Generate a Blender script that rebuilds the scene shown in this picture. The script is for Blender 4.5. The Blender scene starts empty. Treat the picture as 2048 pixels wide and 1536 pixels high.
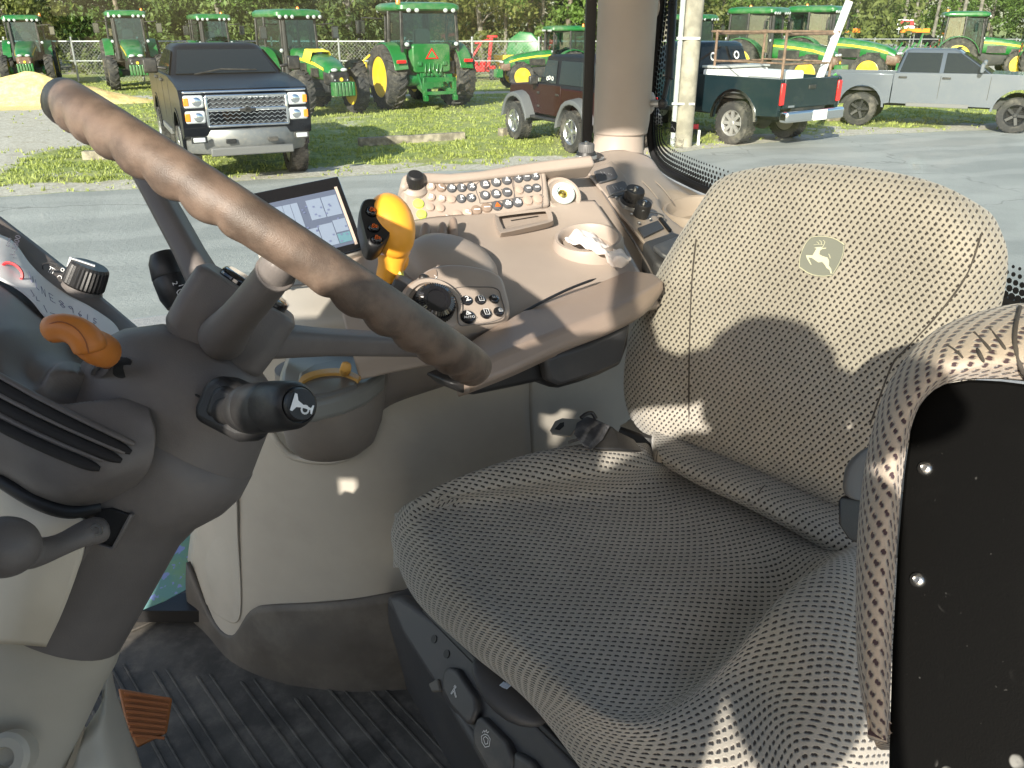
import bpy, bmesh, math, random
from mathutils import Vector as V, Matrix, noise
PI = math.pi
rnd = random.Random(11)
SC = bpy.context.scene
COL = SC.collection

# ---------------------------------------------------------------- camera, sky, sun, exposure
CH = 2.5                                   # camera height above the yard
PITCH = math.radians(23.57)
FPX = 1657.0                               # focal length in pixels of the 2048 px wide photograph
cam_d = bpy.data.cameras.new('camera')
cam_d.sensor_fit = 'HORIZONTAL'; cam_d.sensor_width = 36.0
cam_d.lens = FPX / 2048.0 * 36.0
cam_d.clip_start = 0.02; cam_d.clip_end = 900.0
cam = bpy.data.objects.new('camera', cam_d); COL.objects.link(cam)
cam.location = (0, 0, CH); cam.rotation_euler = (PI/2 - PITCH, 0, 0)
SC.camera = cam

SUN_EL = math.radians(23.0); SUN_AZ = math.radians(20.0)      # light travels towards +Y, AZ to the right
SUN_DIR = V((math.sin(SUN_AZ)*math.cos(SUN_EL), math.cos(SUN_AZ)*math.cos(SUN_EL), -math.sin(SUN_EL)))
world = bpy.data.worlds.new('World'); SC.world = world
world.use_nodes = True
wn = world.node_tree; bg = wn.nodes['Background']
sky = wn.nodes.new('ShaderNodeTexSky'); sky.sky_type = 'NISHITA'; sky.sun_disc = False
sky.sun_elevation = SUN_EL
sky.sun_rotation = math.pi + SUN_AZ
sky.air_density = 1.0; sky.dust_density = 1.2; sky.ozone_density = 1.0
wn.links.new(sky.outputs['Color'], bg.inputs['Color'])
bg.inputs['Strength'].default_value = 0.115
sun_d = bpy.data.lights.new('sun', 'SUN'); sun_d.energy = 4.8; sun_d.angle = math.radians(0.55)
sun_d.color = (1.0, 0.92, 0.80)
sun = bpy.data.objects.new('sun', sun_d); COL.objects.link(sun)
sun.location = (-3, -8, 12); sun.rotation_euler = SUN_DIR.to_track_quat('-Z', 'Y').to_euler()
SC.view_settings.view_transform = 'Standard'; SC.view_settings.look = 'None'
SC.view_settings.exposure = 1.05; SC.view_settings.gamma = 1.0
SC.view_settings.use_curve_mapping = False
SC.render.engine = 'CYCLES'
SC.cycles.max_bounces = 8; SC.cycles.transparent_max_bounces = 24

# ---------------------------------------------------------------- measuring the place from the photograph
_c, _s = math.cos(PITCH), math.sin(PITCH)
def ray(px, py):
    x = (px-1024)/FPX; y = -(py-768)/FPX
    return V((x, _c + y*_s, -_s + y*_c))
ORG = V((0, 0, CH))
def at(px, py, d): return ORG + ray(px, py)*d                   # point at depth d
def on_z(px, py, z):
    r = ray(px, py); return ORG + r*((z-CH)/r.z)
def on_y(px, py, y):
    r = ray(px, py); return ORG + r*(y/r.y)
class Plane:
    def __init__(s, a, b, c):
        s.p = a.copy(); s.n = (b-a).cross(c-a).normalized()
        if s.n.dot(ORG-a) < 0: s.n = -s.n
    def __call__(s, px, py, off=0.0):
        r = ray(px, py); q = s.p + s.n*off
        return ORG + r*((q-ORG).dot(s.n)/r.dot(s.n))

# ---------------------------------------------------------------- materials
MATS = {}
def _nodes(name):
    m = bpy.data.materials.new(name); m.use_nodes = True
    nt = m.node_tree; b = nt.nodes['Principled BSDF']
    return m, nt, b
def rgb(c): return (c[0], c[1], c[2], 1.0)
def N(nt, t, **kw):
    n = nt.nodes.new(t)
    for k, v in kw.items(): setattr(n, k, v)
    return n
def mth(nt, op, a, b=None, c=None, clamp=False):
    n = N(nt, 'ShaderNodeMath', operation=op); n.use_clamp = clamp
    for i, x in enumerate((a, b, c)):
        if x is None: continue
        if isinstance(x, (int, float)): n.inputs[i].default_value = x
        else: nt.links.new(x, n.inputs[i])
    return n.outputs[0]
def mix(nt, fac, a, b):
    n = N(nt, 'ShaderNodeMix', data_type='RGBA')
    for sock, x in ((n.inputs[0], fac), (n.inputs[6], a), (n.inputs[7], b)):
        if isinstance(x, tuple): sock.default_value = rgb(x)
        elif isinstance(x, (int, float)): sock.default_value = x
        else: nt.links.new(x, sock)
    return n.outputs[2]
def ntex(nt, scale, detail=3, rough=0.55, coord='Object', dist=0.0):
    tc = N(nt, 'ShaderNodeTexCoord')
    n = N(nt, 'ShaderNodeTexNoise'); n.inputs['Scale'].default_value = scale
    n.inputs['Detail'].default_value = detail; n.inputs['Roughness'].default_value = rough
    n.inputs['Distortion'].default_value = dist
    nt.links.new(tc.outputs[coord], n.inputs['Vector'])
    return n.outputs['Fac']
def ramp(nt, fac, lo, hi):
    n = N(nt, 'ShaderNodeMapRange'); n.inputs[1].default_value = lo; n.inputs[2].default_value = hi
    n.interpolation_type = 'SMOOTHSTEP'
    nt.links.new(fac, n.inputs[0]); return n.outputs[0]
def bump(nt, b, h, strength, dist=0.001):
    n = N(nt, 'ShaderNodeBump'); n.inputs['Strength'].default_value = strength
    n.inputs['Distance'].default_value = dist
    nt.links.new(h, n.inputs['Height']); nt.links.new(n.outputs[0], b.inputs['Normal'])
def mat(name, col, rough=0.5, metal=0.0, coat=0.0, grain=0.0, gscale=900.0, var=0.0, vscale=8.0,
        dust=0.0, dustcol=(0.42, 0.37, 0.30), emit=0.0, spec=None):
    """a plain surface: colour, slow colour variation, dusty film and fine grain relief"""
    if name in MATS: return MATS[name]
    m, nt, b = _nodes(name)
    b.inputs['Base Color'].default_value = rgb(col)
    b.inputs['Roughness'].default_value = rough; b.inputs['Metallic'].default_value = metal
    b.inputs['Coat Weight'].default_value = coat; b.inputs['Coat Roughness'].default_value = 0.06
    if spec is not None: b.inputs['Specular IOR Level'].default_value = spec
    c = None
    if var > 0:
        f = ntex(nt, vscale, 4)
        c = mix(nt, ramp(nt, f, 0.35, 0.68), tuple(x*(1-var) for x in col), tuple(min(1, x*(1+var)) for x in col))
    if dust > 0:
        f = ramp(nt, ntex(nt, vscale*1.7, 6, 0.68), 0.42, 0.78)
        c = mix(nt, mth(nt, 'MULTIPLY', f, dust), c if c is not None else col, dustcol)
        rr = mth(nt, 'MULTIPLY_ADD', f, 0.25*dust, rough); nt.links.new(rr, b.inputs['Roughness'])
    if c is not None: nt.links.new(c, b.inputs['Base Color'])
    if grain > 0: bump(nt, b, ntex(nt, gscale, 2, 0.6), grain, 0.0006)
    if emit > 0:
        b.inputs['Emission Color'].default_value = rgb(col); b.inputs['Emission Strength'].default_value = emit
    MATS[name] = m; return m
def glass_mat(name, tint=(0.8, 0.9, 0.88), refl=0.06, clear=0.92):
    """clear sheet glass: lets light straight through, reflects at grazing angles"""
    m, nt, b = _nodes(name)
    out = nt.nodes['Material Output']; nt.nodes.remove(b)
    tr = N(nt, 'ShaderNodeBsdfTransparent'); tr.inputs[0].default_value = rgb(tuple(x*clear for x in tint))
    gl = N(nt, 'ShaderNodeBsdfGlossy'); gl.inputs['Roughness'].default_value = 0.02
    ge = N(nt, 'ShaderNodeNewGeometry'); dt = N(nt, 'ShaderNodeVectorMath', operation='DOT_PRODUCT')
    nt.links.new(ge.outputs['Normal'], dt.inputs[0]); nt.links.new(ge.outputs['Incoming'], dt.inputs[1])
    sch = mth(nt, 'POWER', mth(nt, 'SUBTRACT', 1.0, mth(nt, 'ABSOLUTE', dt.outputs['Value'])), 5.0)
    mx = N(nt, 'ShaderNodeMixShader')
    nt.links.new(mth(nt, 'MULTIPLY_ADD', sch, 0.6, refl), mx.inputs[0])
    nt.links.new(tr.outputs[0], mx.inputs[1]); nt.links.new(gl.outputs[0], mx.inputs[2])
    nt.links.new(mx.outputs[0], out.inputs[0]); MATS[name] = m; return m

# ---------------------------------------------------------------- mesh builder
class MB:
    def __init__(s): s.v = []; s.f = []; s.mi = []; s.uv = {}
    def add(s, vs, fs, mi=0, uvs=None):
        o = len(s.v); s.v += [V(x) for x in vs]
        for k, f in enumerate(fs):
            if uvs is not None: s.uv[len(s.f)] = [uvs[i] for i in f]
            s.f.append(tuple(i+o for i in f)); s.mi.append(mi)
        return s
    def box(s, c, size, rot=None, mi=0, taper=1.0):
        hx, hy, hz = size[0]/2, size[1]/2, size[2]/2
        vs = []
        for z, t in ((-hz, 1.0), (hz, taper)):
            for x, y in ((-hx, -hy), (hx, -hy), (hx, hy), (-hx, hy)): vs.append(V((x*t, y*t, z)))
        if rot is not None: vs = [rot @ v for v in vs]
        vs = [v + V(c) for v in vs]
        return s.add(vs, [(0, 3, 2, 1), (4, 5, 6, 7), (0, 1, 5, 4), (1, 2, 6, 5), (2, 3, 7, 6), (3, 0, 4, 7)], mi)
    def bar(s, a, b, w, h, up=V((0, 0, 1)), mi=0):
        a = V(a); b = V(b); x = (b-a).normalized(); y = up.cross(x)
        if y.length < 1e-4: y = V((0, 1, 0)).cross(x)
        y.normalize(); z = x.cross(y)
        R = Matrix((x, y, z)).transposed()
        return s.box((a+b)/2, ((b-a).length, w, h), R, mi)
    def tube(s, pts, r, n=12, caps=True, mi=0, flat=1.0, up=None):
        """tube through pts; r one radius or a list; flat squashes the second axis"""
        pts = [V(p) for p in pts]; k = len(pts)
        rs = r if isinstance(r, (list, tuple)) else [r]*k
        t0 = (pts[1]-pts[0]).normalized()
        u = up.copy() if up is not None else (V((0, 0, 1)) if abs(t0.z) < 0.9 else V((1, 0, 0)))
        vs = []
        for i, p in enumerate(pts):
            t = (pts[min(i+1, k-1)]-pts[max(i-1, 0)]).normalized()
            a = (u - t*u.dot(t)).normalized(); b = t.cross(a); u = a
            for j in range(n):
                w = 2*PI*j/n; vs.append(p + a*(math.cos(w)*rs[i]*flat) + b*(math.sin(w)*rs[i]))
        fs = [(i*n+j, i*n+(j+1) % n, (i+1)*n+(j+1) % n, (i+1)*n+j) for i in range(k-1) for j in range(n)]
        if caps: fs += [tuple(range(n-1, -1, -1)), tuple((k-1)*n+j for j in range(n))]
        return s.add(vs, fs, mi)
    def lathe(s, prof, c=(0, 0, 0), axis=V((0, 0, 1)), n=24, mi=0, closed=False):
        """prof: (radius, height along axis)"""
        ax = V(axis).normalized(); a = ax.orthogonal().normalized(); b = ax.cross(a); c = V(c)
        vs = []; k = len(prof)
        for r, h in prof:
            for j in range(n):
                w = 2*PI*j/n; vs.append(c + ax*h + (a*math.cos(w)+b*math.sin(w))*max(r, 1e-5))
        rng = range(k) if closed else range(k-1)
        fs = [(i*n+j, i*n+(j+1) % n, ((i+1) % k)*n+(j+1) % n, ((i+1) % k)*n+j) for i in rng for j in range(n)]
        if not closed:
            if prof[0][0] > 1e-4: fs.append(tuple(range(n-1, -1, -1)))
            if prof[-1][0] > 1e-4: fs.append(tuple((k-1)*n+j for j in range(n)))
        return s.add(vs, fs, mi)
    def prism(s, poly, ext, mi=0):
        """closed polygon (3D points) pushed along ext"""
        poly = [V(p) for p in poly]; n = len(poly); e = V(ext)
        fs = [tuple(range(n)), tuple(range(2*n-1, n-1, -1))]
        fs += [(i, i+n, (i+1) % n+n, (i+1) % n) for i in range(n)]
        return s.add(poly+[p+e for p in poly], fs, mi)
    def loft(s, rings, caps=True, mi=0, close=True):
        n = len(rings[0]); k = len(rings)
        vs = [V(p) for r in rings for p in r]
        m = n if close else n-1
        fs = [(i*n+j, i*n+(j+1) % n, (i+1)*n+(j+1) % n, (i+1)*n+j) for i in range(k-1) for j in range(m)]
        if caps and close: fs += [tuple(range(n-1, -1, -1)), tuple((k-1)*n+j for j in range(n))]
        return s.add(vs, fs, mi)
    def grid(s, rows, mi=0, uvscale=None):
        k = len(rows); n = len(rows[0])
        fs = [(i*n+j, i*n+j+1, (i+1)*n+j+1, (i+1)*n+j) for i in range(k-1) for j in range(n-1)]
        uvs = None
        if uvscale is not None:
            uvs = [(uvscale[0]*j/(n-1), uvscale[1]*i/(k-1)) for i in range(k) for j in range(n)]
        return s.add([p for r in rows for p in r], fs, mi, uvs)
    def ball(s, c, r, n=12, m=8, mi=0, R=None):
        rr = r if isinstance(r, (tuple, list)) else (r, r, r)
        vs = []
        for i in range(m+1):
            a = PI*i/m
            for j in range(n):
                b = 2*PI*j/n
                p = V((math.sin(a)*math.cos(b)*rr[0], math.sin(a)*math.sin(b)*rr[1], math.cos(a)*rr[2]))
                if R is not None: p = R @ p
                vs.append(V(c)+p)
        fs = [(i*n+j, (i+1)*n+j, (i+1)*n+(j+1) % n, i*n+(j+1) % n) for i in range(m) for j in range(n)]
        return s.add(vs, fs, mi)

def wloc(o):
    p = V((0, 0, 0))
    while o is not None: p = p + o.location; o = o.parent
    return p
def obj(name, mb, m, parent=None, world=True, smooth=35, bev=0.0, seg=2, sub=0, solid=0.0, soff=-1.0, weld=True, label=None):
    """link the builder's shape as ONE mesh object; coordinates are world ones unless world=False"""
    vs = mb.v
    base = V((0, 0, 0))
    if world:
        if parent is not None: base = wloc(parent)
        else:
            xs = [v.x for v in vs]; ys = [v.y for v in vs]; zs = [v.z for v in vs]
            base = V(((min(xs)+max(xs))/2, (min(ys)+max(ys))/2, min(zs)))
    me = bpy.data.meshes.new(name)
    me.from_pydata([v-base for v in vs], [], mb.f)
    ms = m if isinstance(m, (list, tuple)) else [m]
    for x in ms: me.materials.append(x)
    if len(ms) > 1: me.polygons.foreach_set('material_index', mb.mi)
    if mb.uv:
        uvl = me.uv_layers.new(name='UVMap')
        for fi, p in enumerate(me.polygons):
            q = mb.uv.get(fi)
            if q:
                for k, li in enumerate(p.loop_indices): uvl.data[li].uv = q[k]
    bm = bmesh.new(); bm.from_mesh(me)
    if weld: bmesh.ops.remove_doubles(bm, verts=bm.verts, dist=1e-6)
    bmesh.ops.recalc_face_normals(bm, faces=bm.faces)
    bm.to_mesh(me); bm.free()
    me.update()
    if solid:
        base_w = base if world else V((0, 0, 0))
        if sum((ORG-base_w-p.center).dot(p.normal)*p.area for p in me.polygons) < 0: me.flip_normals()
    if smooth:
        me.polygons.foreach_set('use_smooth', [True]*len(me.polygons))
        try: me.set_sharp_from_angle(angle=math.radians(smooth))
        except Exception: pass
    o = bpy.data.objects.new(name, me); COL.objects.link(o)
    if parent is not None: o.parent = parent
    elif world: o.location = base
    if solid:
        md = o.modifiers.new('solid', 'SOLIDIFY'); md.thickness = abs(solid); md.offset = soff
    if bev:
        md = o.modifiers.new('bevel', 'BEVEL'); md.width = bev; md.segments = seg
        md.limit_method = 'ANGLE'; md.angle_limit = math.radians(32); md.harden_normals = False
    if sub:
        md = o.modifiers.new('sub', 'SUBSURF'); md.levels = sub; md.render_levels = sub
    if label: o['label'] = label
    return o
def tag(o, label=None, cat=None, group=None, kind=None):
    if label: o['label'] = label
    if cat: o['category'] = cat
    if group: o['group'] = group
    if kind: o['kind'] = kind
    return o
def thing(name, label, cat, loc=(0, 0, 0), rz=0.0, group=None, scale=1.0):
    o = bpy.data.objects.new(name, None); COL.objects.link(o)
    o.empty_display_size = 0.1
    o.location = loc; o.rotation_euler = (0, 0, rz); o.scale = (scale,)*3
    return tag(o, label, cat, group)
def copy_tree(o, parent=None):
    c = o.copy(); COL.objects.link(c)
    if parent is not None: c.parent = parent
    for ch in list(o.children): copy_tree(ch, c)
    return c
def place(o, loc, rz, scale, label, group=None):
    o.location = loc; o.rotation_euler = (0, 0, rz); o.scale = (scale,)*3 if isinstance(scale, (int, float)) else scale
    o['label'] = label
    if group: o['group'] = group
    return o

def catmull(ps, n):
    """n+1 points along a smooth curve through ps (open)"""
    k = len(ps)-1; out = []
    for i in range(n+1):
        t = i*k/n; j = min(int(t), k-1); u = t-j
        p1, p2 = ps[j], ps[j+1]
        p0 = ps[j-1] if j > 0 else p1*2-p2
        p3 = ps[j+2] if j+2 <= k else p2*2-p1
        out.append(0.5*((2*p1)+(p2-p0)*u+(2*p0-5*p1+4*p2-p3)*u*u+(3*p1-p0-3*p2+p3)*u*u*u))
    return out
def closed_curve(ps, n):
    k = len(ps); out = []
    for i in range(n):
        t = i*k/n; j = int(t); u = t-j
        p0, p1, p2, p3 = ps[(j-1) % k], ps[j % k], ps[(j+1) % k], ps[(j+2) % k]
        out.append(0.5*((2*p1)+(p2-p0)*u+(2*p0-5*p1+4*p2-p3)*u*u+(3*p1-p0-3*p2+p3)*u*u*u))
    return out
def fine(rows, nr, nc):
    """smooth a coarse net of control points to nr x nc cells"""
    a = [catmull([V(p) for p in r], nc) for r in rows]
    cols = [catmull([a[i][j] for i in range(len(a))], nr) for j in range(nc+1)]
    return [[cols[j][i] for j in range(nc+1)] for i in range(nr+1)]
def rrect(cx, cy, w, h, r, n=5):
    out = []
    for sx, sy, a0 in ((1, 1, 0), (-1, 1, 90), (-1, -1, 180), (1, -1, 270)):
        for i in range(n+1):
            a = math.radians(a0+90*i/n)
            out.append((cx+sx*(w/2-r)+r*math.cos(a), cy+sy*(h/2-r)+r*math.sin(a)))
    return out
# ================================================================= MATERIALS OUTDOORS
green = mat('green_paint', (0.010, 0.135, 0.026), 0.32, coat=0.4, dust=0.25, vscale=1.2)
yellow = mat('yellow_paint', (0.80, 0.55, 0.03), 0.38, coat=0.3, dust=0.2, vscale=2)
tyre_m = mat('tyre_rubber', (0.030, 0.029, 0.028), 0.82, dust=0.7, dustcol=(0.20, 0.18, 0.15), vscale=2.5)
blackm = mat('black_frame', (0.018, 0.018, 0.019), 0.45, dust=0.2, vscale=2)
darkm = mat('dark_machinery', (0.02, 0.021, 0.022), 0.6, dust=0.4, dustcol=(0.12, 0.11, 0.09), vscale=3)
chrome = mat('chrome', (0.80, 0.81, 0.83), 0.12, metal=1.0)
alloy = mat('alloy', (0.55, 0.56, 0.58), 0.32, metal=0.9, dust=0.3, vscale=5)
lampw = mat('lamp_lens', (0.50, 0.52, 0.54), 0.12, coat=1.0)
mirror_m = mat('mirror_glass', (0.30, 0.34, 0.38), 0.10, metal=1.0)
amber = mat('amber_lens', (0.9, 0.25, 0.02), 0.25, coat=0.8)
redlens = mat('red_lens', (0.6, 0.02, 0.02), 0.2, coat=1.0)
dglass = mat('dark_vehicle_glass', (0.012, 0.016, 0.018), 0.06, spec=0.5)
tglass = glass_mat('tractor_glass', (0.66, 0.82, 0.82), 0.08, 0.85)
steel = mat('galvanised_steel', (0.42, 0.43, 0.43), 0.45, metal=0.7, var=0.15, vscale=3)

# ================================================================= THE YARD
def seg_dist(p, a, b):
    ab = b-a; t = max(0, min(1, (p-a).dot(ab)/ab.length_squared)); return (p-(a+ab*t)).length
edge = [on_z(px, py, 0).xy for px, py in ((-500, 425), (-60, 400), (120, 385), (300, 376), (500, 362), (700, 350), (860, 344), (1000, 340), (1180, 326),
        (1340, 305), (1500, 290), (1600, 279), (1720, 270), (1850, 264), (2048, 258), (2300, 246), (2700, 232))]
def edge_y(x):
    for a, b in zip(edge, edge[1:]):
        if a.x <= x <= b.x: return a.y + (b.y-a.y)*(x-a.x)/(b.x-a.x)
    return edge[0].y + (x-edge[0].x)*0.15 if x < edge[0].x else edge[-1].y + (x-edge[-1].x)*0.35
drive_c = [on_z(px, py, 0).xy for px, py in ((-700, 420), (-250, 330), (60, 265), (60, 228), (250, 196), (700, 192), (1000, 184), (1300, 178), (1800, 170))]
drive_w = [3.2, 3.0, 2.3, 1.7, 0.9, 0.9, 0.9, 0.9, 0.9]
pile_c = on_z(60, 205, 0).xy
far_road = (92.0, 112.0)
def masks(x, y):
    p = V((x, y))
    n1 = noise.noise(V((x*0.55, y*0.55, 3)))*0.55 + noise.noise(V((x*2.1, y*2.1, 9)))*0.22 + noise.noise(V((x*7, y*7, 2)))*0.08
    d = edge_y(x) - y                               # >0: on the asphalt
    asph = max(0, min(1, (d+n1*0.35)/0.10+0.5))
    shoulder = max(0, min(1, 1.0 - (-d-0.75+n1*2.2)/0.7))*(1-asph)
    dr = 0.0
    for i in range(len(drive_c)-1):
        dd = seg_dist(p, drive_c[i], drive_c[i+1]); w = (drive_w[i]+drive_w[i+1])/2
        dr = max(dr, max(0, min(1, (w-dd+n1*1.1)/0.7)))
    n2 = noise.noise(V((x*0.33+7, y*0.33, 1))) + 0.5*noise.noise(V((x*1.3, y*1.3, 5)))
    bare = max(0, min(1, (n2-0.42)*3.0))*0.8
    gravel = max(shoulder*0.95, dr, bare*0.6)*(1-asph)
    if y > 44: gravel = max(gravel, min(1, (y-44)/5)*(0.5+0.5*max(0, min(1, n2+0.6))))
    road = 1.0 if (far_road[0] < y < far_road[1] and x > 16) else 0.0
    sand = max(0, min(1, (3.3-(p-pile_c).length+n1*1.2)/0.7))
    sand = max(sand, max(0, min(1, (0.55-seg_dist(p, pile_c, on_z(300, 199, 0).xy)+n1*0.8)/0.5)))
    return max(asph, road), gravel, sand, n1
def ground_z(x, y): return 0.02*noise.noise(V((x*0.4, y*0.4, 0)))*min(1, max(0, (y-edge_y(x))/1.5))
ys = [-30, -12, -4, 0.5]
y = 2.0
while y < 60: ys.append(y); y += max(0.06, y*0.0085)
while y < 600: ys.append(y); y *= 1.12
xs = [-400, -200, -100, -60, -42] + [-34+0.16*i for i in range(int(68/0.16)+1)] + [42, 60, 100, 200, 400]
gm = MB(); cols = []
rows = []
for yy in ys:
    rows.append([V((xx, yy, 0)) for xx in xs])
me_c = []
for r in rows:
    for v in r:
        a, g, sd, n1 = masks(v.x, v.y) if abs(v.x) < 60 and 1 < v.y < 150 else ((1.0 if v.y < 12 else 0.0), 0, 0, 0)
        v.z = 0.0 if a > 0.9 else ground_z(v.x, v.y)*(1-a)
        me_c.append((a, g, sd, 1.0))
gm.grid(rows)
def ground_material():
    m, nt, b = _nodes('yard_ground')
    vc = N(nt, 'ShaderNodeVertexColor'); vc.layer_name = 'zones'
    sp = N(nt, 'ShaderNodeSeparateColor'); nt.links.new(vc.outputs[0], sp.inputs[0])
    big = ntex(nt, 0.35, 5, 0.6); med = ntex(nt, 2.2, 6, 0.65); fin = ntex(nt, 16, 5, 0.7); ultra = ntex(nt, 90, 3, 0.7)
    grass = mix(nt, ramp(nt, med, 0.3, 0.7), (0.20, 0.25, 0.06), (0.38, 0.41, 0.13))
    grass = mix(nt, ramp(nt, fin, 0.45, 0.72), grass, (0.05, 0.095, 0.018))
    grass = mix(nt, mth(nt, 'MULTIPLY', ramp(nt, big, 0.48, 0.72), 0.6), grass, (0.30, 0.26, 0.13))
    grav = mix(nt, ramp(nt, fin, 0.35, 0.65), (0.36, 0.33, 0.27), (0.56, 0.53, 0.46))
    grav = mix(nt, ramp(nt, med, 0.5, 0.75), grav, (0.33, 0.29, 0.22))
    grav = mix(nt, mth(nt, 'MULTIPLY', ramp(nt, ultra, 0.55, 0.7), 0.5), grav, (0.20, 0.18, 0.15))
    asp = mix(nt, ramp(nt, big, 0.35, 0.7), (0.245, 0.256, 0.245), (0.325, 0.335, 0.318))
    asp = mix(nt, mth(nt, 'MULTIPLY', ramp(nt, med, 0.5, 0.8), 0.35), asp, (0.18, 0.186, 0.178))
    asp = mix(nt, mth(nt, 'MULTIPLY', ramp(nt, ultra, 0.5, 0.75), 0.5), asp, (0.36, 0.365, 0.35))
    vor = N(nt, 'ShaderNodeTexVoronoi'); vor.feature = 'DISTANCE_TO_EDGE'; vor.inputs['Scale'].default_value = .33; tcv = N(nt, 'ShaderNodeTexCoord')
    wv = N(nt, 'ShaderNodeVectorMath', operation='ADD'); nz = N(nt, 'ShaderNodeTexNoise'); nz.inputs['Scale'].default_value = 1.6; nz.inputs['Detail'].default_value = 6; nt.links.new(tcv.outputs['Object'], nz.inputs['Vector'])
    nt.links.new(tcv.outputs['Object'], wv.inputs[0]); nt.links.new(nz.outputs['Color'], wv.inputs[1]); nt.links.new(wv.outputs[0], vor.inputs['Vector'])
    crack = mth(nt, 'MULTIPLY', ramp(nt, vor.outputs['Distance'], .012, .003), ramp(nt, big, .45, .6))
    asp = mix(nt, mth(nt, 'MULTIPLY', crack, .55), asp, (.10, .10, .098))
    st = N(nt, 'ShaderNodeTexWave'); st.inputs['Scale'].default_value = .22; st.inputs['Distortion'].default_value = 7; st.inputs['Detail'].default_value = 4; mp_ = N(nt, 'ShaderNodeMapping'); mp_.inputs['Rotation'].default_value = (0, 0, 1.15); nt.links.new(tcv.outputs['Object'], mp_.inputs[0]); nt.links.new(mp_.outputs[0], st.inputs['Vector'])
    asp = mix(nt, mth(nt, 'MULTIPLY', ramp(nt, st.outputs['Fac'], .55, .95), .35), asp, (.40, .405, .385))
    snd = mix(nt, ramp(nt, fin, 0.3, 0.7), (0.66, 0.50, 0.20), (0.80, 0.64, 0.31))
    def thr(mask, amount=0.5):
        return ramp(nt, mth(nt, 'ADD', mask, mth(nt, 'MULTIPLY', mth(nt, 'SUBTRACT', fin, 0.5), amount)), 0.35, 0.65)
    c = mix(nt, thr(sp.outputs[1], 1.2), grass, grav)
    c = mix(nt, thr(sp.outputs[2], 0.5), c, snd)
    c = mix(nt, thr(sp.outputs[0], 0.4), c, asp)
    nt.links.new(c, b.inputs['Base Color']); b.inputs['Roughness'].default_value = 0.92
    h = mth(nt, 'ADD', mth(nt, 'MULTIPLY', fin, 1.0), mth(nt, 'MULTIPLY', ultra, 0.4))
    bump(nt, b, h, 0.7, 0.02)
    return m
ground = obj('ground', gm, ground_material(), smooth=0, weld=False)
ground.data.polygons.foreach_set('use_smooth', [True]*len(ground.data.polygons))
ca = ground.data.color_attributes.new('zones', 'FLOAT_COLOR', 'POINT')
ca.data.foreach_set('color', [c for t in me_c for c in t])
tag(ground, kind='structure')

# grass blades over the green parts of the yard
def leafmat(name, c1, c2, tr=0.35, vs=0.6, wn=0.6):
    m, nt, b = _nodes(name); out = nt.nodes['Material Output']
    gi = N(nt, 'ShaderNodeNewGeometry'); oi = N(nt, 'ShaderNodeObjectInfo')
    f = mth(nt, 'ADD', mth(nt, 'MULTIPLY', gi.outputs['Random Per Island'], wn), mth(nt, 'MULTIPLY', ntex(nt, vs, 3), 1.0-wn*0.5))
    f = mth(nt, 'ADD', f, mth(nt, 'MULTIPLY', mth(nt, 'SUBTRACT', oi.outputs['Random'], 0.5), 0.35))
    c = mix(nt, ramp(nt, f, 0.15, 1.05), c1, c2)
    nt.links.new(c, b.inputs['Base Color']); b.inputs['Roughness'].default_value = 0.6
    t = N(nt, 'ShaderNodeBsdfTranslucent'); nt.links.new(c, t.inputs[0])
    mx = N(nt, 'ShaderNodeMixShader'); mx.inputs[0].default_value = tr
    nt.links.new(b.outputs[0], mx.inputs[1]); nt.links.new(t.outputs[0], mx.inputs[2]); nt.links.new(mx.outputs[0], out.inputs[0])
    MATS[name] = m; return m
gb = MB(); gv = []; gf = []
cnt = 0
for _ in range(60000):
    yy = 13.5 + (rnd.random()**1.6)*27; xx = rnd.uniform(-0.68, 0.7)*(yy+1)
    a, g, sd, n1 = masks(xx, yy)
    if a > 0.2 or sd > 0.2 or rnd.random() < g*0.97: continue
    cl = noise.noise(V((xx*1.4, yy*1.4, 4)))
    if cl < -0.05 and rnd.random() < 0.7: continue
    z0 = ground_z(xx, yy)
    h = (0.02 + 0.045*rnd.random())*(1+max(0, cl))
    for k in range(3):
        a1 = rnd.uniform(0, 2*PI); w = 0.008+yy*0.0007
        bx, by = xx+rnd.uniform(-.05, .05), yy+rnd.uniform(-.05, .05)
        dx, dy = math.cos(a1)*w, math.sin(a1)*w
        o0 = len(gv)
        gv += [(bx-dx, by-dy, z0-0.01), (bx+dx, by+dy, z0-0.01), (bx+rnd.uniform(-.04, .04), by+rnd.uniform(-.04, .04), z0+h)]
        gf.append((o0, o0+1, o0+2))
    cnt += 1
    if cnt > 22000: break
gb.v = [V(x) for x in gv]; gb.f = gf; gb.mi = [0]*len(gf)
g_o = obj('grass', gb, leafmat('grass_blades', (0.19, 0.245, 0.045), (0.40, 0.44, 0.12), 0.3, 0.5), smooth=0, weld=False)
tag(g_o, 'short patchy green grass growing over the yard between vehicles', 'grass', kind='stuff')

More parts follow.
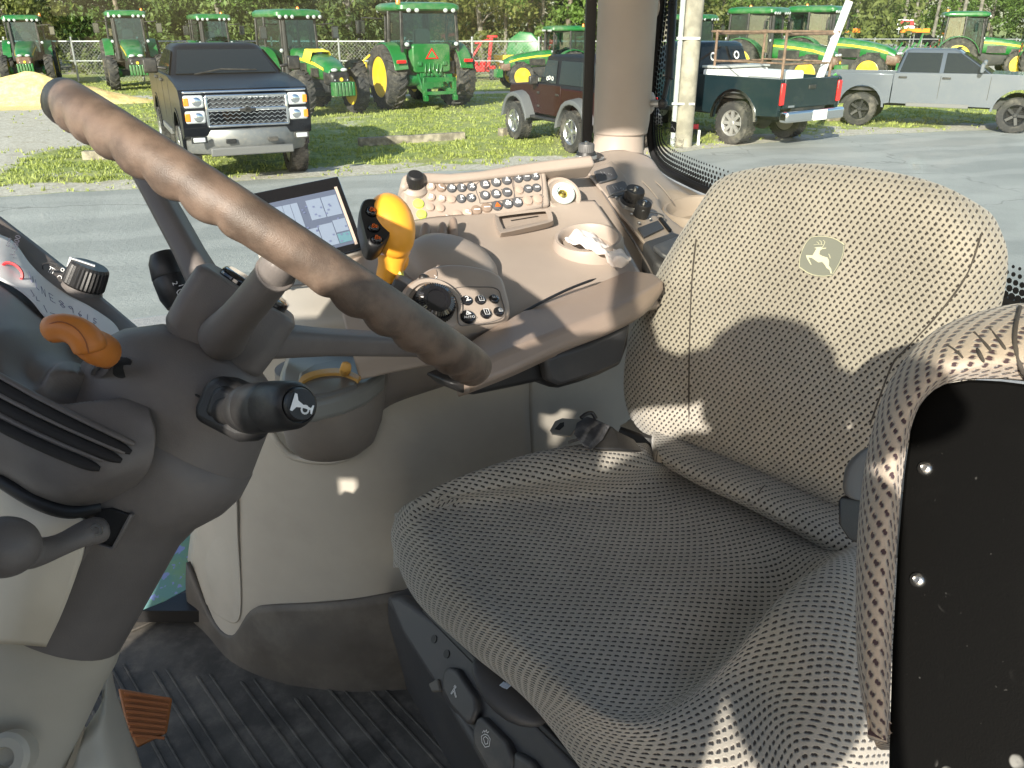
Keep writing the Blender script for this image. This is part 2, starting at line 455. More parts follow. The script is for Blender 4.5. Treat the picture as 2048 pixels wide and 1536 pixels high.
# sand pile
pm = MB(); rr = []
for i in range(15):
    t = i/14; row = []
    for j in range(40):
        a = 2*PI*j/40
        R = 3.4*t*(1+0.14*math.sin(a*2+1)+0.1*noise.noise(V((math.cos(a)*2, math.sin(a)*2, 5))))
        z = 1.02*(1-t)**1.15*(1+0.15*noise.noise(V((R*math.cos(a)*1.2, R*math.sin(a)*1.2, 3)))) - 0.02
        row.append(V((pile_c.x+R*1.15*math.cos(a), pile_c.y+0.1+R*0.55*math.sin(a), z + 0.05*noise.noise(V((R*math.cos(a)*4, R*math.sin(a)*4, 7))))))
    row.append(row[0].copy()); rr.append(row)
pm.grid(rr)
def sand_mat():
    m, nt, b = _nodes('yellow_sand')
    f = ntex(nt, 5, 6, 0.7); f2 = ntex(nt, 1.1, 4)
    c = mix(nt, ramp(nt, f, 0.35, 0.7), (0.72, 0.52, 0.19), (0.84, 0.68, 0.33))
    c = mix(nt, mth(nt, 'MULTIPLY', ramp(nt, f2, 0.55, 0.7), 0.6), c, (0.45, 0.27, 0.12))
    nt.links.new(c, b.inputs['Base Color']); b.inputs['Roughness'].default_value = 1.0
    bump(nt, b, f, 1.0, 0.05); MATS['sand'] = m; return m
sp_o = obj('sand_pile', pm, sand_mat(), smooth=60)
tag(sp_o, 'low heap of bright yellow sand on the gravel drive in front of a tractor', 'sand pile')

# timber wheel stops lying in the grass
logm = mat('weathered_timber', (0.27, 0.235, 0.18), 0.9, var=0.4, vscale=6, grain=0.5, gscale=60)
def wheel_stop(a, b, label):
    p = on_z(*a, 0.02); q = on_z(*b, 0.02); m_ = MB(); pts = [p.lerp(q, i/6) for i in range(7)]
    rings = []
    for i, c in enumerate(pts):
        ax = (q-p).normalized(); sd = ax.cross(V((0, 0, 1)))
        w = 0.10+0.012*noise.noise(c*3); h = 0.15+0.02*noise.noise(c*2+V((9, 0, 0)))
        rings.append([c-sd*w-V((0, 0, .03)), c+sd*w-V((0, 0, .03)), c+sd*w*0.9+V((0, 0, h)), c-sd*w*0.9+V((0, 0, h))])
    m_.loft(rings); o = obj('wheel_stop', m_, logm, bev=0.015)
    tag(o, label, 'wheel stop', 'wheel stops in the grass')
wheel_stop((718, 290), (928, 277), 'long weathered wheel stop on the grass in front of the green tractor seen from behind')
wheel_stop((168, 318), (318, 315), 'pale wheel stop in the grass left of the black pickup')
wheel_stop((1000, 270), (1030, 267), 'short wheel stop end beside the front wheel of the maroon off-roader')
wheel_stop((1650, 240), (1735, 236), 'wheel stop between the dark green pickup and the silver pickup')
# ================================================================= TREES AND WOODLAND
bark = mat('bark', (0.17, 0.14, 0.11), 0.95, var=0.35, vscale=4, grain=0.8, gscale=30)
palebark = mat('pale_bark', (0.17, 0.155, 0.13), 0.95, var=0.3, vscale=3, grain=0.8, gscale=30)
lf = [leafmat('leaves_olive', (0.045, 0.068, 0.015), (0.17, 0.19, 0.045), 0.35, 0.5),
      leafmat('leaves_green', (0.035, 0.075, 0.014), (0.15, 0.24, 0.045), 0.35, 0.5),
      leafmat('leaves_dark', (0.03, 0.055, 0.015), (0.13, 0.18, 0.04), 0.3, 0.5)]
def crown(r_, R, H, clumps, per, leaf, zc=0.0, squash=0.8, mid=0.0):
    """leaf-sized faces gathered in uneven clumps"""
    vs = []; fs = []
    for c in range(clumps):
        a = r_.uniform(0, 2*PI); t = r_.random(); rad = R*math.sqrt(r_.random())*(0.55+0.6*math.sin(PI*min(1, t*0.9+0.1)))
        cx, cy, cz = rad*math.cos(a), rad*math.sin(a), zc+H*t
        cr = R*r_.uniform(0.14, 0.32)
        for k in range(per):
            d = V((r_.gauss(0, 1), r_.gauss(0, 1), r_.gauss(0, 1)*squash)).normalized()*cr*(r_.random()**0.4)
            p = V((cx, cy, cz))+d
            n = (d.normalized()*0.6+V((r_.uniform(-1, 1), r_.uniform(-1, 1), r_.uniform(-.2, 1)))).normalized()
            u = n.orthogonal().normalized(); w = n.cross(u); s = leaf*r_.uniform(0.6, 1.4)
            an = r_.uniform(0, PI); u, w = u*math.cos(an)+w*math.sin(an), w*math.cos(an)-u*math.sin(an)
            o0 = len(vs); vs += [p-u*s, p+w*s*0.45, p+u*s, p-w*s*0.45]; fs.append((o0, o0+1, o0+2, o0+3))
    m = MB(); m.v = vs; m.f = fs; m.mi = [0]*len(fs); return m
def trunk_mb(r_, h, r0, lean=0.3, limbs=6):
    m = MB(); pts = []; x = y = 0
    for i in range(7):
        pts.append(V((x, y, h*i/6-0.1))); x += r_.uniform(-lean, lean)*0.4; y += r_.uniform(-lean, lean)*0.4
    m.tube(pts, [r0*(1-0.1*i) for i in range(7)], 9)
    for k in range(limbs):
        i = r_.randint(2, 5); a = r_.uniform(0, 2*PI); L = h*r_.uniform(0.12, 0.3); p = pts[i]
        q = p+V((math.cos(a)*L, math.sin(a)*L, L*r_.uniform(0.3, 0.9)))
        m.tube([p, p.lerp(q, .5)+V((0, 0, L*.08)), q], [r0*.4, r0*.28, r0*.1], 6)
    return m
tree_protos = []
for k in range(5):
    r_ = random.Random(100+k); h = (9, 11, 8, 12, 10)[k]
    root = thing('broadleaf_tree', 'tree', 'tree', (0, 0, 0), 0, 'trees along the far edge of the yard')
    obj('trunk', trunk_mb(r_, h*0.75, 0.16, 0.5, 7), bark if k % 2 else palebark, root, world=False)
    obj('crown', crown(r_, 2.7, h*0.78, 62, 95, 0.13, zc=h*(0.12 if k != 3 else 0.3), squash=0.8), lf[k % 3], root, world=False, smooth=0, weld=False)
    tree_protos.append(root)
def put_tree(k, px, Y, s, label, first=[True]*5):
    x = (px-1024)/FPX*(Y*_c+1.0)
    o = tree_protos[k]
    if first[k]: first[k] = False
    else: o = copy_tree(o)
    place(o, (x, Y, 0), rnd.uniform(0, 6), s, label)
    return o
kinds = ['olive leaved', 'mid green', 'dark green', 'tall olive', 'bushy green']
spots = [(-60, 50, 1, 'behind the leftmost tractor'), (35, 47, 0, 'behind the cab of the leftmost tractor'), (150, 52, 2, 'between the two leftmost tractors'),
 (255, 49, 1, 'behind the second tractor from the left'), (345, 53, 4, 'just left of the tractor hidden by the black pickup'), (440, 48, 2, 'behind the tractor hidden by the black pickup'),
 (540, 50, 1, 'behind the tractor with the yellow rag'), (615, 55, 0, 'right of the tractor with the yellow rag'), (700, 49, 2, 'left of the tractor seen from behind'),
 (790, 52, 0, 'behind the cab of the tractor seen from behind'), (880, 55, 4, 'right behind the tractor seen from behind'), (960, 50, 0, 'above the red mower'),
 (1050, 52, 3, 'above the green mower deck'), (1130, 49, 1, 'above the tractor behind the maroon off-roader'), (1240, 54, 2, 'hidden behind the cab pillar'),
 (1330, 50, 0, 'left of the utility pole'), (1440, 60, 1, 'right of the utility pole'), (1530, 66, 4, 'behind the tractors over the dark green pickup'),
 (1610, 62, 1, 'behind the right cab over the dark green pickup'), (1700, 120, 0, 'beyond the far road right of the tractor group'), (1760, 130, 2, 'beyond the far road above the distant car'),
 (1830, 118, 1, 'beyond the far road in the gap'), (1900, 125, 3, 'beyond the far road left of the right hand tractors'), (1980, 116, 4, 'beyond the far road above the right hand tractors'),
 (2050, 122, 0, 'beyond the far road at the right edge'), (2120, 118, 2, 'beyond the far road past the right edge'), (1660, 128, 4, 'beyond the far road just left of the gap')]
for px, Y, k, where in spots:
    put_tree(k, px, Y, rnd.uniform(0.95, 1.2)*(1 if Y < 80 else 1.5), kinds[k]+' tree '+where)
# dense growth that reads as one mass behind the trees
um = MB(); um.v = []; um.f = []
r_ = random.Random(5)
def undergrowth(n, x0, x1, y0, y1, h0, h1, leaf, per=60):
    for i in range(n):
        Y = r_.uniform(y0, y1); X = r_.uniform(x0, x1)*(Y/50)
        cr = r_.uniform(0.8, 2.0)*(Y/55); z = r_.uniform(h0, h1)
        for k in range(per):
            d = V((r_.gauss(0, 1), r_.gauss(0, 1)*.7, r_.gauss(0, 1)*.8)).normalized()*cr*(r_.random()**.4)
            p = V((X, Y, z*0.9))+d
            if p.z < 0: p.z = -p.z*0.5
            n_ = V((r_.uniform(-1, 1), r_.uniform(-1.3, .4), r_.uniform(-.3, 1))).normalized()
            u = n_.orthogonal().normalized(); w = n_.cross(u); s = leaf*r_.uniform(.6, 1.5)
            an = r_.uniform(0, PI); u, w = u*math.cos(an)+w*math.sin(an), w*math.cos(an)-u*math.sin(an)
            o0 = len(um.v); um.v += [p-u*s, p+w*s*.5, p+u*s, p-w*s*.5]; um.f.append((o0, o0+1, o0+2, o0+3)); um.mi.append(0)
undergrowth(420, -36, 12, 52, 60, 0.4, 5.5, 0.17)
undergrowth(330, -36, 22, 62, 75, 0.5, 9, 0.22)
undergrowth(420, 10, 40, 132, 160, 0.5, 14, 0.34)
undergrowth(130, -36, 4, 46, 50, 0.1, 1.2, 0.10, 45)
ug = obj('woodland', um, leafmat('woodland_leaves', (0.025, 0.042, 0.012), (0.15, 0.18, 0.045), 0.3, 0.16, 0.35), smooth=0, weld=False)
tag(ug, 'dense mixed woodland closing off the yard behind the fence', 'woodland', kind='stuff')
# slim pale trunks standing against the wood
def pine(px, Y, h, r0, label):
    x = (px-1024)/FPX*(Y*_c+1.0); root = thing('pine_tree', label, 'tree', (x, Y, 0), rnd.uniform(0, 6), 'slim pale trunked pines')
    q = random.Random(px); m = MB(); lean = q.uniform(-.3, .3)
    m.tube([V((lean*i/5, 0, h*i/5-0.1)) for i in range(6)], [r0*(1-.12*i) for i in range(6)], 8)
    obj('trunk', m, palebark, root, world=False)
    obj('crown', crown(q, 1.5, h*.4, 20, 60, .2, zc=h*.62), lf[1], root, world=False, smooth=0, weld=False)
for i, (px, Y, w_) in enumerate(((655, 51, 'left of the tractor seen from behind, its trunk bare'), (1012, 50, 'above the yellow implement with a dark bare trunk'), (1085, 51, 'above the green cab roof behind the off-roader'),
        (1705, 105, 'left of the far road sign'), (1800, 104, 'right of the far road sign'), (1822, 115, 'second to the right of the far road sign'), (1862, 103, 'standing by the far road, trunk leaning slightly'),
        (1912, 88, 'just left of the right hand tractor cabs'), (1945, 90, 'above the right hand tractor cab roof'), (1690, 118, 'beyond the road beside the rightmost hood of the pair'), (2040, 60, 'at the right edge above the tractor cab'))):
    pine(px, Y, 14, 0.11 if Y < 80 else 0.2, 'slim pale trunked pine '+w_)

# ================================================================= FENCE
fr = thing('chain_link_fence', 'galvanised chain link fence with a top rail running behind the parked tractors', 'fence', (0, 40.5, 0))
FY = 40.5; FH = 1.72
xr0, xr1 = -32, 16.0
m = MB(); m.tube([V((xr0, FY, FH)), V((xr1, FY, FH))], 0.035, 8); obj('top_rail', m, steel, fr)
m = MB(); m.tube([V((xr0, FY, FH*0.52)), V((xr1, FY, FH*0.52))], 0.02, 8); obj('middle_rail', m, steel, fr)
i = 0; x = xr0
pm_ = MB(); pm_.tube([V((0, 0, -0.1)), V((0, 0, FH+0.15))], 0.05, 8); pm_.lathe([(0.06, 0), (0.05, .04), (0, .06)], (0, 0, FH+.15), n=8)
first = None
while x <= xr1:
    if first is None: first = obj('fence_post', pm_, steel, fr, world=False); p_ = first
    else: p_ = first.copy(); COL.objects.link(p_)
    p_.location = (x, 0, 0); x += 3.02
m = MB()
step = 0.16
k = 0; x = xr0
while x < xr1:
    for sgn in (1, -1):
        a = V((x, FY-0.01*sgn, 0.02)); b = V((x+sgn*FH*0.95, FY-0.01*sgn, FH-0.02))
        m.bar(a, b, 0.0035, 0.0035)
    x += step
w_ = obj('wire_mesh', m, steel, fr, smooth=0); w_['kind'] = 'stuff'
# second run of fence towards the far road on the right
fr2 = thing('chain_link_fence', 'low fence with slim posts in front of the far road on the right', 'fence', (22, 60, 0))
m = MB(); m.tube([V((15, 60, 1.5)), V((42, 58, 1.5))], 0.03, 6); obj('top_rail', m, steel, fr2)
for i in range(10):
    m = MB(); xx = 15+3*i; m.tube([V((xx, 60-2*i/9, -.1)), V((xx, 60-2*i/9, 1.6))], 0.04, 6); obj('fence_post', m, steel, fr2)

# utility pole with conduit
up = on_z(1365, 292, 0)
m = MB(); m.tube([up+V((0, 0, -0.1)), up+V((0.02, 0, 3)), up+V((0.05, 0, 9))], [0.20, 0.19, 0.15], 20)
pole = thing('utility_pole', 'thick grey weathered wooden utility pole beside the dark green pickup', 'pole', up)
obj('pole_shaft', m, mat('pole_wood', (0.30, 0.275, 0.22), 0.92, var=0.25, vscale=3, grain=0.6, gscale=40), pole)
m = MB(); m.tube([up+V((-0.24, -0.08, 0)), up+V((-0.24, -0.08, 3.4))], 0.055, 12); obj('conduit', m, mat('pvc_grey', (0.42, 0.44, 0.43), 0.5, var=.1), pole)
for h in (0.9, 2.2):
    m = MB(); m.bar(up+V((-0.33, -0.14, h)), up+V((0.15, -0.2, h)), 0.02, 0.05); obj('strap', m, steel, pole)
# distant road things
dp = V(((1770-1024)/FPX*95, 98, 0))
sg = thing('road_sign', 'small red and white board sign on legs far off by the road', 'sign', dp)
m = MB(); m.box(dp+V((0, 0, 2.3)), (1.9, .08, 1.0)); obj('board', m, mat('sign_white', (.75, .75, .75), .5), sg)
m = MB(); m.box(dp+V((0, -.06, 2.45)), (1.7, .04, .5)); obj('red_panel', m, mat('sign_red', (.5, .05, .05), .5), sg)
for s_ in (-.7, .7):
    m = MB(); m.tube([dp+V((s_, 0, 0)), dp+V((s_, 0, 1.8))], .05, 6); obj('leg', m, steel, sg)
# red flag and white stake near the pole
fp = on_z(1384, 280, 0)
m = MB(); m.tube([fp, fp+V((0, 0, .35))], .006, 5); mm = MB(); mm.box(fp+V((.06, 0, .30)), (.13, .01, .11))
fl = thing('marker_flag', 'small red marker flag on a wire in the grass near the pole', 'flag', fp); obj('wire', m, steel, fl); obj('flag_cloth', mm, mat('flag_red', (.7, .03, .05), .6), fl)
sp_ = on_z(1396, 290, 0); m = MB(); m.box(sp_+V((0, 0, .15)), (.06, .03, .34), taper=.8); tag(obj('survey_stake', m, mat('stake_white', (.85, .84, .8), .6), bev=.004), 'short white stake in the grass by the dark green pickup', 'stake')
# ================================================================= WHEELS
def ag_tyre(r, w, lugs=20):
    m = MB(); Y = V((0, 1, 0))
    m.lathe([(r*.60, -w*.36), (r*.64, -w*.47), (r*.80, -w*.50), (r*.92, -w*.46), (r*.945, -w*.3), (r*.955, 0), (r*.945, w*.3), (r*.92, w*.46), (r*.80, w*.50), (r*.64, w*.47), (r*.60, w*.36)], axis=Y, n=40, closed=True)
    for i in range(lugs):
        for sg in (1, -1):
            a = 2*PI*(i+(0.5 if sg > 0 else 0))/lugs; vs = []
            for (yy, da, hw) in ((0.0, 0.10, .028), (w*.28, 0.0, .034), (w*.50, -0.13, .045)):
                for rr in (r*.93 if yy < w*.45 else r*.86, r*1.0 if yy < w*.45 else r*.945):
                    for dd in (-hw, hw):
                        an = a+da+dd; vs.append(V((math.cos(an)*rr, yy*sg, math.sin(an)*rr)))
            fs = []
            for k in (0, 4): fs += [(k, k+1, k+5, k+4), (k+2, k+6, k+7, k+3), (k, k+4, k+6, k+2), (k+1, k+3, k+7, k+5)]
            fs += [(0, 2, 3, 1), (8, 9, 11, 10)]
            m.add(vs, fs)
    return m
def ag_rim(r, w):
    m = MB(); Y = V((0, 1, 0))
    m.lathe([(r*.63, -w*.42), (r*.60, -w*.44), (r*.55, -w*.2), (r*.55, w*.2), (r*.60, w*.44), (r*.63, w*.42)], axis=Y, n=32)
    for sg in (1, -1):
        m.lathe([(r*.54, sg*w*.12), (r*.42, sg*w*.20), (r*.26, sg*w*.10), (r*.22, sg*w*.30), (r*.12, sg*w*.34), (0, sg*w*.34)], axis=Y, n=24)
    for i in range(8):
        a = 2*PI*i/8; m.box((math.cos(a)*r*.19, w*.32, math.sin(a)*r*.19), (.03, .04, .03))
    return m
def car_tyre(r, w):
    m = MB(); Y = V((0, 1, 0))
    m.lathe([(r*.58, -w*.38), (r*.62, -w*.5), (r*.85, -w*.52), (r*.96, -w*.47), (r*.975, -w*.3), (r*.98, 0), (r*.975, w*.3), (r*.96, w*.47), (r*.85, w*.52), (r*.62, w*.5), (r*.58, w*.38)], axis=Y, n=44, closed=True)
    for i in range(30):
        for k, yy in enumerate((-w*.40, -w*.14, w*.14, w*.40)):
            a = 2*PI*(i+.5*(k % 2))/30
            R = Matrix.Rotation(-a, 3, 'Y')
            m.box(R @ V((r*.985, yy, 0)), (r*.03, w*.2, r*.13), R)
    return m
def car_rim(r, w, spokes=5, dark=False):
    m = MB(); Y = V((0, 1, 0))
    m.lathe([(r*.60, -w*.4), (r*.57, -w*.1), (r*.56, w*.30), (r*.62, w*.46), (r*.60, w*.50), (r*.52, w*.36), (r*.50, -w*.05), (r*.50, -w*.3)], axis=Y, n=36)
    m.lathe([(r*.50, w*.02), (0, w*.02)], axis=Y, n=24)
    m.lathe([(r*.15, w*.1), (r*.15, w*.38), (r*.09, w*.44), (0, w*.44)], axis=Y, n=16)
    for i in range(spokes):
        a = 2*PI*i/spokes; d = V((math.cos(a), 0, math.sin(a)))
        m.bar(d*r*.1+Y*w*.32, d*r*.56+Y*w*.38, r*.16, w*.14, up=Y)
    return m

# ================================================================= TRACTOR
def box_ring(x, hw, z0, z1, r=0.1, n=3):
    return [V((x, a, b)) for a, b in rrect(0, (z0+z1)/2, 2*hw, z1-z0, min(r, hw*.9, (z1-z0)*.45), n)]
def make_tractor(name, label, small=False):
    t = thing(name, label, 'tractor', (0, 0, 0), 0, 'green tractors parked in the yard')
    R, W = (1.0, .50); r, w = (.72, .40)
    wb = 2.95
    m = MB(); m.loft([box_ring(-.55, .34, .62, 1.25, .08), box_ring(.9, .36, .55, 1.35, .08), box_ring(1.6, .30, .60, 1.2, .08), box_ring(3.5, .28, .72, 1.15, .08)])
    m.tube([V((0, -.95, R)), V((0, .95, R))], .15, 10); m.box((2.95, 0, .72), (.3, 1.5, .24)); obj('chassis', m, darkm, t, world=False, bev=.02)
    # hood
    m = MB(); m.loft([box_ring(1.05, .44, 1.25, 2.02, .16), box_ring(1.7, .44, 1.18, 1.98, .17), box_ring(2.6, .42, 1.12, 1.86, .18), box_ring(3.3, .39, 1.06, 1.70, .2), box_ring(3.72, .33, 1.05, 1.50, .2)])
    hd = obj('hood', m, green, t, world=False, bev=.015)
    for s in (1, -1):
        m = MB(); m.loft([[V((x, s*y, z)), V((x, s*y, z+h)), V((x, s*(y+.012), z+h)), V((x, s*(y+.012), z))] for x, y, z, h in ((1.15, .435, 1.72, .07), (2.0, .430, 1.66, .08), (2.9, .405, 1.54, .09), (3.45, .372, 1.40, .08))])
        obj('stripe', m, yellow, t, world=False)
        m = MB(); m.box((1.9, s*.437, 1.42), (.9, .02, .34)); m.box((2.85, s*.41, 1.32), (.6, .02, .26)); obj('side_vent', m, blackm, t, world=False)
    m = MB(); m.loft([box_ring(3.40, .385, .98, 1.42, .08), box_ring(3.82, .335, .96, 1.36, .12), box_ring(3.90, .27, 1.0, 1.28, .1)])
    obj('grille', m, blackm, t, world=False, bev=.02)
    for s in (1, -1):
        m = MB(); m.ball((3.80, s*.17, 1.42), (.07, .12, .06), 12, 8); obj('headlight', m, lampw, t, world=False)
        m = MB(); m.ball((3.86, s*.22, 1.12), (.05, .05, .05), 8, 6); obj('lower_light', m, lampw, t, world=False)
    m = MB(); m.lathe([(.06, 0), (.06, .02), (0, .02)], (3.905, 0, 1.14), V((1, 0, 0)), 12); obj('badge', m, yellow, t, world=False)
    for k in range(6):
        m = MB(); m.box((3.98, -.30+.12*k, .86), (.36, .10, .42), taper=.92); obj('front_weight', m, green, t, world=False, bev=.02)
    # front axle
    m = MB(); m.bar((2.95, -.85, .70), (2.95, .85, .70), .22, .18)
    for s in (1, -1): m.lathe([(.16, 0), (.20, .1), (.16, .2), (.1, .25)], (2.95, s*.62, .72), V((0, s, 0)), 14); m.tube([V((2.7, s*.2, .66)), V((2.7, s*.7, .68))], .04, 8)
    obj('front_axle', m, green, t, world=False, bev=.02)
    # wheels
    for x, rad, wd, tr in ((0, R, W, 1.0), (wb, r, w, .98)):
        for s in (1, -1):
            wh = bpy.data.objects.new('rear_wheel' if x == 0 else 'front_wheel', None); COL.objects.link(wh); wh.parent = t
            wh.location = (x, s*tr, rad); wh.rotation_euler = (0, rnd.uniform(0, 6), 0 if s > 0 else PI)
            key = 'ty%.2f' % rad
            if key not in MATS:
                a = obj('tyre', ag_tyre(rad, wd, 20 if rad > .9 else 18), tyre_m, wh, world=False, smooth=30, weld=False)
                b = obj('rim', ag_rim(rad, wd), yellow, wh, world=False, smooth=30); MATS[key] = (a.data, b.data)
            else:
                for nm, d in zip(('tyre', 'rim'), MATS[key]):
                    q = bpy.data.objects.new(nm, d); COL.objects.link(q); q.parent = wh
    # fenders
    for s in (1, -1):
        outer = []; 
        for i in range(13):
            a = math.radians(15+150*i/12); outer.append(a)
        m = MB(); rings = []
        for a in outer:
            c, q = math.cos(a), math.sin(a); R1 = 1.10; R2 = 1.06
            z1, z2 = R+R1*q*.98, R+R2*q*.98
            rings.append([V((c*R1*.98, s*.74, z1)), V((c*R1*.98, s*1.12, z1-.03)), V((c*R2*.98, s*1.12, z2-.03)), V((c*R2*.98, s*.74, z2))])
        m.loft(rings); obj('fender', m, green, t, world=False, bev=.015)
        m = MB(); m.box((-1.08, s*.95, 1.50), (.03, .26, .10)); obj('tail_light', m, redlens, t, world=False, bev=.01)
    # cab
    cx0, cx1, hw, z0, z1 = -.72, 1.10, .80, 1.45, 2.98
    m = MB(); m.box(((cx0+cx1)/2, 0, 1.28), (1.75, 1.45, .42)); obj('cab_floor', m, blackm, t, world=False, bev=.04)
    m = MB(); m.loft([box_ring(-.80, .52, 1.15, 2.0, .1), box_ring(-.62, .60, 1.15, 2.02, .1)]); obj('rear_panel', m, green, t, world=False, bev=.02)
    P = [(cx0, hw), (.18, hw+.06), (cx1, hw*.80)]
    for x, y in P:
        for s in (1, -1):
            m = MB(); m.bar((x, s*y, z0), (x*.93, s*y*.95, z1), .08, .08, up=V((1, 0, 0))); obj('cab_pillar', m, blackm, t, world=False, bev=.015)
    m = MB(); m.bar((cx1, -hw*.8, z0), (cx1, hw*.8, z0), .1, .1); m.bar((cx0, -hw, z0+.45), (cx0, hw, z0+.45), .06, .06)
    for s in (1, -1): m.bar((cx0, s*hw, z0), (.18, s*(hw+.06), z0), .06, .08); m.bar((.18, s*(hw+.06), z0), (cx1, s*hw*.8, z0), .06, .08)
    obj('sill', m, blackm, t, world=False)
    def pane(nm, a, b, c, d):
        m = MB(); n_ = (V(b)-V(a)).cross(V(d)-V(a)).normalized()*.006
        m.prism([a, b, c, d], n_); obj(nm, m, tglass, t, world=False, smooth=0)
    k = .95
    pane('windscreen', (cx1+.01, -hw*.76, z0), (cx1+.01, hw*.76, z0), (cx1*.93+.01, hw*.76*k, z1), (cx1*.93+.01, -hw*.76*k, z1))
    pane('rear_window', (cx0-.01, -hw*.94, z0+.45), (cx0-.01, hw*.94, z0+.45), (cx0*.93-.01, hw*.94*k, z1), (cx0*.93-.01, -hw*.94*k, z1))
    for s in (1, -1):
        pane('door_glass', (.24, s*(hw+.05), z0), (cx1-.05, s*hw*.81, z0), (cx1*.93-.05, s*hw*.81*k, z1), (.22, s*(hw+.05)*k, z1))
        pane('side_glass', (cx0+.06, s*hw, z0), (.12, s*(hw+.05), z0), (.11, s*(hw+.05)*k, z1), (cx0*.93+.05, s*hw*k, z1))
    m = MB(); m.loft([box_ring(0, .20, 1.5, 1.62, .04), box_ring(.45, .25, 1.5, 1.66, .05)]); m.loft([[V((-.02-.0*z, a, z)) for a, z in rrect(0, 2.05, .46, .8, .12, 3)], [V((-.16, a, z)) for a, z in rrect(0, 2.05, .42, .8, .12, 3)]])
    obj('seat', m, mat('far_seat', (.10, .10, .09), .9), t, world=False)
    m = MB(); m.tube([V((1.0, 0, 1.5)), V((.72, 0, 2.0))], .05, 8); m.lathe([(.2, 0), (.22, .015), (.2, .03), (.18, .015)], (.70, 0, 2.02), V((-.5, 0, .87)), 20, closed=True); obj('steering_wheel', m, blackm, t, world=False)
    # roof
    def rr(z, gx, gy, ox=0.0): return [V((a, b, z)) for a, b in rrect(.2+ox, 0, 2.16+gx, 1.74+gy, .22, 4)]
    m = MB(); m.loft([rr(2.96, -.12, -.10), rr(3.02, 0, 0), rr(3.13, -.02, -.02), rr(3.20, -.22, -.20), rr(3.23, -.7, -.6)])
    obj('roof', m, green, t, world=False, smooth=50)
    m = MB(); m.loft([rr(2.90, -.30, -.22), rr(2.965, -.10, -.08)]); obj('roof_underside', m, blackm, t, world=False)
    def lamp(x, y, z, ax):
        m = MB(); m.lathe([(.0, 0), (.055, 0), (.062, .04), (.0, .06)], (x, y, z), V(ax), 10); obj('work_light', m, lampw, t, world=False)
    for y in (-.72, -.5, -.28, .28, .5, .72): lamp(1.24, y, 2.99, (1, 0, -.1))
    for y in (-.62, -.4, .4, .62): lamp(-.84, y, 2.99, (-1, 0, -.1))
    for s in (1, -1): lamp(1.16, s*.74, 1.95, (1, 0, 0)); lamp(-.80, s*.70, 2.0, (-1, 0, 0))
    m = MB(); m.lathe([(.06, 0), (.06, .12), (.04, .16), (0, .17)], (-.55, .78, 3.16), n=10); obj('beacon', m, amber, t, world=False)
    for s in (1, -1):
        m = MB(); m.tube([V((1.0, s*.72, 2.75)), V((1.15, s*1.25, 2.78)), V((1.15, s*1.28, 2.6))], .02, 6); m.box((1.16, s*1.30, 2.50), (.06, .24, .40))
        mr = obj('mirror', m, blackm, t, world=False, bev=.01)
        m = MB(); m.box((1.195, s*1.30, 2.5), (.012, .20, .34)); m.box((1.125, s*1.30, 2.5), (.012, .20, .34)); obj('mirror_glass', m, mirror_m, mr, world=False)
    m = MB(); m.tube([V((1.15, -.56, 1.2)), V((1.15, -.56, 2.0)), V((1.14, -.56, 2.9))], [.09, .09, .06], 10); obj('exhaust_pipe', m, darkm, t, world=False)
    for i in range(3):
        m = MB(); m.box((1.25, .78, .5+.28*i), (.32, .28, .04)); obj('step', m, blackm, t, world=False)
    # rear linkage
    m = MB()
    for s in (1, -1):
        m.bar((-.45, s*.30, .75), (-1.35, s*.42, .55), .09, .12); m.bar((-.5, s*.36, 1.35), (-1.1, s*.40, .60), .05, .05)
        m.bar((-.45, s*.30, 1.38), (-.85, s*.36, 1.42), .10, .12); m.bar((-1.3, s*.42, .40), (-1.3, s*.42, 1.02), .10, .10); m.box((-1.36, s*.42, .40), (.16, .10, .16))
    m.bar((-1.3, -.46, .95), (-1.3, .46, .95), .10, .14); m.bar((-1.3, -.4, .55), (-1.3, .4, .55), .10, .10)
    m.bar((-.6, 0, 1.30), (-1.25, 0, 1.05), .07, .07)
    m.box((-.62, .0, .95), (.28, .66, .62)); m.tube([V((-.5, .35, .95)), V((-.5, .62, .95))], .22, 12); m.tube([V((-.5, -.62, .95)), V((-.5, -.35, .95))], .22, 12)
    for q in range(5): m.tube([V((-.78, -.22+.11*q, 1.1)), V((-.86, -.22+.11*q, 1.16)), V((-.80, -.3+.12*q, 1.42))], .022, 6); m.box((-.79, -.22+.11*q, 1.08), (.06, .07, .09))
    m.bar((-.55, 0, .45), (-1.2, 0, .42), .1, .06)
    obj('rear_linkage', m, green, t, world=False, bev=.012)
    a, b_ = .24, .15
    def tri(s_, x): return [V((x, -.19*s_, 1.56-.10*s_+.10)), V((x, .19*s_, 1.56-.10*s_+.10)), V((x, 0, 1.66+.23*s_))]
    m = MB(); m.prism(tri(1.0, -.81), (-.012, 0, 0)); e = obj('slow_vehicle_sign', m, redlens, t, world=False, smooth=0)
    m = MB(); m.prism(tri(.66, -.823), (-.006, 0, 0)); obj('sign_centre', m, mat('sign_inner', (.05, .22, .06), .5), e, world=False, smooth=0)
    return t
T0 = make_tractor('tractor', 'tractor')
used_T = [False]
def tractor(px, py, rz_deg, s, label, no=(), anchor='front'):
    """px, py: pixel of the ground under the tractor's middle"""
    p = on_z(px, py, 0)
    o = T0 if not used_T[0] else copy_tree(T0); used_T[0] = True
    d = V((math.cos(math.radians(rz_deg)), math.sin(math.radians(rz_deg)), 0))
    off = d*(1.45*(s if isinstance(s, (int, float)) else s[0]))
    place(o, (p.x-off.x, p.y-off.y, 0), math.radians(rz_deg), s, label)
    return o
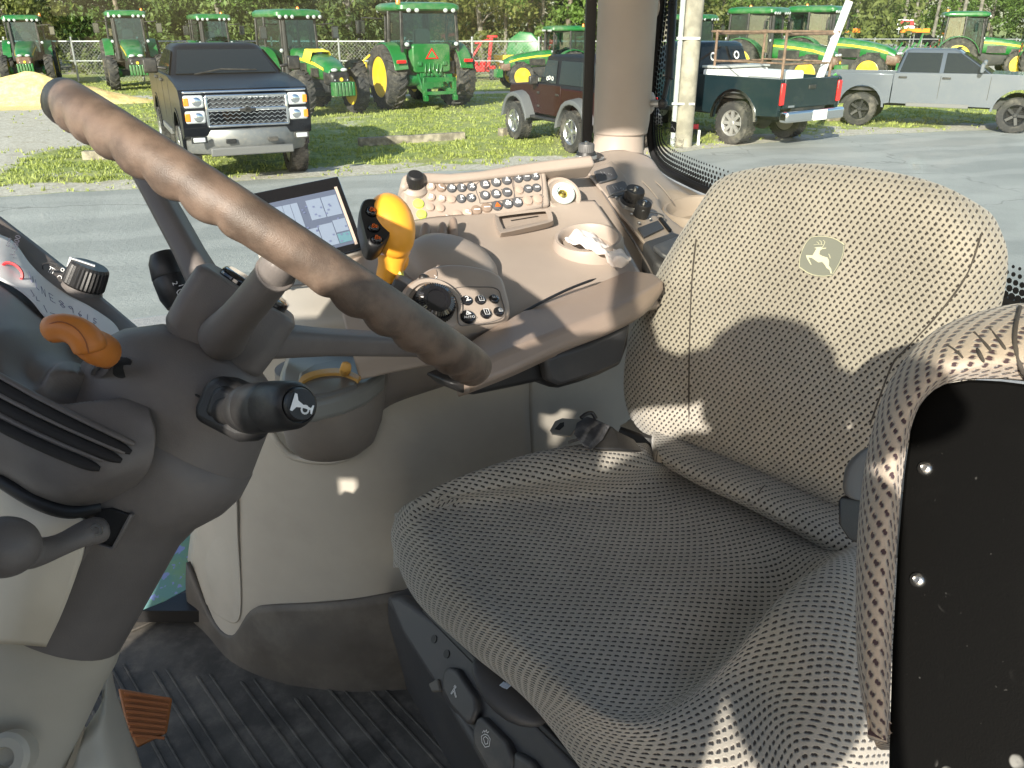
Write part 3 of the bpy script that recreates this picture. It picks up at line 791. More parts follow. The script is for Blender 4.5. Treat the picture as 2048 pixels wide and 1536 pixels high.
def recolour(o, names, m):
    for ch in o.children:
        if ch.name.split('.')[0] in names:
            ch.data = ch.data.copy(); ch.data.materials.clear(); ch.data.materials.append(m)
bronze = mat('faded_grille', (.13, .075, .05), .5, dust=.3)
t1 = tractor(68, 168, -66, .87, 'leftmost green tractor in the back row, facing the camera behind the sand pile')
tractor(277, 175, -64, .92, 'second green tractor from the left, facing the camera with pale mirrors and grey grille')
tractor(446, 172, -60, .88, 'green tractor half hidden behind the roof of the black pickup truck')
t4 = tractor(622, 222, -52, .89, 'green tractor with a yellow rag on its hood, beside the black pickup')
tractor(812, 208, 120, (.97, 1.18, .95), 'green tractor seen from behind with yellow wheels and a red triangle sign')
recolour(t1, ('grille',), bronze)
tractor(1085, 178, 196, .74, 'green tractor partly hidden behind the maroon off-roader, amber light on its roof edge')
tractor(1412, 166, -52, .88, 'green tractor just right of the utility pole, only its cab and fender showing')
tractor(1556, 180, -40, .95, 'green tractor behind the dark green pickup, left one of the close pair')
tractor(1672, 176, -38, .97, 'green tractor right of the close pair, yellow striped hood pointing right')
tractor(1958, 156, -18, .93, 'green tractor behind the silver pickup with a big yellow rear wheel')
tractor(2120, 160, -18, .86, 'rightmost green tractor, only hood and cab edge showing at the photo edge')
# yellow rag on the hood of the tractor beside the black pickup
p0 = t4.location; Rz = Matrix.Rotation(t4.rotation_euler.z, 4, 'Z')
def onT(x, y, z): return V(p0) + (Rz @ V((x*.89, y*.89, z*.89)))
m = MB(); rows = []
for i in range(9):
    row = []
    for j in range(9):
        u = -.42+.84*j/8; x = 2.15+.55*i/8+.04*math.sin(j*1.3)
        z = 2.02-max(0, abs(u)-.36)*5.2-.08*(i/8)+.02*noise.noise(V((i*.7, j*.7, 2)))
        row.append(onT(x, -.05+max(-.46, min(.46, u))*1.02-.12*(1 if u < -.3 else 0)*0, z))
    rows.append(row)
m.grid(rows); ra = obj('yellow_rag', m, mat('rag', (.85, .68, .06), .85), solid=.01, smooth=60)
tag(ra, 'bright yellow rag draped over the hood of the tractor beside the black pickup', 'rag')

# ================================================================= PICKUPS AND OFF-ROADER
def arch(cx, cz, r, n=9): return [(cx+r*math.cos(PI*i/n), cz+r*math.sin(PI*i/n)) for i in range(n+1)]
def wheel_set(t, spots, r, w, rimmat, spokes, key):
    for x, y in spots:
        wh = bpy.data.objects.new('wheel', None); COL.objects.link(wh); wh.parent = t
        wh.location = (x, y, r); wh.rotation_euler = (0, rnd.uniform(0, 6), 0 if y > 0 else PI)
        if key not in MATS:
            a = obj('tyre', car_tyre(r, w), tyre_m, wh, world=False, smooth=30); b = obj('rim', car_rim(r, w, spokes), rimmat, wh, world=False, smooth=30)
            MATS[key] = (a.data, b.data)
        else:
            for nm, d in zip(('tyre', 'rim'), MATS[key]):
                q = bpy.data.objects.new(nm, d); COL.objects.link(q); q.parent = wh
def pane_l(t, nm, pts, out, m_=None):
    m = MB(); m.prism(pts, V(out)); return obj(nm, m, m_ or dglass, t, world=False, smooth=0)
def make_pickup(label, group, paint, lower, style):
    t = thing('pickup_truck', label, 'pickup truck', (0, 0, 0), 0, group)
    crew = style != 'ford'
    L2 = 2.92; hw = 1.0; r = .43; w = .29; lift = .10 if style == 'chevy' else .04
    zb = .58+lift; zr = 1.34+lift+(.15 if style == 'chevy' else 0); zr2 = 1.30+lift+(.12 if style == 'chevy' else 0)       # sill, belt line, bed rail
    fx, rx = 1.95, -1.80
    cb = -1.05 if crew else -.62
    ar = .56; ac = r+.05+lift*.6
    # cab and nose
    hood_z = zr-.02
    nose = {'chevy': [(1.25, zr+.02), (2.3, hood_z-.03), (2.78, hood_z-.10), (2.88, hood_z-.24), (2.90, zb+.32), (2.84, zb+.10), (2.55, zb+.02)],
            'ford': [(1.25, zr+.02), (2.2, hood_z-.02), (2.76, hood_z-.08), (2.86, hood_z-.22), (2.88, zb+.25), (2.82, zb+.05), (2.55, zb)],
            'ram': [(1.25, zr+.03), (2.0, hood_z+.03), (2.5, hood_z-.04), (2.82, hood_z-.22), (2.90, zb+.35), (2.86, zb+.08), (2.55, zb)]}[style]
    prof = [(cb, zb), (cb, zr)] + nose + arch(fx, ac, ar) + [(fx-ar, zb-.03)]
    m = MB(); m.prism([V((x, -hw, z)) for x, z in prof], (0, 2*hw, 0)); obj('body', m, paint, t, world=False, bev=.05, seg=3)
    # bed
    m = MB(); m.box(((cb-.02-L2)/2, 0, .92+lift), (L2+cb-.1, 1.7, .1)); m.box((-1.9, 0, .72), (2.0, 1.1, .25)); obj('bed_floor', m, blackm, t, world=False)
    for s in (1, -1):
        pr = [(-L2+.02, zb+.02), (-L2, zr2-.03), (-L2+.04, zr2), (cb-.02, zr2+.01), (cb-.02, zb), (rx+ar, zb-.03)] + arch(rx, ac, ar) + [(rx-ar, zb)]
        m = MB(); m.prism([V((x, s*hw, z)) for x, z in pr], (0, -s*.10, 0)); obj('bed_side', m, paint, t, world=False, bev=.03, seg=3)
        m = MB(); prs = [V((x, s*(hw+.012), z)) for x, z in arch(rx, ac, ar+.045, 12)]+[V((x, s*(hw+.012), z)) for x, z in arch(rx, ac, ar-.01, 12)[::-1]]
        m.prism(prs, (0, -s*.03, 0)); obj('arch_trim', m, chrome if style == 'ford' else paint, t, world=False)
        m = MB(); prs = [V((x, s*(hw+.012), z)) for x, z in arch(fx, ac, ar+.045, 12)]+[V((x, s*(hw+.012), z)) for x, z in arch(fx, ac, ar-.01, 12)[::-1]]
        m.prism(prs, (0, -s*.03, 0)); obj('arch_trim', m, chrome if style == 'ford' else paint, t, world=False)
    tg = MB(); tg.box((-L2+.03, 0, (zb+zr2)/2+.08), (.07, 1.72, zr2-zb-.16)); tgo = obj('tailgate', tg, paint, t, world=False, bev=.02)
    m = MB(); m.box((-L2-.01, 0, zr2-.17), (.03, .22, .08)); obj('tailgate_handle', m, blackm, tgo, world=False, bev=.01)
    if style == 'ford':
        m = MB(); m.box((-L2-.012, -.02, zr2-.155), (.02, .15, .035)); obj('emblem', m, chrome, tgo, world=False)
        m = MB(); m.box((-L2-.012, .62, zr2-.52), (.02, .2, .04)); obj('lettering_badge', m, chrome, tgo, world=False)
    # greenhouse
    gx0, gx1 = cb+.02, 1.30; rx0, rx1 = gx0+.14, (.42 if crew else .50); zt = zr+(.49 if style == 'chevy' else .60)
    lo = [V((x, y, zr-.02)) for x, y in rrect((gx0+gx1)/2, 0, gx1-gx0, 2*hw-.08, .10, 2)]
    hi = [V((x, y, zt-.05)) for x, y in rrect((rx0+rx1)/2, 0, rx1-rx0, 1.52, .14, 2)]
    top = [V((x, y, zt)) for x, y in rrect((rx0+rx1)/2, 0, rx1-rx0-.2, 1.34, .12, 2)]
    m = MB(); m.loft([lo, hi, top]); obj('cab_roof', m, paint, t, world=False, smooth=50)
    def face(a0, a1, b1, b0, e): # bottom a0,a1 top b1,b0 inset
        return [V(a0), V(a1), V(b1), V(b0)]
    sl = (zt-.05)-(zr-.02)
    def sx(z): return (z-(zr-.02))/sl
    def ySide(z): return (hw-.04)+(.76-(hw-.04))*sx(z)
    def xF(z): return gx1+(rx1-gx1)*sx(z)
    def xB(z): return gx0+(rx0-gx0)*sx(z)
    za, zc = zr+.03, zt-.10
    pane_l(t, 'windscreen', [V((xF(za)+.014, -ySide(za)+.10, za)), V((xF(za)+.014, ySide(za)-.10, za)), V((xF(zc)+.014, ySide(zc)-.08, zc)), V((xF(zc)+.014, -ySide(zc)+.08, zc))], (.01, 0, .01))
    pane_l(t, 'rear_window', [V((xB(za+.05)-.014, -ySide(za)+.14, za+.05)), V((xB(za+.05)-.014, ySide(za)-.14, za+.05)), V((xB(zc)-.014, ySide(zc)-.12, zc)), V((xB(zc)-.014, -ySide(zc)+.12, zc))], (-.01, 0, 0))
    splits = [(gx0+.10, .02), (.12, gx1-.12)] if crew else [(gx0+.10, gx0+.55), (gx0+.65, gx1-.12)]
    for s in (1, -1):
        for k, (xa, xb) in enumerate(splits):
            la, lb = max(xa, xB(za)+.06), xb; ta, tb = max(xa, xB(zc)+.08), min(xb, xF(zc)-.06)
            pane_l(t, 'side_window', [V((la, s*(ySide(za)+.014), za)), V((lb, s*(ySide(za)+.014), za)), V((tb, s*(ySide(zc)+.014), zc)), V((ta, s*(ySide(zc)+.014), zc))], (0, s*.008, 0))
            m = MB(); m.box((xa+.10, s*(hw+.02), zr-.10), (.2, .05, .045)); obj('door_handle', m, blackm, t, world=False, bev=.01)
            m = MB(); m.box((xb+.06, s*hw, (zb+zr)/2+.05), (.012, .008, zr-zb-.2)); obj('door_seam', m, blackm, t, world=False)
        m = MB(); m.bar((1.05, s*.95, zr+.12), (1.0, s*1.12, zr+.14), .06, .05); m.loft([[V((x, s*y, z)) for x, z in rrect(1.0, zr+.17, .10, .24, .04, 2)] for y in (1.10, 1.32)])
        obj('mirror', m, blackm if style != 'ram' else paint, t, world=False, bev=.02)
        m = MB(); m.box((.1, s*hw, zb-.02), (1.5, .06, .10)); obj('rocker', m, lower, t, world=False, bev=.01)
        m = MB(); m.box((-L2-.01, s*.93, zr2-.28), (.05, .13, .42)); obj('tail_light', m, redlens, t, world=False, bev=.02)
    m = MB(); m.box((0, 0, .60+lift), (5.2, 1.2, .22)); m.tube([V((rx, -.8, r)), V((rx, .8, r))], .07, 8); m.ball((rx, 0, r), (.18, .2, .18), 10, 8); m.tube([V((fx, -.8, r)), V((fx, .8, r))], .06, 8)
    obj('chassis', m, darkm, t, world=False)
    m = MB(); m.box((-L2-.10, 0, zb+.02), (.22, 1.9, .22)); bmp = obj('rear_bumper', m, chrome if style == 'ford' else lower, t, world=False, bev=.05, seg=3)
    m = MB(); m.box((-L2-.22, -.1 if style == 'ford' else 0, zb+.02), (.02, .42, .20)); obj('licence_plate', m, mat('plate_white', (.75, .75, .72), .4), bmp, world=False)
    rims = {'chevy': alloy, 'ford': mat('dull_rim', (.38, .37, .36), .5, metal=.5, dust=.4), 'ram': mat('black_rim', (.02, .02, .02), .4)}[style]
    wheel_set(t, ((fx, .88), (fx, -.88), (rx, .88), (rx, -.88)), r, w, rims, {'chevy': 6, 'ford': 8, 'ram': 5}[style], 'w'+style)
    if style == 'chevy':
        F = 2.905
        # grille frame
        m = MB()
        for z, h in ((hood_z-.20, .05), (hood_z-.40, .055), (hood_z-.645, .04)): m.box((F, 0, z), (.06, 1.26, h))
        for s in (1, -1): m.box((F, s*.62, hood_z-.42), (.06, .045, .46))
        m.box((F-.02, 0, hood_z-.13), (.05, 1.90, .035)); obj('grille_frame', m, chrome, t, world=False, bev=.015)
        m = MB(); m.box((F-.03, 0, hood_z-.42), (.03, 1.24, .46)); obj('grille_backing', m, mat('grille_dark', (.05, .05, .055), .5), t, world=False)
        for zc_ in (hood_z-.30, hood_z-.53):
            for row in range(3):
                m = MB(); zz = zc_+.062*(row-1); n_ = 26
                pts = [V((F+.006, -.60+1.2*i/n_, zz+(.018 if i % 2 else -.012))) for i in range(n_+1)]
                m.tube(pts, .012, 6); obj('grille_mesh', m, chrome, t, world=False)
        m = MB(); m.box((F+.035, 0, hood_z-.41), (.03, .25, .05)); m.box((F+.035, 0, hood_z-.41), (.03, .09, .085)); obj('bow_tie_badge', m, blackm, t, world=False, bev=.006)
        for s in (1, -1):
            for zz in (hood_z-.27, hood_z-.50):
                m = MB(); m.box((F-.03, s*.80, zz), (.10, .30, .19)); hl = obj('headlight', m, lampw, t, world=False, bev=.03)
                m = MB(); m.ball((F+.02, s*.76, zz), (.025, .075, .07), 10, 8); obj('reflector', m, chrome, hl, world=False)
                m = MB(); m.box((F-.02, s*.915, zz), (.10, .075, .12)); obj('indicator', m, amber, hl, world=False, bev=.01)
            m = MB(); m.box((2.99, s*.80, zb+.06), (.04, .24, .10)); fg = obj('fog_light_bezel', m, blackm, t, world=False, bev=.01)
            m = MB(); m.box((3.0, s*.80, zb+.06), (.04, .18, .07)); obj('fog_light', m, lampw, fg, world=False, bev=.01)
            m = MB(); m.box((3.02, s*.33, zb+.02), (.03, .16, .07)); obj('tow_opening', m, blackm, t, world=False, bev=.01)
        bm_ = MB(); rings = []
        for y in (-1.02, -.9, -.55, 0, .55, .9, 1.02):
            q = 1-abs(y)**3*.18
            rings.append([V((2.70*q, y, zb+.20)), V((2.97*q+.02, y, zb+.19)), V((3.03*q, y, zb+.05)), V((3.0*q, y, zb-.09-.02*(abs(y) > .8))), V((2.93*q, y, zb-.20+(.10 if abs(y) > .95 else 0))), V((2.70*q, y, zb-.20))])
        bm_.loft(rings); obj('front_bumper', bm_, mat('bumper_grey', (.20, .205, .21), .38, metal=.5, dust=.3), t, world=False, bev=.012)
        m = MB(); m.box((2.98, 0, zb-.14), (.08, 1.3, .13)); obj('valance', m, mat('valance_grey', (.13, .13, .13), .6), t, world=False, bev=.02)
        m = MB(); m.tube([V((1.32, -.55, zr+.03)), V((1.22, -.1, zr+.10)), V((1.24, .5, zr+.08))], .012, 5); obj('wiper', m, blackm, t, world=False)
    if style == 'ram':
        for s in (1, -1):
            m = MB(); m.box((2.74, s*.80, hood_z-.28), (.26, .26, .18)); obj('headlight', m, lampw, t, world=False, bev=.05)
        for k in range(5):
            m = MB(); m.ball((.34, -.5+.25*k, zt+.01), (.06, .04, .02), 8, 6); obj('roof_marker_light', m, blackm, t, world=False)
    return t
navy = mat('black_blue_paint', (.008, .009, .012), .34, spec=.12)
silv = mat('silver_paint', (.13, .15, .18), .3, metal=.35, coat=.8, dust=.06, vscale=1.5)
dgreen = mat('dark_green_paint', (.008, .020, .026), .22, coat=.25, spec=.3, dust=.03, vscale=1.5)
grey_l = mat('grey_cladding', (.14, .14, .14), .6)
def put_vehicle(o, px, py, rz, s, lx=0, ly=0):
    """o's local ground point (lx, ly) goes to the ground seen at px, py"""
    p = on_z(px, py, 0); a = math.radians(rz); c, q = math.cos(a), math.sin(a)
    o.location = (p.x-(lx*c-ly*q)*s, p.y-(lx*q+ly*c)*s, 0); o.rotation_euler = (0, 0, a); o.scale = (s, s, s)
chev = make_pickup('black crew cab pickup with chrome grille facing the camera, parked behind the steering wheel rim', 'pickup trucks parked in the yard', navy, grey_l, 'chevy')
put_vehicle(chev, 602, 341, -64, 1.03, 1.95, .95)
ford = make_pickup('dark green pickup seen from behind with ladder rack and white toolbox in its bed', 'pickup trucks parked in the yard', dgreen, blackm, 'ford')
put_vehicle(ford, 1464, 288, 126, 1.06, -1.80, .92)
ramt = make_pickup('silver crew cab pickup seen from its side at the right edge, black wheels', 'pickup trucks parked in the yard', silv, grey_l, 'ram')
put_vehicle(ramt, 2022, 266, -29, .96, 1.95, -.92)
m = MB(); m.box((-2.55, -1.006, 1.14), (.26, .006, .30), Matrix.Rotation(math.radians(45), 3, 'Y')); obj('green_decal', m, mat('decal_green', (.10, .45, .10), .4), ramt, world=False)
# rack, toolbox and pipe in the dark green pickup
def onF(x, y, z): return ford.location + Matrix.Rotation(ford.rotation_euler.z, 3, 'Z') @ (V((x, y, z))*1.06)
rust = mat('rusty_pipe', (.20, .13, .09), .8, var=.3, vscale=8)
rk = thing('ladder_rack', 'rusty pipe ladder rack standing in the bed of the dark green pickup', 'rack', onF(-1.8, 0, 1.0))
for x in (-1.0, -2.75):
    for s in (1, -1):
        m = MB(); m.tube([onF(x, s*.78, .98), onF(x, s*.78, 2.22)], .03, 8); obj('post', m, rust, rk)
    m = MB(); m.tube([onF(x, -.8, 2.15), onF(x, .8, 2.15)], .028, 8); m.tube([onF(x, -.78, 1.6), onF(x, .78, 1.6)], .022, 8); obj('cross_bar', m, rust, rk)
for s in (1, -1):
    m = MB(); m.tube([onF(-.85, s*.78, 2.19), onF(-2.85, s*.78, 2.19)], .025, 8); m.tube([onF(-1.0, s*.78, 1.62), onF(-2.75, s*.78, 1.62)], .02, 8); obj('side_rail', m, rust, rk)
whitem = mat('white_plastic', (.80, .80, .78), .4)
m = MB(); m.loft([[onF(x, y, z) for y, z in rrect(0, 1.28, 1.66, .34, .04, 2)] for x in (-.75, -1.15)]); tb = thing('toolbox', 'white toolbox lying across the pickup bed behind its cab', 'toolbox', onF(-.95, 0, 1.1))
obj('box_shell', m, whitem, tb, bev=.01); m = MB(); m.loft([[onF(x, y, 1.47) for x, y in ((-.72, -.85), (-1.18, -.85), (-1.18, .85), (-.72, .85))], [onF(x, y, 1.52) for x, y in ((-.72, -.85), (-1.18, -.85), (-1.18, .85), (-.72, .85))]]); obj('lid', m, mat('box_lid', (.62, .63, .62), .35, metal=.4), tb, bev=.01)
m = MB(); m.loft([[onF(x, y, z) for y, z in rrect(-.2, 1.26, .7, .36, .05, 2)] for x in (-1.4, -2.3)]); tag(obj('cooler', m, whitem, bev=.02), 'white cooler box standing in the middle of the dark pickup bed', 'cooler')
m = MB(); m.tube([onF(-2.6, -.55, 1.0), onF(-2.85, -.95, 2.75)], .085, 14); tag(obj('plastic_pipe', m, whitem), 'thick white plastic pipe leaning out of the dark pickup bed', 'pipe')

# off-roader
def make_offroad():
    t = thing('off_roader', 'maroon two door off-roader with black hard top and grey fenders', 'off-roader', (0, 0, 0))
    maroon = mat('maroon_paint', (.030, .011, .009), .32, spec=.2); hard = mat('hard_top', (.016, .018, .022), .6, spec=.15); flare = mat('grey_flare', (.11, .115, .12), .6)
    z0 = .62; prof = [(-1.95, z0), (-2.0, .95), (-1.98, 1.22), (.55, 1.24), (.62, 1.30), (1.85, 1.20), (1.92, 1.1), (1.92, .72), (1.8, .62), (1.55, .62)]
    m = MB(); m.prism([V((x, -.72, z)) for x, z in prof], (0, 1.44, 0)); obj('body', m, maroon, t, world=False, bev=.04)
    m = MB(); lo = [V((x, y, 1.22)) for x, y in rrect(-.72, 0, 2.50, 1.42, .08, 2)]; hi = [V((x, y, 1.84)) for x, y in rrect(-.80, 0, 2.18, 1.26, .12, 2)]; tp = [V((x, y, 1.87)) for x, y in rrect(-.80, 0, 2.0, 1.1, .1, 2)]
    m.loft([lo, hi, tp]); obj('hard_top', m, hard, t, world=False, smooth=40)
    def ys_(z): return .71-(z-1.22)/.62*.08
    for s in (1, -1):
        for xa, xb, xt in ((-.28, .42, .20), (-1.78, -.42, -.42)):
            pane_l(t, 'side_window', [V((xa, s*(ys_(1.30)+.014), 1.30)), V((xb, s*(ys_(1.30)+.014), 1.30)), V((xt, s*(ys_(1.76)+.014), 1.76)), V((xa+.02, s*(ys_(1.76)+.014), 1.76))], (0, s*.008, 0))
        m = MB(); m.box((-.02, s*.725, .95), (.95, .012, .62)); obj('door', m, maroon, t, world=False, bev=.01)
        for zz in (1.08, .80): 
            m = MB(); m.box((.46, s*.74, zz), (.10, .03, .04)); obj('hinge', m, blackm, t, world=False)
        m = MB(); m.box((-.38, s*.745, 1.08), (.12, .03, .04)); obj('door_handle', m, blackm, t, world=False)
        m = MB(); m.box((.48, s*.86, 1.34), (.10, .22, .18)); obj('mirror', m, blackm, t, world=False, bev=.03)
        for cx, a0, a1 in ((1.28, 10, 172), (-1.28, 5, 165)):
            rings = []
            for i in range(11):
                a = math.radians(a0+(a1-a0)*i/10); c, q = math.cos(a), math.sin(a); fl = .88 if abs(c) > .75 else 1.0
                ro, ri = .60, .54
                rings.append([V((cx+c*ro*1.05, s*.70, .46+q*ro*fl+.03)), V((cx+c*ro*1.05, s*.95, .46+q*ro*fl-.01)), V((cx+c*ro*1.05, s*.96, .40+q*ro*fl-.03)), V((cx+c*ri*1.05, s*.94, .46+q*ri*fl-.05)), V((cx+c*ri, s*.70, .46+q*ri*fl))])
            m = MB(); m.loft(rings); obj('fender_flare', m, flare, t, world=False, bev=.01)
        m = MB(); m.box((0, s*.78, .56), (1.35, .12, .07)); obj('side_step', m, blackm, t, world=False, bev=.02)
        m = MB(); m.box((-2.02, s*.62, 1.0), (.06, .14, .2)); obj('tail_light', m, redlens, t, world=False, bev=.02)
        m = MB(); m.lathe([(.0, 0), (.11, 0), (.10, .05), (0, .06)], (1.92, s*.52, 1.0), V((1, 0, 0)), 14); obj('headlight', m, lampw, t, world=False)
    pane_l(t, 'windscreen', [V((.54, -.62, 1.30)), V((.54, .62, 1.30)), V((.31, .58, 1.80)), V((.31, -.58, 1.80))], (.012, 0, .01))
    m = MB(); m.box((2.08, 0, .68), (.16, 1.5, .18)); obj('front_bumper', m, blackm, t, world=False, bev=.03); m = MB(); m.box((-2.08, 0, .66), (.16, 1.5, .18)); obj('rear_bumper', m, blackm, t, world=False, bev=.03)
    m = MB(); m.box((0, 0, .55), (3.6, .9, .18)); m.tube([V((1.28, -.75, .44)), V((1.28, .75, .44))], .06, 8); m.tube([V((-1.28, -.75, .44)), V((-1.28, .75, .44))], .06, 8); obj('chassis', m, darkm, t, world=False)
    wheel_set(t, ((1.28, .80), (1.28, -.80), (-1.28, .80), (-1.28, -.80)), .42, .28, alloy, 5, 'wjeep')
    m = MB(); m.lathe([(.20, -.11), (.36, -.12), (.40, -.06), (.40, .06), (.36, .12), (.2, .11)], (-2.18, .05, 1.15), V((1, 0, 0)), 28, closed=True); sw = obj('spare_wheel', m, tyre_m, t, world=False)
    m = MB(); m.lathe([(.2, -.05), (.2, .05), (0, .05)], (-2.2, .05, 1.15), V((-1, 0, 0)), 20); obj('rim', m, alloy, sw, world=False)
    for i, (y_, z_) in enumerate(((.0, 0), (.13, .01), (.22, -.01))):
        m = MB(); m.lathe([(.045, 0), (.045, .003), (.025, .003), (.025, 0)], (-.16+y_, .735, 1.40+z_), V((0, 1, 0)), 12, closed=True); obj('window_sticker', m, whitem, t, world=False)
    return t
jeep = make_offroad(); put_vehicle(jeep, 1140, 306, 117, 1.0, -1.28, .92)
for s_, (cx, cz) in enumerate(((.35, 1.68), (.28, 1.56), (-.42, 1.70))):     # round white stickers on the dark pickup's rear window
    m = MB(); m.lathe([(.09, 0), (.09, .004), (.055, .004), (.055, 0)], (-.56, cx, cz), V((-1, 0, .2)), 14, closed=True); obj('window_sticker', m, whitem, ford, world=False)

# ================================================================= IMPLEMENTS
redp = mat('red_paint', (.50, .012, .015), .35, coat=.5, dust=.15)
def implement(name, label, cat, px, py): return thing(name, label, cat, on_z(px, py, 0))
q = implement('rotary_mower', 'bright red rotary mower with one wing folded up, by the fence', 'mower', 955, 158); b = q.location
m = MB(); m.loft([[b+V((x, y, z)) for x, y in rrect(-.1, 0, 2.0, 1.2, .1, 2)] for z in (.35, .62)]); obj('deck', m, redp, q, bev=.03)
m = MB(); m.box(b+V((.62, 0, 1.15)), (.16, 1.2, 1.5), Matrix.Rotation(.12, 3, 'Y')); m.box(b+V((.74, 0, 1.9)), (.5, 1.1, .1)); obj('folded_wing', m, redp, q, bev=.03)
m = MB(); m.bar(b+V((-.9, .2, .7)), b+V((-1.55, .3, 1.95)), .16, .16); m.bar(b+V((-1.7, .3, 1.9)), b+V((-.95, .3, 2.0)), .14, .14); m.bar(b+V((-.5, 0, .6)), b+V((.2, 0, 1.6)), .10, .10); m.bar(b+V((-.1, 0, 1.6)), b+V((.6, 0, 1.75)), .1, .1); obj('frame', m, redp, q, bev=.02)
for x in (-.6, -.1, .3):
    m = MB(); m.lathe([(.16, 0), (.18, .1), (.12, .22), (0, .24)], b+V((x, -.3, .62)), n=14); obj('gearbox', m, redp, q)
for x in (-.8, .7):
    m = MB(); m.lathe([(.12, -.09), (.24, -.1), (.24, .1), (.12, .09)], b+V((x, -.7, .24)), V((1, 0, 0)), 18, closed=True); obj('tail_wheel', m, tyre_m, q)
q = implement('mower_deck', 'green disc mower deck folded upright left of the tractor behind the off-roader', 'mower', 1050, 150); b = q.location
m = MB(); m.lathe([(.95, 0), (.95, .30), (.78, .36), (0, .30)], b+V((0, 0, 1.15)), V((-.35, -1, .1)), 9); obj('deck', m, green, q, bev=.03)
m = MB(); m.bar(b+V((-.3, .3, 0)), b+V((-.3, .3, 1.5)), .14, .14); m.bar(b+V((.5, .3, 0)), b+V((.5, .3, 1.5)), .14, .14); m.bar(b+V((-.7, .3, 1.6)), b+V((.9, .3, 1.8)), .14, .14); obj('frame', m, green, q, bev=.02)
q = implement('yellow_spreader', 'small yellow implement on the grass right of the red mower', 'implement', 1008, 155); b = q.location
m = MB(); m.loft([[b+V((x*k, y*k, z)) for x, y in rrect(0, 0, 1, .9, .08, 2)] for z, k in ((.35, .5), (.9, 1.0), (1.05, 1.0))]); obj('hopper', m, yellow, q, bev=.02)
for x in (-.35, .35):
    m = MB(); m.bar(b+V((x, -.2, 0)), b+V((x*.7, -.1, .5)), .06, .06); obj('leg', m, yellow, q)
q = implement('box_blade', 'long yellow blade implement between two tractors in the back row', 'implement', 720, 168); b = q.location
m = MB(); m.bar(b+V((-2.4, 0, .48)), b+V((.55, .3, .62)), .16, .22); obj('beam', m, yellow, q, bev=.02)
m = MB(); m.box(b+V((.1, .1, .72)), (.5, .3, .35)); m.bar(b+V((.0, .1, .8)), b+V((.5, .2, 1.2)), .08, .08); obj('mast', m, yellow, q, bev=.02)
m = MB(); m.box(b+V((-1.8, 0, .22)), (.1, .2, .44)); m.box(b+V((.2, .2, .22)), (.1, .2, .44)); obj('stand', m, darkm, q)
q = implement('tillage_tool', 'green tillage implement with upright tines left of the yellow wheel on the right', 'implement', 1812, 135); b = q.location
m = MB(); m.bar(b+V((-1.2, 0, .6)), b+V((1.3, 0, .6)), .2, .2); obj('tool_bar', m, green, q, bev=.02)
for k in range(7):
    m = MB(); x = -1.1+.38*k; h = 1.9 if k == 4 else 1.2+.2*(k % 2)
    m.tube([b+V((x, 0, .1)), b+V((x-.15, 0, .5)), b+V((x, .05, .9)), b+V((x+.25, 0, h))], .06, 6); obj('tine', m, green, q)
for px, py, wd in ((1702, 61, 36), (1830, 61, 58)):
    p = at(px, py, 60); hz = p.z; q = thing('warning_light_bar', 'orange warning light bar on a thin post '+('left' if px < 1750 else 'right')+' of the far road sign', 'light bar', (p.x, p.y, 0), 0)
    m = MB(); m.box(p, (wd/FPX*60, .2, .28)); obj('lamp', m, amber, q, bev=.03); m = MB(); m.tube([V((p.x, p.y, 0)), p], .03, 6); obj('post', m, steel, q)
dcar = thing('distant_car', 'small dark car far away on the road under the red and white sign', 'car', (45.8, 101, 0))
b = dcar.location
m = MB(); m.prism([b+V((x, -.8, z)) for x, z in ((-2.2, .4), (-2.2, .9), (-1.4, 1.0), (-.9, 1.45), (.6, 1.45), (1.2, 1.0), (2.2, .85), (2.2, .4))], (0, 1.6, 0)); obj('body', m, navy, dcar, bev=.08)
m = MB()
for x in (-1.4, 1.4):
    for y_ in (-.75, .75): m.lathe([(.15, -.1), (.33, -.1), (.33, .1), (.15, .1)], b+V((x, y_, .33)), V((0, 1, 0)), 16, closed=True)
obj('wheel_set', m, tyre_m, dcar)
# ================================================================= MATERIALS IN THE CAB
consm = mat('console_plastic', (0.350, 0.294, 0.250), 0.48, grain=0.25, gscale=700, var=0.05, vscale=5, dust=0.12, spec=0.45)
colm = mat('column_plastic', (0.142, 0.126, 0.118), 0.46, grain=0.35, gscale=800, var=0.10, vscale=9, dust=0.22, dustcol=(0.26, 0.23, 0.20), spec=0.45)
wheelm = mat('wheel_rubber', (0.120, 0.084, 0.062), 0.44, grain=0.5, gscale=1400, var=0.34, vscale=40, dust=0.18, dustcol=(0.22, 0.19, 0.15), spec=0.5)
beige = mat('panel_beige', (0.37, 0.345, 0.30), 0.55, grain=0.2, gscale=600, var=0.06, vscale=4, dust=0.22, dustcol=(0.24, 0.22, 0.19))
skirtm = mat('kick_panel', (0.080, 0.071, 0.062), 0.62, grain=0.4, gscale=500, var=0.2, vscale=6, dust=0.35, dustcol=(0.22, 0.2, 0.17))
blackp = mat('black_plastic', (0.014, 0.014, 0.015), 0.42, grain=0.3, gscale=900, dust=0.15, vscale=10, dustcol=(0.12, 0.11, 0.10))
dgreyp = mat('dark_grey_plastic', (0.045, 0.046, 0.050), 0.5, grain=0.4, gscale=800, dust=0.3, vscale=8, dustcol=(0.13, 0.12, 0.11))
gloss_b = mat('glossy_black', (0.010, 0.010, 0.012), 0.12, coat=0.6)
matm = mat('rubber_mat', (0.066, 0.060, 0.052), 0.72, grain=0.6, gscale=300, var=0.3, vscale=9, dust=0.75, dustcol=(0.19, 0.17, 0.145))
orange = mat('orange_plastic', (0.92, 0.40, 0.035), 0.36, grain=0.15, var=0.05, vscale=20, spec=0.5)
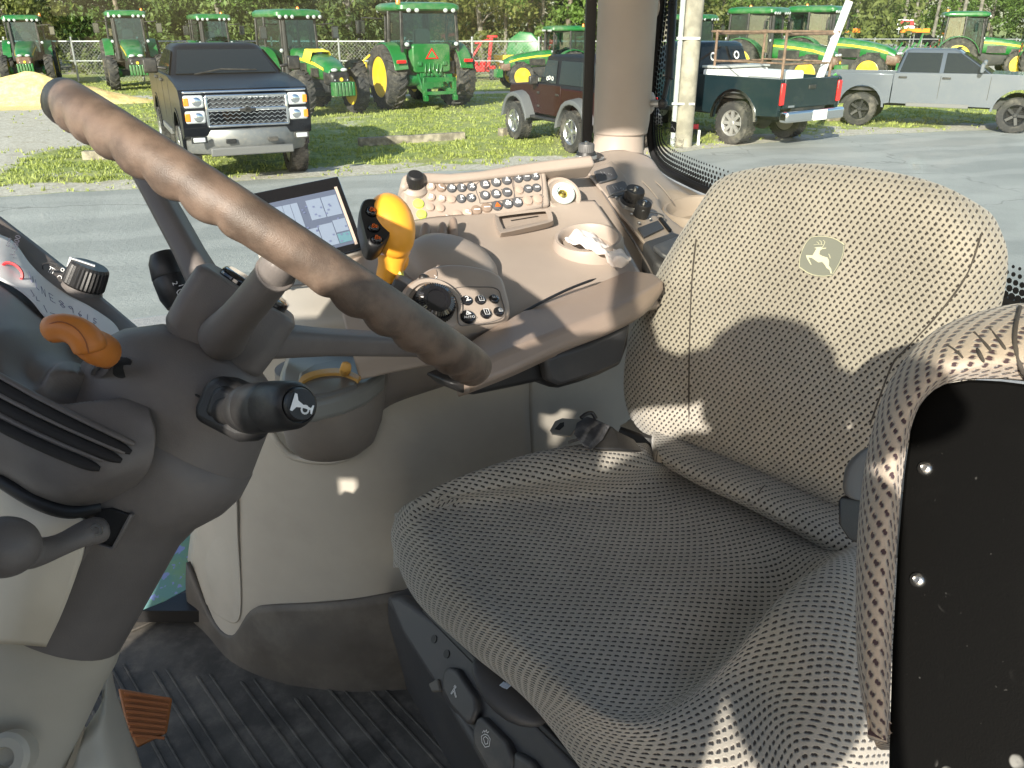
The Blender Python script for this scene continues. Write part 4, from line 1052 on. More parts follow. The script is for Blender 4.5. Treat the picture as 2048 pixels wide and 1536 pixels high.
orange_d = mat('dull_orange', (0.62, 0.20, 0.03), 0.42, var=0.08, vscale=20, dust=0.2, dustcol=(0.3, 0.2, 0.1))
ochre = mat('ochre_plastic', (0.62, 0.34, 0.08), 0.42)
print_w = mat('white_print', (0.78, 0.79, 0.80), 0.5)
print_r = mat('orange_print', (0.75, 0.14, 0.02), 0.5)
print_k = mat('ink', (0.03, 0.03, 0.05), 0.8)
boltm = mat('bolt_steel', (0.55, 0.55, 0.54), 0.28, metal=1.0)
seal = mat('rubber_seal', (0.008, 0.008, 0.009), 0.5)

def P3(lst): return [at(*p) for p in lst]
def Z3(lst): return [on_z(x, y, CH+z) for x, y, z in lst]
FONT_CACHE = {}
def text_mesh(s):
    if s in FONT_CACHE: return FONT_CACHE[s]
    cu = bpy.data.curves.new('txt', 'FONT'); cu.body = s; cu.size = 1.0; cu.align_x = 'CENTER'; cu.align_y = 'CENTER'; cu.resolution_u = 2
    o = bpy.data.objects.new('txt', cu); COL.objects.link(o)
    bpy.context.view_layer.update()
    me = o.to_mesh(); vs = [v.co.copy() for v in me.vertices]; fs = [tuple(p.vertices) for p in me.polygons]
    o.to_mesh_clear(); bpy.data.objects.remove(o); bpy.data.curves.remove(cu)
    FONT_CACHE[s] = (vs, fs); return vs, fs
def lettering(name, s, c, right, up, size, m, parent, thick=0.0004, bold=0.0):
    vs, fs = text_mesh(s); r = right.normalized(); u = (up-r*up.dot(r)).normalized(); n = r.cross(u)
    if n.dot(ORG-c) < 0: n = -n
    mb = MB()
    for k in ([0] if not bold else [0, 1, -1]):
        mb.add([c + r*(v.x*size+k*bold) + u*(v.y*size) + n*thick for v in vs], fs)
    return obj(name, mb, m, parent, smooth=0, weld=False)
def strokes(name, segs, c, right, up, size, w, m, parent, thick=0.0005):
    """line drawing: segs = polylines in a unit square, drawn as flat ribbons"""
    r = right.normalized(); u = (up-r*up.dot(r)).normalized(); n = r.cross(u)
    if n.dot(ORG-c) < 0: n = -n
    mb = MB()
    for sg in segs:
        pts = [c + r*(x*size) + u*(y*size) + n*thick for x, y in sg]
        for a, b in zip(pts, pts[1:]):
            t = (b-a).normalized(); s_ = n.cross(t)*w/2; e = t*w*0.3
            mb.add([a-s_-e, b-s_+e, b+s_+e, a+s_-e], [(0, 1, 2, 3)])
    return obj(name, mb, m, parent, smooth=0, weld=False)
def arc(cx, cy, r, a0, a1, n=10): return [(cx+r*math.cos(math.radians(a0+(a1-a0)*i/n)), cy+r*math.sin(math.radians(a0+(a1-a0)*i/n))) for i in range(n+1)]
def frame_at(c, nrm, upx, upy):
    """right and up vectors on a surface at c, up aimed at pixel direction (upx, upy)"""
    d = (c-ORG).dot(V((0, _c, -_s))); R_ = V((1, 0, 0)); U_ = V((0, _s, _c))
    u = (R_*upx - U_*upy); u = (u - nrm*u.dot(nrm)).normalized(); r = u.cross(nrm).normalized()
    return r, u
def dent(rows, items):
    """press bowls into a surface: (centre, axis a, axis b, push vector)"""
    for row in rows:
        for v in row:
            for c, a, b, push in items:
                q = v-c; x = q.dot(a)/a.length_squared; y = q.dot(b)/b.length_squared
                r2 = (x*x+y*y)**0.5
                if r2 < 1.0: 
                    t = 1-r2; k = min(1.0, t/0.75); k = k*k*(3-2*k); v += push*k
def panel(name, pts, plane, thick, m, parent=None, off=0.0, bev=0.004, seg=2, curve=0):
    """outline read off the photograph, standing on a real plane, thick metres deep"""
    ps = [plane(x, y, off) for x, y in pts]
    if curve: ps = closed_curve(ps, curve)
    mb = MB(); mb.prism(ps, -plane.n*thick); return obj(name, mb, m, parent, bev=bev, seg=seg)

def near_pt(g, px, py, off=.0):
    """point of a fine net closest to a pixel of the photograph, lifted off a little"""
    best = None; bd = 1e9; r_ = ray(px, py).normalized()
    for i, row in enumerate(g):
        for j, v in enumerate(row):
            w = v-ORG; t = w.dot(r_); d = (w-r_*t).length
            if d < bd: bd = d; best = (i, j)
    i, j = best; p = g[i][j]
    i0, i1, j0, j1 = max(i-1, 0), min(i+1, len(g)-1), max(j-1, 0), min(j+1, len(g[0])-1)
    n = (g[i1][j]-g[i0][j]).cross(g[i][j1]-g[i][j0]).normalized()
    if n.dot(ORG-p) < 0: n = -n
    return ORG+ray(px, py)*(((p-ORG).dot(n))/ray(px, py).dot(n)) + n*off, n

# ================================================================= CAB SHELL
shell = thing('tractor_cab', 'beige and black tractor cab interior around the seat, with side and rear windows', 'tractor cab', (0.2, 1.0, CH-1.25))
FL = CH-1.20
# roof, outside the picture but shading the cab
m = MB(); m.loft([[V((x, y, CH+z)) for x, y in rrect(0.05, 1.12, 2.5-k, 2.22-k, .25, 4)] for z, k in ((.600, .10), (.64, 0), (.82, .04), (.90, .3))]); obj('cab_roof', m, green, shell)
m = MB(); m.loft([[V((x, y, CH+z)) for x, y in rrect(0.05, 1.12, 2.3, 2.04, .2, 4)] for z in (.585, .598)]); obj('headliner', m, mat('headliner', (.42, .40, .36), .9), shell)
m = MB(); m.box((0.1, 1.15, FL-.035), (2.3, 2.3, .05)); obj('floor_pan', m, darkm, shell)
# unseen post and panels added left of the camera, shaped to block the sun
m = MB()
rings = []
for z, x0, x1 in ((.21, -.60, -.50), (.17, -.60, -.49), (-.30, -.60, -.47)):
    rings.append([V((x0, .22, CH+z)), V((x1, .22, CH+z)), V((x1, .17, CH+z)), V((x0, .17, CH+z))])
m.loft(rings); obj('sun_block_post', m, colm, shell, bev=.01)
for x0, x1, z0, z1 in ((-1.3, -.43, .03, .11), (-.43, -.365, .03, .085), (-1.3, -.445, -.065, .03), (-1.3, -.36, -.152, -.115), (-1.3, -.432, -.115, -.065), (-1.3, -.775, -.205, -.152), (-.725, -.36, -.205, -.152), (-1.3, -.36, -1.2, -.205)):  # added panels; the gaps let small sun patches into the cab
    m = MB(); m.box(((x0+x1)/2, .0, CH+(z0+z1)/2), (x1-x0, .05, z1-z0)); obj('sun_block_panel', m, colm, shell)
# tinted left rear pane above and beside the camera, with its slanting frame
tint = glass_mat('tinted_glass', (.87, .87, .82), .05, .95)
m = MB(); m.prism([V((x, -.12, CH+z)) for x, z in ((-.235, .079), (1.1, .079), (1.1, .585), (-.44, .585))], V((0, .005, 0))); obj('left_rear_window', m, tint, shell, smooth=0)
m = MB(); m.bar((-.250, -.118, CH+.079), (-.455, -.118, CH+.585), .03, .03, up=V((0, 1, 0))); obj('window_frame', m, blackp, shell)
# right rear pillar
PB = at(1238, 268, 1.85)
def ell(c, rx, ry, n=28, rot=0.0):
    return [c+V((math.cos(2*PI*i/n+rot)*rx, math.sin(2*PI*i/n+rot)*ry, 0)) for i in range(n)]
m = MB(); m.loft([ell(PB+V((0.002, 0, 0)), .060, .054), ell(PB+V((.004, 0, .03)), .062, .055), ell(PB+V((.006, 0, .5)), .064, .057), ell(PB+V((.008, 0, 1.0)), .065, .058)])
pil = obj('rear_pillar', m, consm, shell, smooth=50, bev=.004)
m = MB(); m.loft([ell(PB+V((0, 0, .006)), .056, .050), ell(PB+V((0, 0, -.015)), .056, .050), ell(PB+V((-.004, 0, -.05)), .062, .055), ell(PB+V((-.006, -.01, -.085)), .080, .07), ell(PB+V((-.005, -.03, -.12)), .125, .105), ell(PB+V((-.01, -.05, -.15)), .19, .13)], caps=False)
obj('pillar_base', m, consm, shell, smooth=60)
for px, py, r0, nm in ((1245, 150, .032, 'plug'), (1277, 14, .030, 'plug')):
    c = at(px, py, 1.765); nrm = (ORG-c).normalized(); nrm.z = 0; nrm.normalize()
    m = MB(); m.lathe([(r0, -.02), (r0, .002), (r0*.94, .006), (0, .007)], c, nrm, 28); obj(nm, m, consm, pil)
    if py < 100: m = MB(); m.lathe([(r0*1.5, -.02), (r0*1.5, 0), (r0*1.35, .003), (r0*1.1, .003)], c, nrm, 28); obj('plug_ring', m, consm, pil)
# side window: pane, seal strips and outer frame
sw0 = at(1160, 312, 1.93); sdir = V((-.90, -.435, 0)).normalized()
spl = Plane(sw0, sw0+sdir, sw0+V((0, 0, 1)))
def sidep(t, z): return sw0+sdir*t+V((0, 0, z))
m = MB(); m.prism([sidep(0, -.25), sidep(3.2, -.25), sidep(3.2, .88), sidep(0, .88)], -spl.n*.005)
sgl = obj('side_window', m, glass_mat('cab_glass', (.95, .985, .965), 0.03, 1.0), shell, smooth=0)
a = spl(1171, 330); m = MB(); m.box((a.x, a.y, CH+.25), (.022, .03, 1.25)); obj('window_seal', m, seal, shell)
m = MB(); m.tube([sidep(-.1, -.23), sidep(.5, -.23)], .02, 8); obj('window_sill', m, blackp, shell)
m = MB(); m.tube([sidep(3.3, -.25), sidep(3.3, .9)], .045, 12); obj('front_pillar', m, colm, shell)
# rear window
RP1 = at(1303, 290, 1.95); RP2 = at(2000, 600, 1.16)
rpl = Plane(RP1, V((RP2.x, RP2.y, RP1.z)), RP1+V((0, 0, 1)))
edge_px = [(1328, -60), (1318, 60), (1304, 190), (1302, 285), (1322, 332), (1372, 362), (1445, 392), (1600, 449), (1750, 507), (1900, 564), (2060, 625), (2200, 678)]
rim = catmull([rpl(x, y) for x, y in edge_px], 60)
m = MB(); pts = [rpl(x, y) for x, y in edge_px]; pts = pts + [pts[-1]+V((0, 0, 1.3)), pts[0]+V((0, 0, .4))]
m.prism(catmull(pts[:12], 30)+pts[12:], -rpl.n*.005); obj('rear_window', m, MATS['cab_glass'], shell, smooth=0)
m = MB(); m.tube(rim, .009, 8); obj('rear_window_seal', m, seal, shell)
# black ceramic dots printed along the pane edge
m = MB(); tot = 0
dens = catmull(rim, 420)
for k in range(5):
    off = .012+.0100*k; rad = (.0056, .0050, .0043, .0034, .0025)[k]
    for i in range(3, len(dens)-3, 3):
        j = i+(1 if k % 2 else 0); p = dens[j]; t = (dens[j+1]-dens[j-1]).normalized(); q = rpl.n.cross(t)
        if q.z < 0 and abs(q.z) > .3 or (abs(q.z) <= .3 and q.x < 0 and q.y > 0): q = -q
        if (q.x if abs(q.z) < .7 else q.z) < 0: q = -q
        c = p+q*off+rpl.n*.0012
        m.add([c+(t*math.cos(w)+q*math.sin(w))*rad for w in [2*PI*s/8 for s in range(8)]], [tuple(range(8))])
f_ = obj('edge_dots', m, seal, shell, smooth=0, weld=False); f_['kind'] = 'stuff'
# post strip right of the pillar
m = MB(); m.loft([[rpl(1306, 300)+V((x-.02, 0, z)) for x, z in ((-.03, 0), (0, 0))]+[rpl(1306, 300)+V((x-.02, .02, z)) for x, z in ((0, 0), (-.03, 0))], [rpl(1330, -60)+V((x-.02, 0, 0)) for x in (-.03, 0)]+[rpl(1330, -60)+V((x-.02, .02, 0)) for x in (0, -.03)]])
obj('post_strip', m, blackp, shell)
# gas strut
gs = thing('gas_strut', 'black gas strut beside the rear pillar holding the rear window', 'gas strut', at(1326, 206, 1.80))
m = MB(); m.tube(P3([(1349, -60, 1.80), (1338, 158, 1.80)]), .0095, 12); obj('cylinder_tube', m, blackp, gs)
m = MB(); m.tube(P3([(1336, 158, 1.80), (1326, 205, 1.80)]), .0055, 10); m.ball(at(1325, 207, 1.80), .011); obj('strut_rod', m, blackp, gs)
m = MB(); m.tube(P3([(1292, 207, 1.82), (1325, 207, 1.80)]), .008, 10); obj('ball_stud', m, steel, gs)
m = MB(); m.lathe([(.024, 0), (.024, .006), (.014, .012), (0, .012)], at(1296, 206, 1.84), V((.8, -.6, 0)), 20); obj('stud_washer', m, consm, gs)
# sticker on the rear window (seen from behind: mirrored)
c = rpl(1347, 254, .004); rr_ = V((rpl.n.y, -rpl.n.x, 0)).normalized()
if rr_.x < 0: rr_ = -rr_
uu = V((0, 0, 1)); m = MB(); m.prism([c+rr_*x+uu*y for x, y in rrect(0, 0, .022, .024, .004, 3)], rpl.n*.0005)
sk = obj('window_sticker', m, seal, shell, smooth=0)
strokes('sticker_print', [[(.3, -.2), (-.2, .05), (-.32, .3)], [(-.2, .05), (-.35, -.1)], [(.3, -.2), (.38, -.35)]], c, rr_, uu, .018, .0012, print_w, sk, .0012)
for k, tx in enumerate(('ereeD nhoJ', 'eniloM sionillI', 'ASU')):
    lettering('sticker_print', tx, rpl(1352-2*k, 280+11*k, .004), rr_, uu, .014-.002*k, seal, sk)

# floor mat with moulded ribs
FZ = CH-1.20
mt = thing('floor_mat', 'dark ribbed rubber floor mat under the steering column and seat', 'floor mat', on_z(500, 1450, FZ))
m = MB(); m.box((0.0, 1.15, FZ-.006), (2.2, 2.2, .012)); obj('mat_sheet', m, matm, mt)
ga = on_z(600, 1410, FZ); gb_ = on_z(700, 1536, FZ); gd = (gb_-ga).normalized(); gp = V((-gd.y, gd.x, 0))
if gp.x < 0: gp = -gp
for i in range(-12, 9):
    s0 = ga+gp*(.062*i); ext = (.13+.42*max(0, min(1, (-i-1)/6))) if i < 0 else .02
    m = MB(); m.bar(s0-gd*ext+V((0, 0, .0015)), s0+gd*.75+V((0, 0, .0015)), .006, .004); obj('mat_rib', m, matm, mt, bev=.0015)
    m = MB(); m.bar(s0+gp*.022-gd*(ext-.01)+V((0, 0, .0015)), s0+gp*.022+gd*.75+V((0, 0, .0015)), .004, .003); obj('mat_rib', m, matm, mt, bev=.001)
# raised rim of the mat and leaflet on the sill beyond
m = MB(); m.tube([on_z(x, y, FZ+.004) for x, y in ((262, 1262), (330, 1232), (378, 1215))], .003, 8); obj('mat_rim', m, matm, mt, smooth=60)

# ================================================================= SIDE PANEL OF THE CONSOLE
def Yc(px, k=0.0):
    xs_ = [330, 380, 430, 480, 560, 680, 800, 950, 1060, 1180, 1300, 1420]; yv = [1.62, 1.50, 1.39, 1.33, 1.29, 1.265, 1.27, 1.29, 1.32, 1.40, 1.48, 1.56]
    for (a, b, c, d) in zip(xs_, xs_[1:], yv, yv[1:]):
        if a <= px <= b: return c+(d-c)*(px-a)/(b-a)+k
    return (yv[0] if px < xs_[0] else yv[-1])+k
cons = thing('side_console', 'beige and brown right hand console with button panel, armrest and lower side panel', 'console', (0.05, 1.3, FL))
def wall(pts_rows, k, name, m_, nr=24, nc=40, solid=.02):
    rows = [[on_y(x, y, Yc(x, k)) for x, y in r] for r in pts_rows]
    mb = MB(); mb.grid(fine(rows, nr, nc)); return obj(name, mb, m_, cons, solid=solid, smooth=50)
w1 = wall([[(400, 620), (500, 620), (700, 620), (900, 620), (1060, 620)], [(400, 800), (500, 800), (700, 800), (900, 800), (1058, 800)],
      [(388, 1010), (500, 1010), (700, 1010), (900, 1010), (1066, 1000)], [(374, 1140), (480, 1180), (680, 1200), (860, 1200), (1060, 1180)], [(385, 1260), (480, 1310), (680, 1330), (860, 1330), (1060, 1300)]], 0.0, 'side_panel', beige)
wall([[(1066, 620), (1140, 620), (1230, 620), (1400, 620)], [(1062, 800), (1130, 800), (1230, 800), (1400, 800)], [(1070, 1000), (1140, 1000), (1230, 1000), (1400, 1000)]], .012, 'rear_side_panel', beige)
# access cover with rounded corner at the left of the panel
def on_wall(x, y, k): return on_y(x, y, Yc(x, k))
m = MB(); ring = closed_curve([on_wall(x, y, -.006) for x, y in ((468, 960), (476, 1080), (482, 1200), (474, 1246), (440, 1235), (402, 1195), (384, 1140), (395, 1060), (430, 980))], 50)
m.prism(ring, V((0, .02, 0))); obj('access_cover', m, beige, cons, bev=.003)
# dark lower skirt
rows = [[(372, 1125), (420, 1235), (462, 1272), (500, 1222), (540, 1212), (640, 1208), (700, 1203), (776, 1190), (850, 1180)],
        [(372, 1190), (405, 1275), (450, 1310), (500, 1300), (550, 1290), (640, 1290), (700, 1290), (776, 1290), (850, 1290)],
        [(385, 1270), (415, 1330), (460, 1350), (510, 1360), (570, 1365), (640, 1368), (700, 1368), (776, 1360), (850, 1350)],
        [(392, 1300), (425, 1352), (470, 1378), (515, 1394), (570, 1402), (640, 1406), (700, 1404), (776, 1392), (850, 1380)]]
rr_w = [[on_y(x, y, Yc(max(x, 385), -.022 if j else -.012)) for x, y in r] for j, r in enumerate(rows)]
m = MB(); m.grid(fine(rr_w, 16, 40)); obj('kick_skirt', m, skirtm, cons, solid=.01, smooth=50)
# dark upper band running to the armrest
rows = [[(745, 600), (820, 600), (920, 600), (1020, 600)], [(750, 700), (820, 700), (920, 690), (1010, 680)], [(752, 800), (800, 786), (880, 765), (985, 728)], [(752, 832), (790, 806), (880, 775), (985, 738)]]
m = MB(); m.grid(fine([[on_y(x, y, Yc(x, -.05 if j < 3 else -.012)) for x, y in r] for j, r in enumerate(rows)], 14, 24)); obj('upper_trim', m, colm, cons, solid=.01, smooth=60)
# trim lip around the dark pocket
lip = catmull([on_wall(x, y, -.012) for x, y in ((545, 866), (560, 890), (590, 915), (660, 922), (710, 905), (740, 860), (752, 820), (765, 808), (800, 792), (880, 765), (990, 728))], 50)
m = MB(); m.tube(lip, .006, 8); obj('trim_lip', m, beige, cons, smooth=60)
# front pod: barrel with the orange dial
PC = at(662, 790, 1.17)
def halfring(cpx, cpy, d, rx, ry): return ell(at(cpx, cpy, d), rx, ry, 40)
m = MB(); m.loft([halfring(664, 735, 1.20, .082, .06), halfring(664, 760, 1.19, .080, .06), halfring(664, 840, 1.20, .072, .055), halfring(662, 880, 1.22, .064, .05), halfring(660, 898, 1.23, .05, .04)])
obj('front_pod', m, mat('pod_plastic', (.15, .13, .115), .5, grain=.3, dust=.1), cons, smooth=50)
# silver grey top of the pod
tp = Plane(at(560, 740, 1.16), at(780, 740, 1.18), at(665, 690, 1.30))
greyt = mat('pod_grey', (.20, .20, .185), .38, grain=.2)
top_o = panel('pod_top', [(552, 800), (560, 740), (575, 700), (640, 672), (700, 664), (775, 668), (790, 690), (768, 745), (735, 770), (690, 788), (640, 800), (600, 806)], tp, .03, greyt, cons, bev=.008, seg=3)
panel('pod_insert', [(594, 770), (598, 745), (625, 728), (670, 718), (715, 722), (722, 748), (714, 770), (660, 786), (615, 792)], tp, .02, mat('pod_insert_grey', (.13, .13, .125), .4), cons, off=.004, bev=.004)
od = thing('throttle_dial', 'ochre lever dial on the grey pod below the steering wheel spoke', 'dial', tp(665, 760))
arcp = [tp(x, y, .008) for x, y in ((596, 764), (604, 752), (620, 744), (645, 738), (675, 736), (700, 742), (722, 752))]; arcq = [tp(x, y, .008) for x, y in ((597, 776), (606, 763), (622, 754), (645, 748), (675, 746), (700, 752), (716, 760))]
m = MB(); a1 = catmull(arcp, 20); a2 = catmull(arcq, 20); m.prism(a1+a2[::-1], -tp.n*.005); obj('dial_arc', m, ochre, od)
m = MB(); m.tube([tp(689, 750, .005), tp(691, 738, .022), tp(694, 722, .032)], [.0075, .0085, .007], 12, flat=.7); obj('dial_tab', m, ochre, od, sub=1)
m = MB(); m.box(tp(740, 700, .003), (.04, .025, .004)); obj('slot', m, seal, od)
# left grey body below the monitor
gbody = mat('lower_body_grey', (.30, .28, .245), .5, grain=.2)
rows = [[(560, 560, 1.28), (620, 545, 1.27), (700, 530, 1.24), (780, 560, 1.16)], [(565, 600, 1.24), (620, 590, 1.22), (700, 585, 1.19), (780, 600, 1.14)],
        [(560, 650, 1.20), (620, 640, 1.17), (700, 635, 1.15), (800, 650, 1.12)], [(556, 705, 1.20), (620, 690, 1.18), (700, 680, 1.16), (800, 690, 1.12)]]
m = MB(); m.grid(fine([P3(r) for r in rows], 16, 20)); obj('lower_body', m, gbody, cons, solid=.02, smooth=60)

# ================================================================= CONSOLE TOP
C = [[(660, 500, 1.30), (750, 462, 1.32), (850, 436, 1.37), (960, 425, 1.42), (1090, 404, 1.48), (1190, 400, 1.50)],
     [(670, 545, 1.22), (770, 520, 1.24), (880, 500, 1.29), (990, 488, 1.34), (1110, 478, 1.40), (1232, 462, 1.43)],
     [(680, 610, 1.15), (780, 590, 1.16), (890, 570, 1.20), (1000, 560, 1.25), (1130, 545, 1.30), (1275, 535, 1.34)],
     [(700, 690, 1.10), (790, 675, 1.10), (900, 660, 1.12), (1010, 640, 1.17), (1150, 605, 1.23), (1300, 578, 1.29)],
     [(720, 760, 1.12), (810, 740, 1.12), (920, 720, 1.13), (1030, 690, 1.17), (1170, 650, 1.22), (1320, 610, 1.28)]]
net = fine([P3(r) for r in C], 60, 90)
m = MB(); m.grid(net); ctop = obj('console_top', m, consm, cons, solid=.012, smooth=60)
cpl = Plane(at(880, 500, 1.29), at(1130, 545, 1.30), at(1090, 404, 1.48))
# smooth dome left of the tray
hc = at(905, 530, 1.24); m = MB()
rings = []
ax_ = (at(985, 560, 1.24)-at(815, 545, 1.18)).normalized(); n_ = cpl.n; ay_ = n_.cross(ax_)
if ay_.y < 0: ay_ = -ay_
for z, k in ((-.05, 1.02), (0, 1.0), (.014, .93), (.026, .78), (.033, .55), (.036, .28), (.037, .02)):
    rings.append([hc + n_*(z-.004) + ax_*(math.cos(2*PI*i/40)*.074*k) + ay_*(math.sin(2*PI*i/40)*.072*k) for i in range(40)])
m.loft(rings); obj('dome', m, consm, cons, smooth=70)
# inclined button panel
bpl = Plane(at(815, 460, 1.385), at(1100, 408, 1.475), at(1090, 338, 1.495))
bp = panel('button_panel', [(803, 455), (806, 400), (812, 366), (822, 356), (850, 358), (900, 358), (960, 352), (1030, 342), (1092, 336), (1101, 410), (1040, 424), (960, 437), (880, 455), (815, 472)], bpl, .05, consm, cons, off=.012, bev=.006, seg=3)
panel('panel_rim', [(800, 372), (806, 350), (822, 342), (900, 345), (960, 340), (1030, 328), (1100, 318), (1185, 308), (1192, 330), (1100, 340), (960, 357), (900, 363), (830, 362), (812, 380)], bpl, .045, consm, cons, off=.022, bev=.010, seg=3)
for pl_ in ([(955, 366), (1018, 352), (1026, 358), (1028, 392), (1020, 398), (966, 406), (959, 400)], [(1027, 350), (1074, 344), (1082, 350), (1085, 384), (1078, 390), (1035, 395), (1029, 388)], [(822, 462), (870, 444), (960, 418), (1075, 392), (1084, 398), (1084, 410), (1070, 418), (960, 434), (880, 452), (830, 474)]):
    lp = closed_curve([bpl(x, y, .0125) for x, y in pl_], 48); m = MB(); m.tube(lp+[lp[0]], .0007, 5, caps=False); obj('panel_groove', m, colm, bp)
btn_pale = mat('pale_button', (.40, .31, .255), .4); btn_dark = mat('dark_button', (.085, .088, .095), .35); btn_mid = mat('brown_button', (.24, .18, .14), .4)
btn_green = mat('lit_green_button', (.62, .75, .12), .4)
D_, P_, B_, G_ = 'd', 'p', 'b', 'g'
glyph = {'plus': [[(-.32, 0), (.32, 0)], [(0, -.32), (0, .32)]], 'minus': [[(-.35, 0), (.35, 0)]], 'x': [[(-.28, -.25), (.25, .28)], [(-.25, .2), (.28, -.2)], [(0, .3), (.1, -.3)]],
  'phone': [[(-.3, .2), (-.15, -.1), (.25, -.25)], [(-.35, .25), (-.2, .28)], [(.2, -.15), (.3, -.3)]], 'note': [[(-.15, -.25), (-.1, .3), (.25, .2), (.2, -.2)], arc(-.22, -.2, .1, 0, 360, 6), arc(.12, -.15, .1, 0, 360, 6)],
  'knife': [[(-.05, .35), (-.05, -.3)], [(-.05, .3), (.25, .1), (.2, .3)], [(-.15, -.3), (.1, -.3)]], 'gear': [arc(0, 0, .25, 0, 360, 9), [(-.35, -.3), (.35, -.3)], [(0, 0), (.2, .2)]],
  'tri': [[(-.3, -.22), (.3, -.22), (0, .3), (-.3, -.22)], [(-.12, -.12), (.12, -.12), (0, .1), (-.12, -.12)]], 'tractor': [arc(-.18, -.1, .16, 0, 360, 8), arc(.22, -.16, .1, 0, 360, 8), [(-.2, .1), (-.15, .3), (.05, .3), (.08, .1), (.32, .08), (.32, -.05)]],
  'bar': [[(-.28, .05), (.28, .05)], [(-.28, -.06), (.28, -.06)]], 'drop': [[(0, .32), (-.12, .1), (0, .0), (.12, .1), (0, .32)], [(-.3, -.2), (.3, -.2)], [(-.2, -.1), (.2, -.1)]], 'a': [[(-.22, -.28), (0, .3), (.22, -.28)], [(-.12, -.05), (.12, -.05)]],
  'clock': [arc(0, 0, .26, 0, 360, 10), [(0, .18), (0, 0), (.12, -.05)]], 'swirl': [arc(-.05, .08, .18, 0, 270, 8), [(-.05, -.1), (.3, -.25)]]}
btns = [(861, 374, 9, P_, 'note'), (882, 376, 9, B_, 'phone'), (903, 377, 9, D_, 'tractor'), (923, 376, 9, D_, 'knife'), (943, 374, 9, D_, 'x'),
 (861, 395, 9, P_, 'note'), (882, 398, 9, P_, 'tractor'), (902, 399, 9, P_, ''), (922, 398, 9, D_, 'knife'), (942, 396, 9, D_, 'x'),
 (970, 369, 9.5, D_, 'gear'), (992, 365, 9.5, D_, 'tractor'), (1013, 361, 9.5, D_, 'drop'), (970, 391, 9.5, D_, 'clock'), (992, 388, 9.5, D_, 'gear'), (1014, 385, 9.5, D_, 'bar'),
 (1036, 358, 8.5, D_, 'plus'), (1053, 355, 8.5, D_, 'minus'), (1070, 353, 8.5, D_, 'x'), (1038, 381, 8.5, P_, ''), (1056, 378, 8.5, D_, 'bar'), (1073, 376, 8.5, D_, 'bar'),
 (837, 408, 10, G_, ''), (843, 429, 9.5, G_, ''), (859, 415, 9, P_, ''), (880, 417, 9, P_, ''), (914, 430, 10, P_, ''), (934, 426, 10, P_, 'swirl'), (953, 421, 10, B_, 'minus'), (973, 416, 10, B_, 'minus'),
 (994, 412, 10, D_, 'tri'), (1015, 408, 10, D_, 'tractor'), (1035, 405, 10, D_, 'tractor'), (1055, 402, 10, P_, ''), (1075, 399, 10, P_, ''), (875, 441, 9.5, P_, ''), (855, 448, 9, P_, 'a'), (836, 455, 10, P_, 'a'), (893, 437, 9, P_, 'note')]
bm0 = {D_: btn_dark, P_: btn_pale, B_: btn_mid, G_: btn_green}
for x, y, r0, k, gl in btns:
    c = bpl(x, y, .0120); rad = r0*((c-ORG).dot(V((0, _c, -_s))))/FPX
    m = MB(); m.lathe([(rad*1.12, 0), (rad*1.12, .0012), (rad, .0012), (rad, .0008), (rad*.96, .0034), (rad*.7, .0042), (0, .0045)], c, bpl.n, 20)
    b_ = obj('button', m, bm0[k], bp)
    if gl:
        r_, u_ = frame_at(c, bpl.n, -.12, -1)
        strokes('symbol', glyph[gl], c+bpl.n*.0044, r_, u_, rad*1.6, rad*.20, print_r if gl == 'tri' else print_w, b_)
    if k == D_ and r0 > 9.2: m = MB(); m.lathe([(.001, 0), (.001, .0006), (0, .0006)], bpl(x-11, y-6, .0125), bpl.n, 6); obj('indicator_dot', m, btn_dark, bp)
# black ribbed knob at the panel's end
c = bpl(829, 372, .012); m = MB()
kn_ax = (bpl.n*.75+V((0, 0, .65))).normalized(); a_ = kn_ax.orthogonal().normalized(); b2 = kn_ax.cross(a_); rings = []
for h, k in ((0, .95), (.002, 1.0), (.016, .96), (.021, .90), (.024, .78), (.024, 0.01)):
    rings.append([c+kn_ax*h+(a_*math.cos(2*PI*i/60)+b2*math.sin(2*PI*i/60))*.0152*k*(1-(.05 if (i % 2 and h < .02) else 0)) for i in range(60)])
m.loft(rings); obj('volume_knob', m, blackp, cons, smooth=25)
m = MB(); m.lathe([(.024, -.02), (.023, -.004), (.018, .002), (0, .002)], c, kn_ax, 28); obj('knob_boss', m, consm, cons)
# shallow tray
trp = Plane(at(1000, 455, 1.38), at(1100, 445, 1.42), at(1090, 415, 1.46))
rim_o = [(990, 432), (1000, 427), (1085, 417), (1100, 420), (1106, 437), (1100, 444), (1060, 454), (1010, 465), (998, 462)]
rim_i = [(998, 436), (1005, 432), (1082, 423), (1092, 426), (1096, 437), (1090, 441), (1058, 448), (1012, 457), (1005, 454)]
oo = closed_curve([trp(x, y, .012) for x, y in rim_o], 48); ii = closed_curve([trp(x, y, .022) for x, y in rim_i], 48); ob = closed_curve([trp(x*1.0+(x-1050)*.04, y+(y-440)*.1+12, -.015) for x, y in rim_o], 48); ib = closed_curve([trp(x+2, y, -.001) for x, y in rim_i], 48); ii = closed_curve([trp(x, y, .010) for x, y in rim_i], 48); ic = sum(ib, V((0, 0, 0)))/48
m = MB(); m.loft([ob, oo, ii, ib, [ic+(p-ic)*.05 for p in ib]]); obj('tray', m, consm, cons, bev=.002, smooth=50)
m = MB(); m.bar(trp(1022, 441, .001), trp(1076, 432, .001), .0015, .001); obj('tray_slot', m, seal, cons)
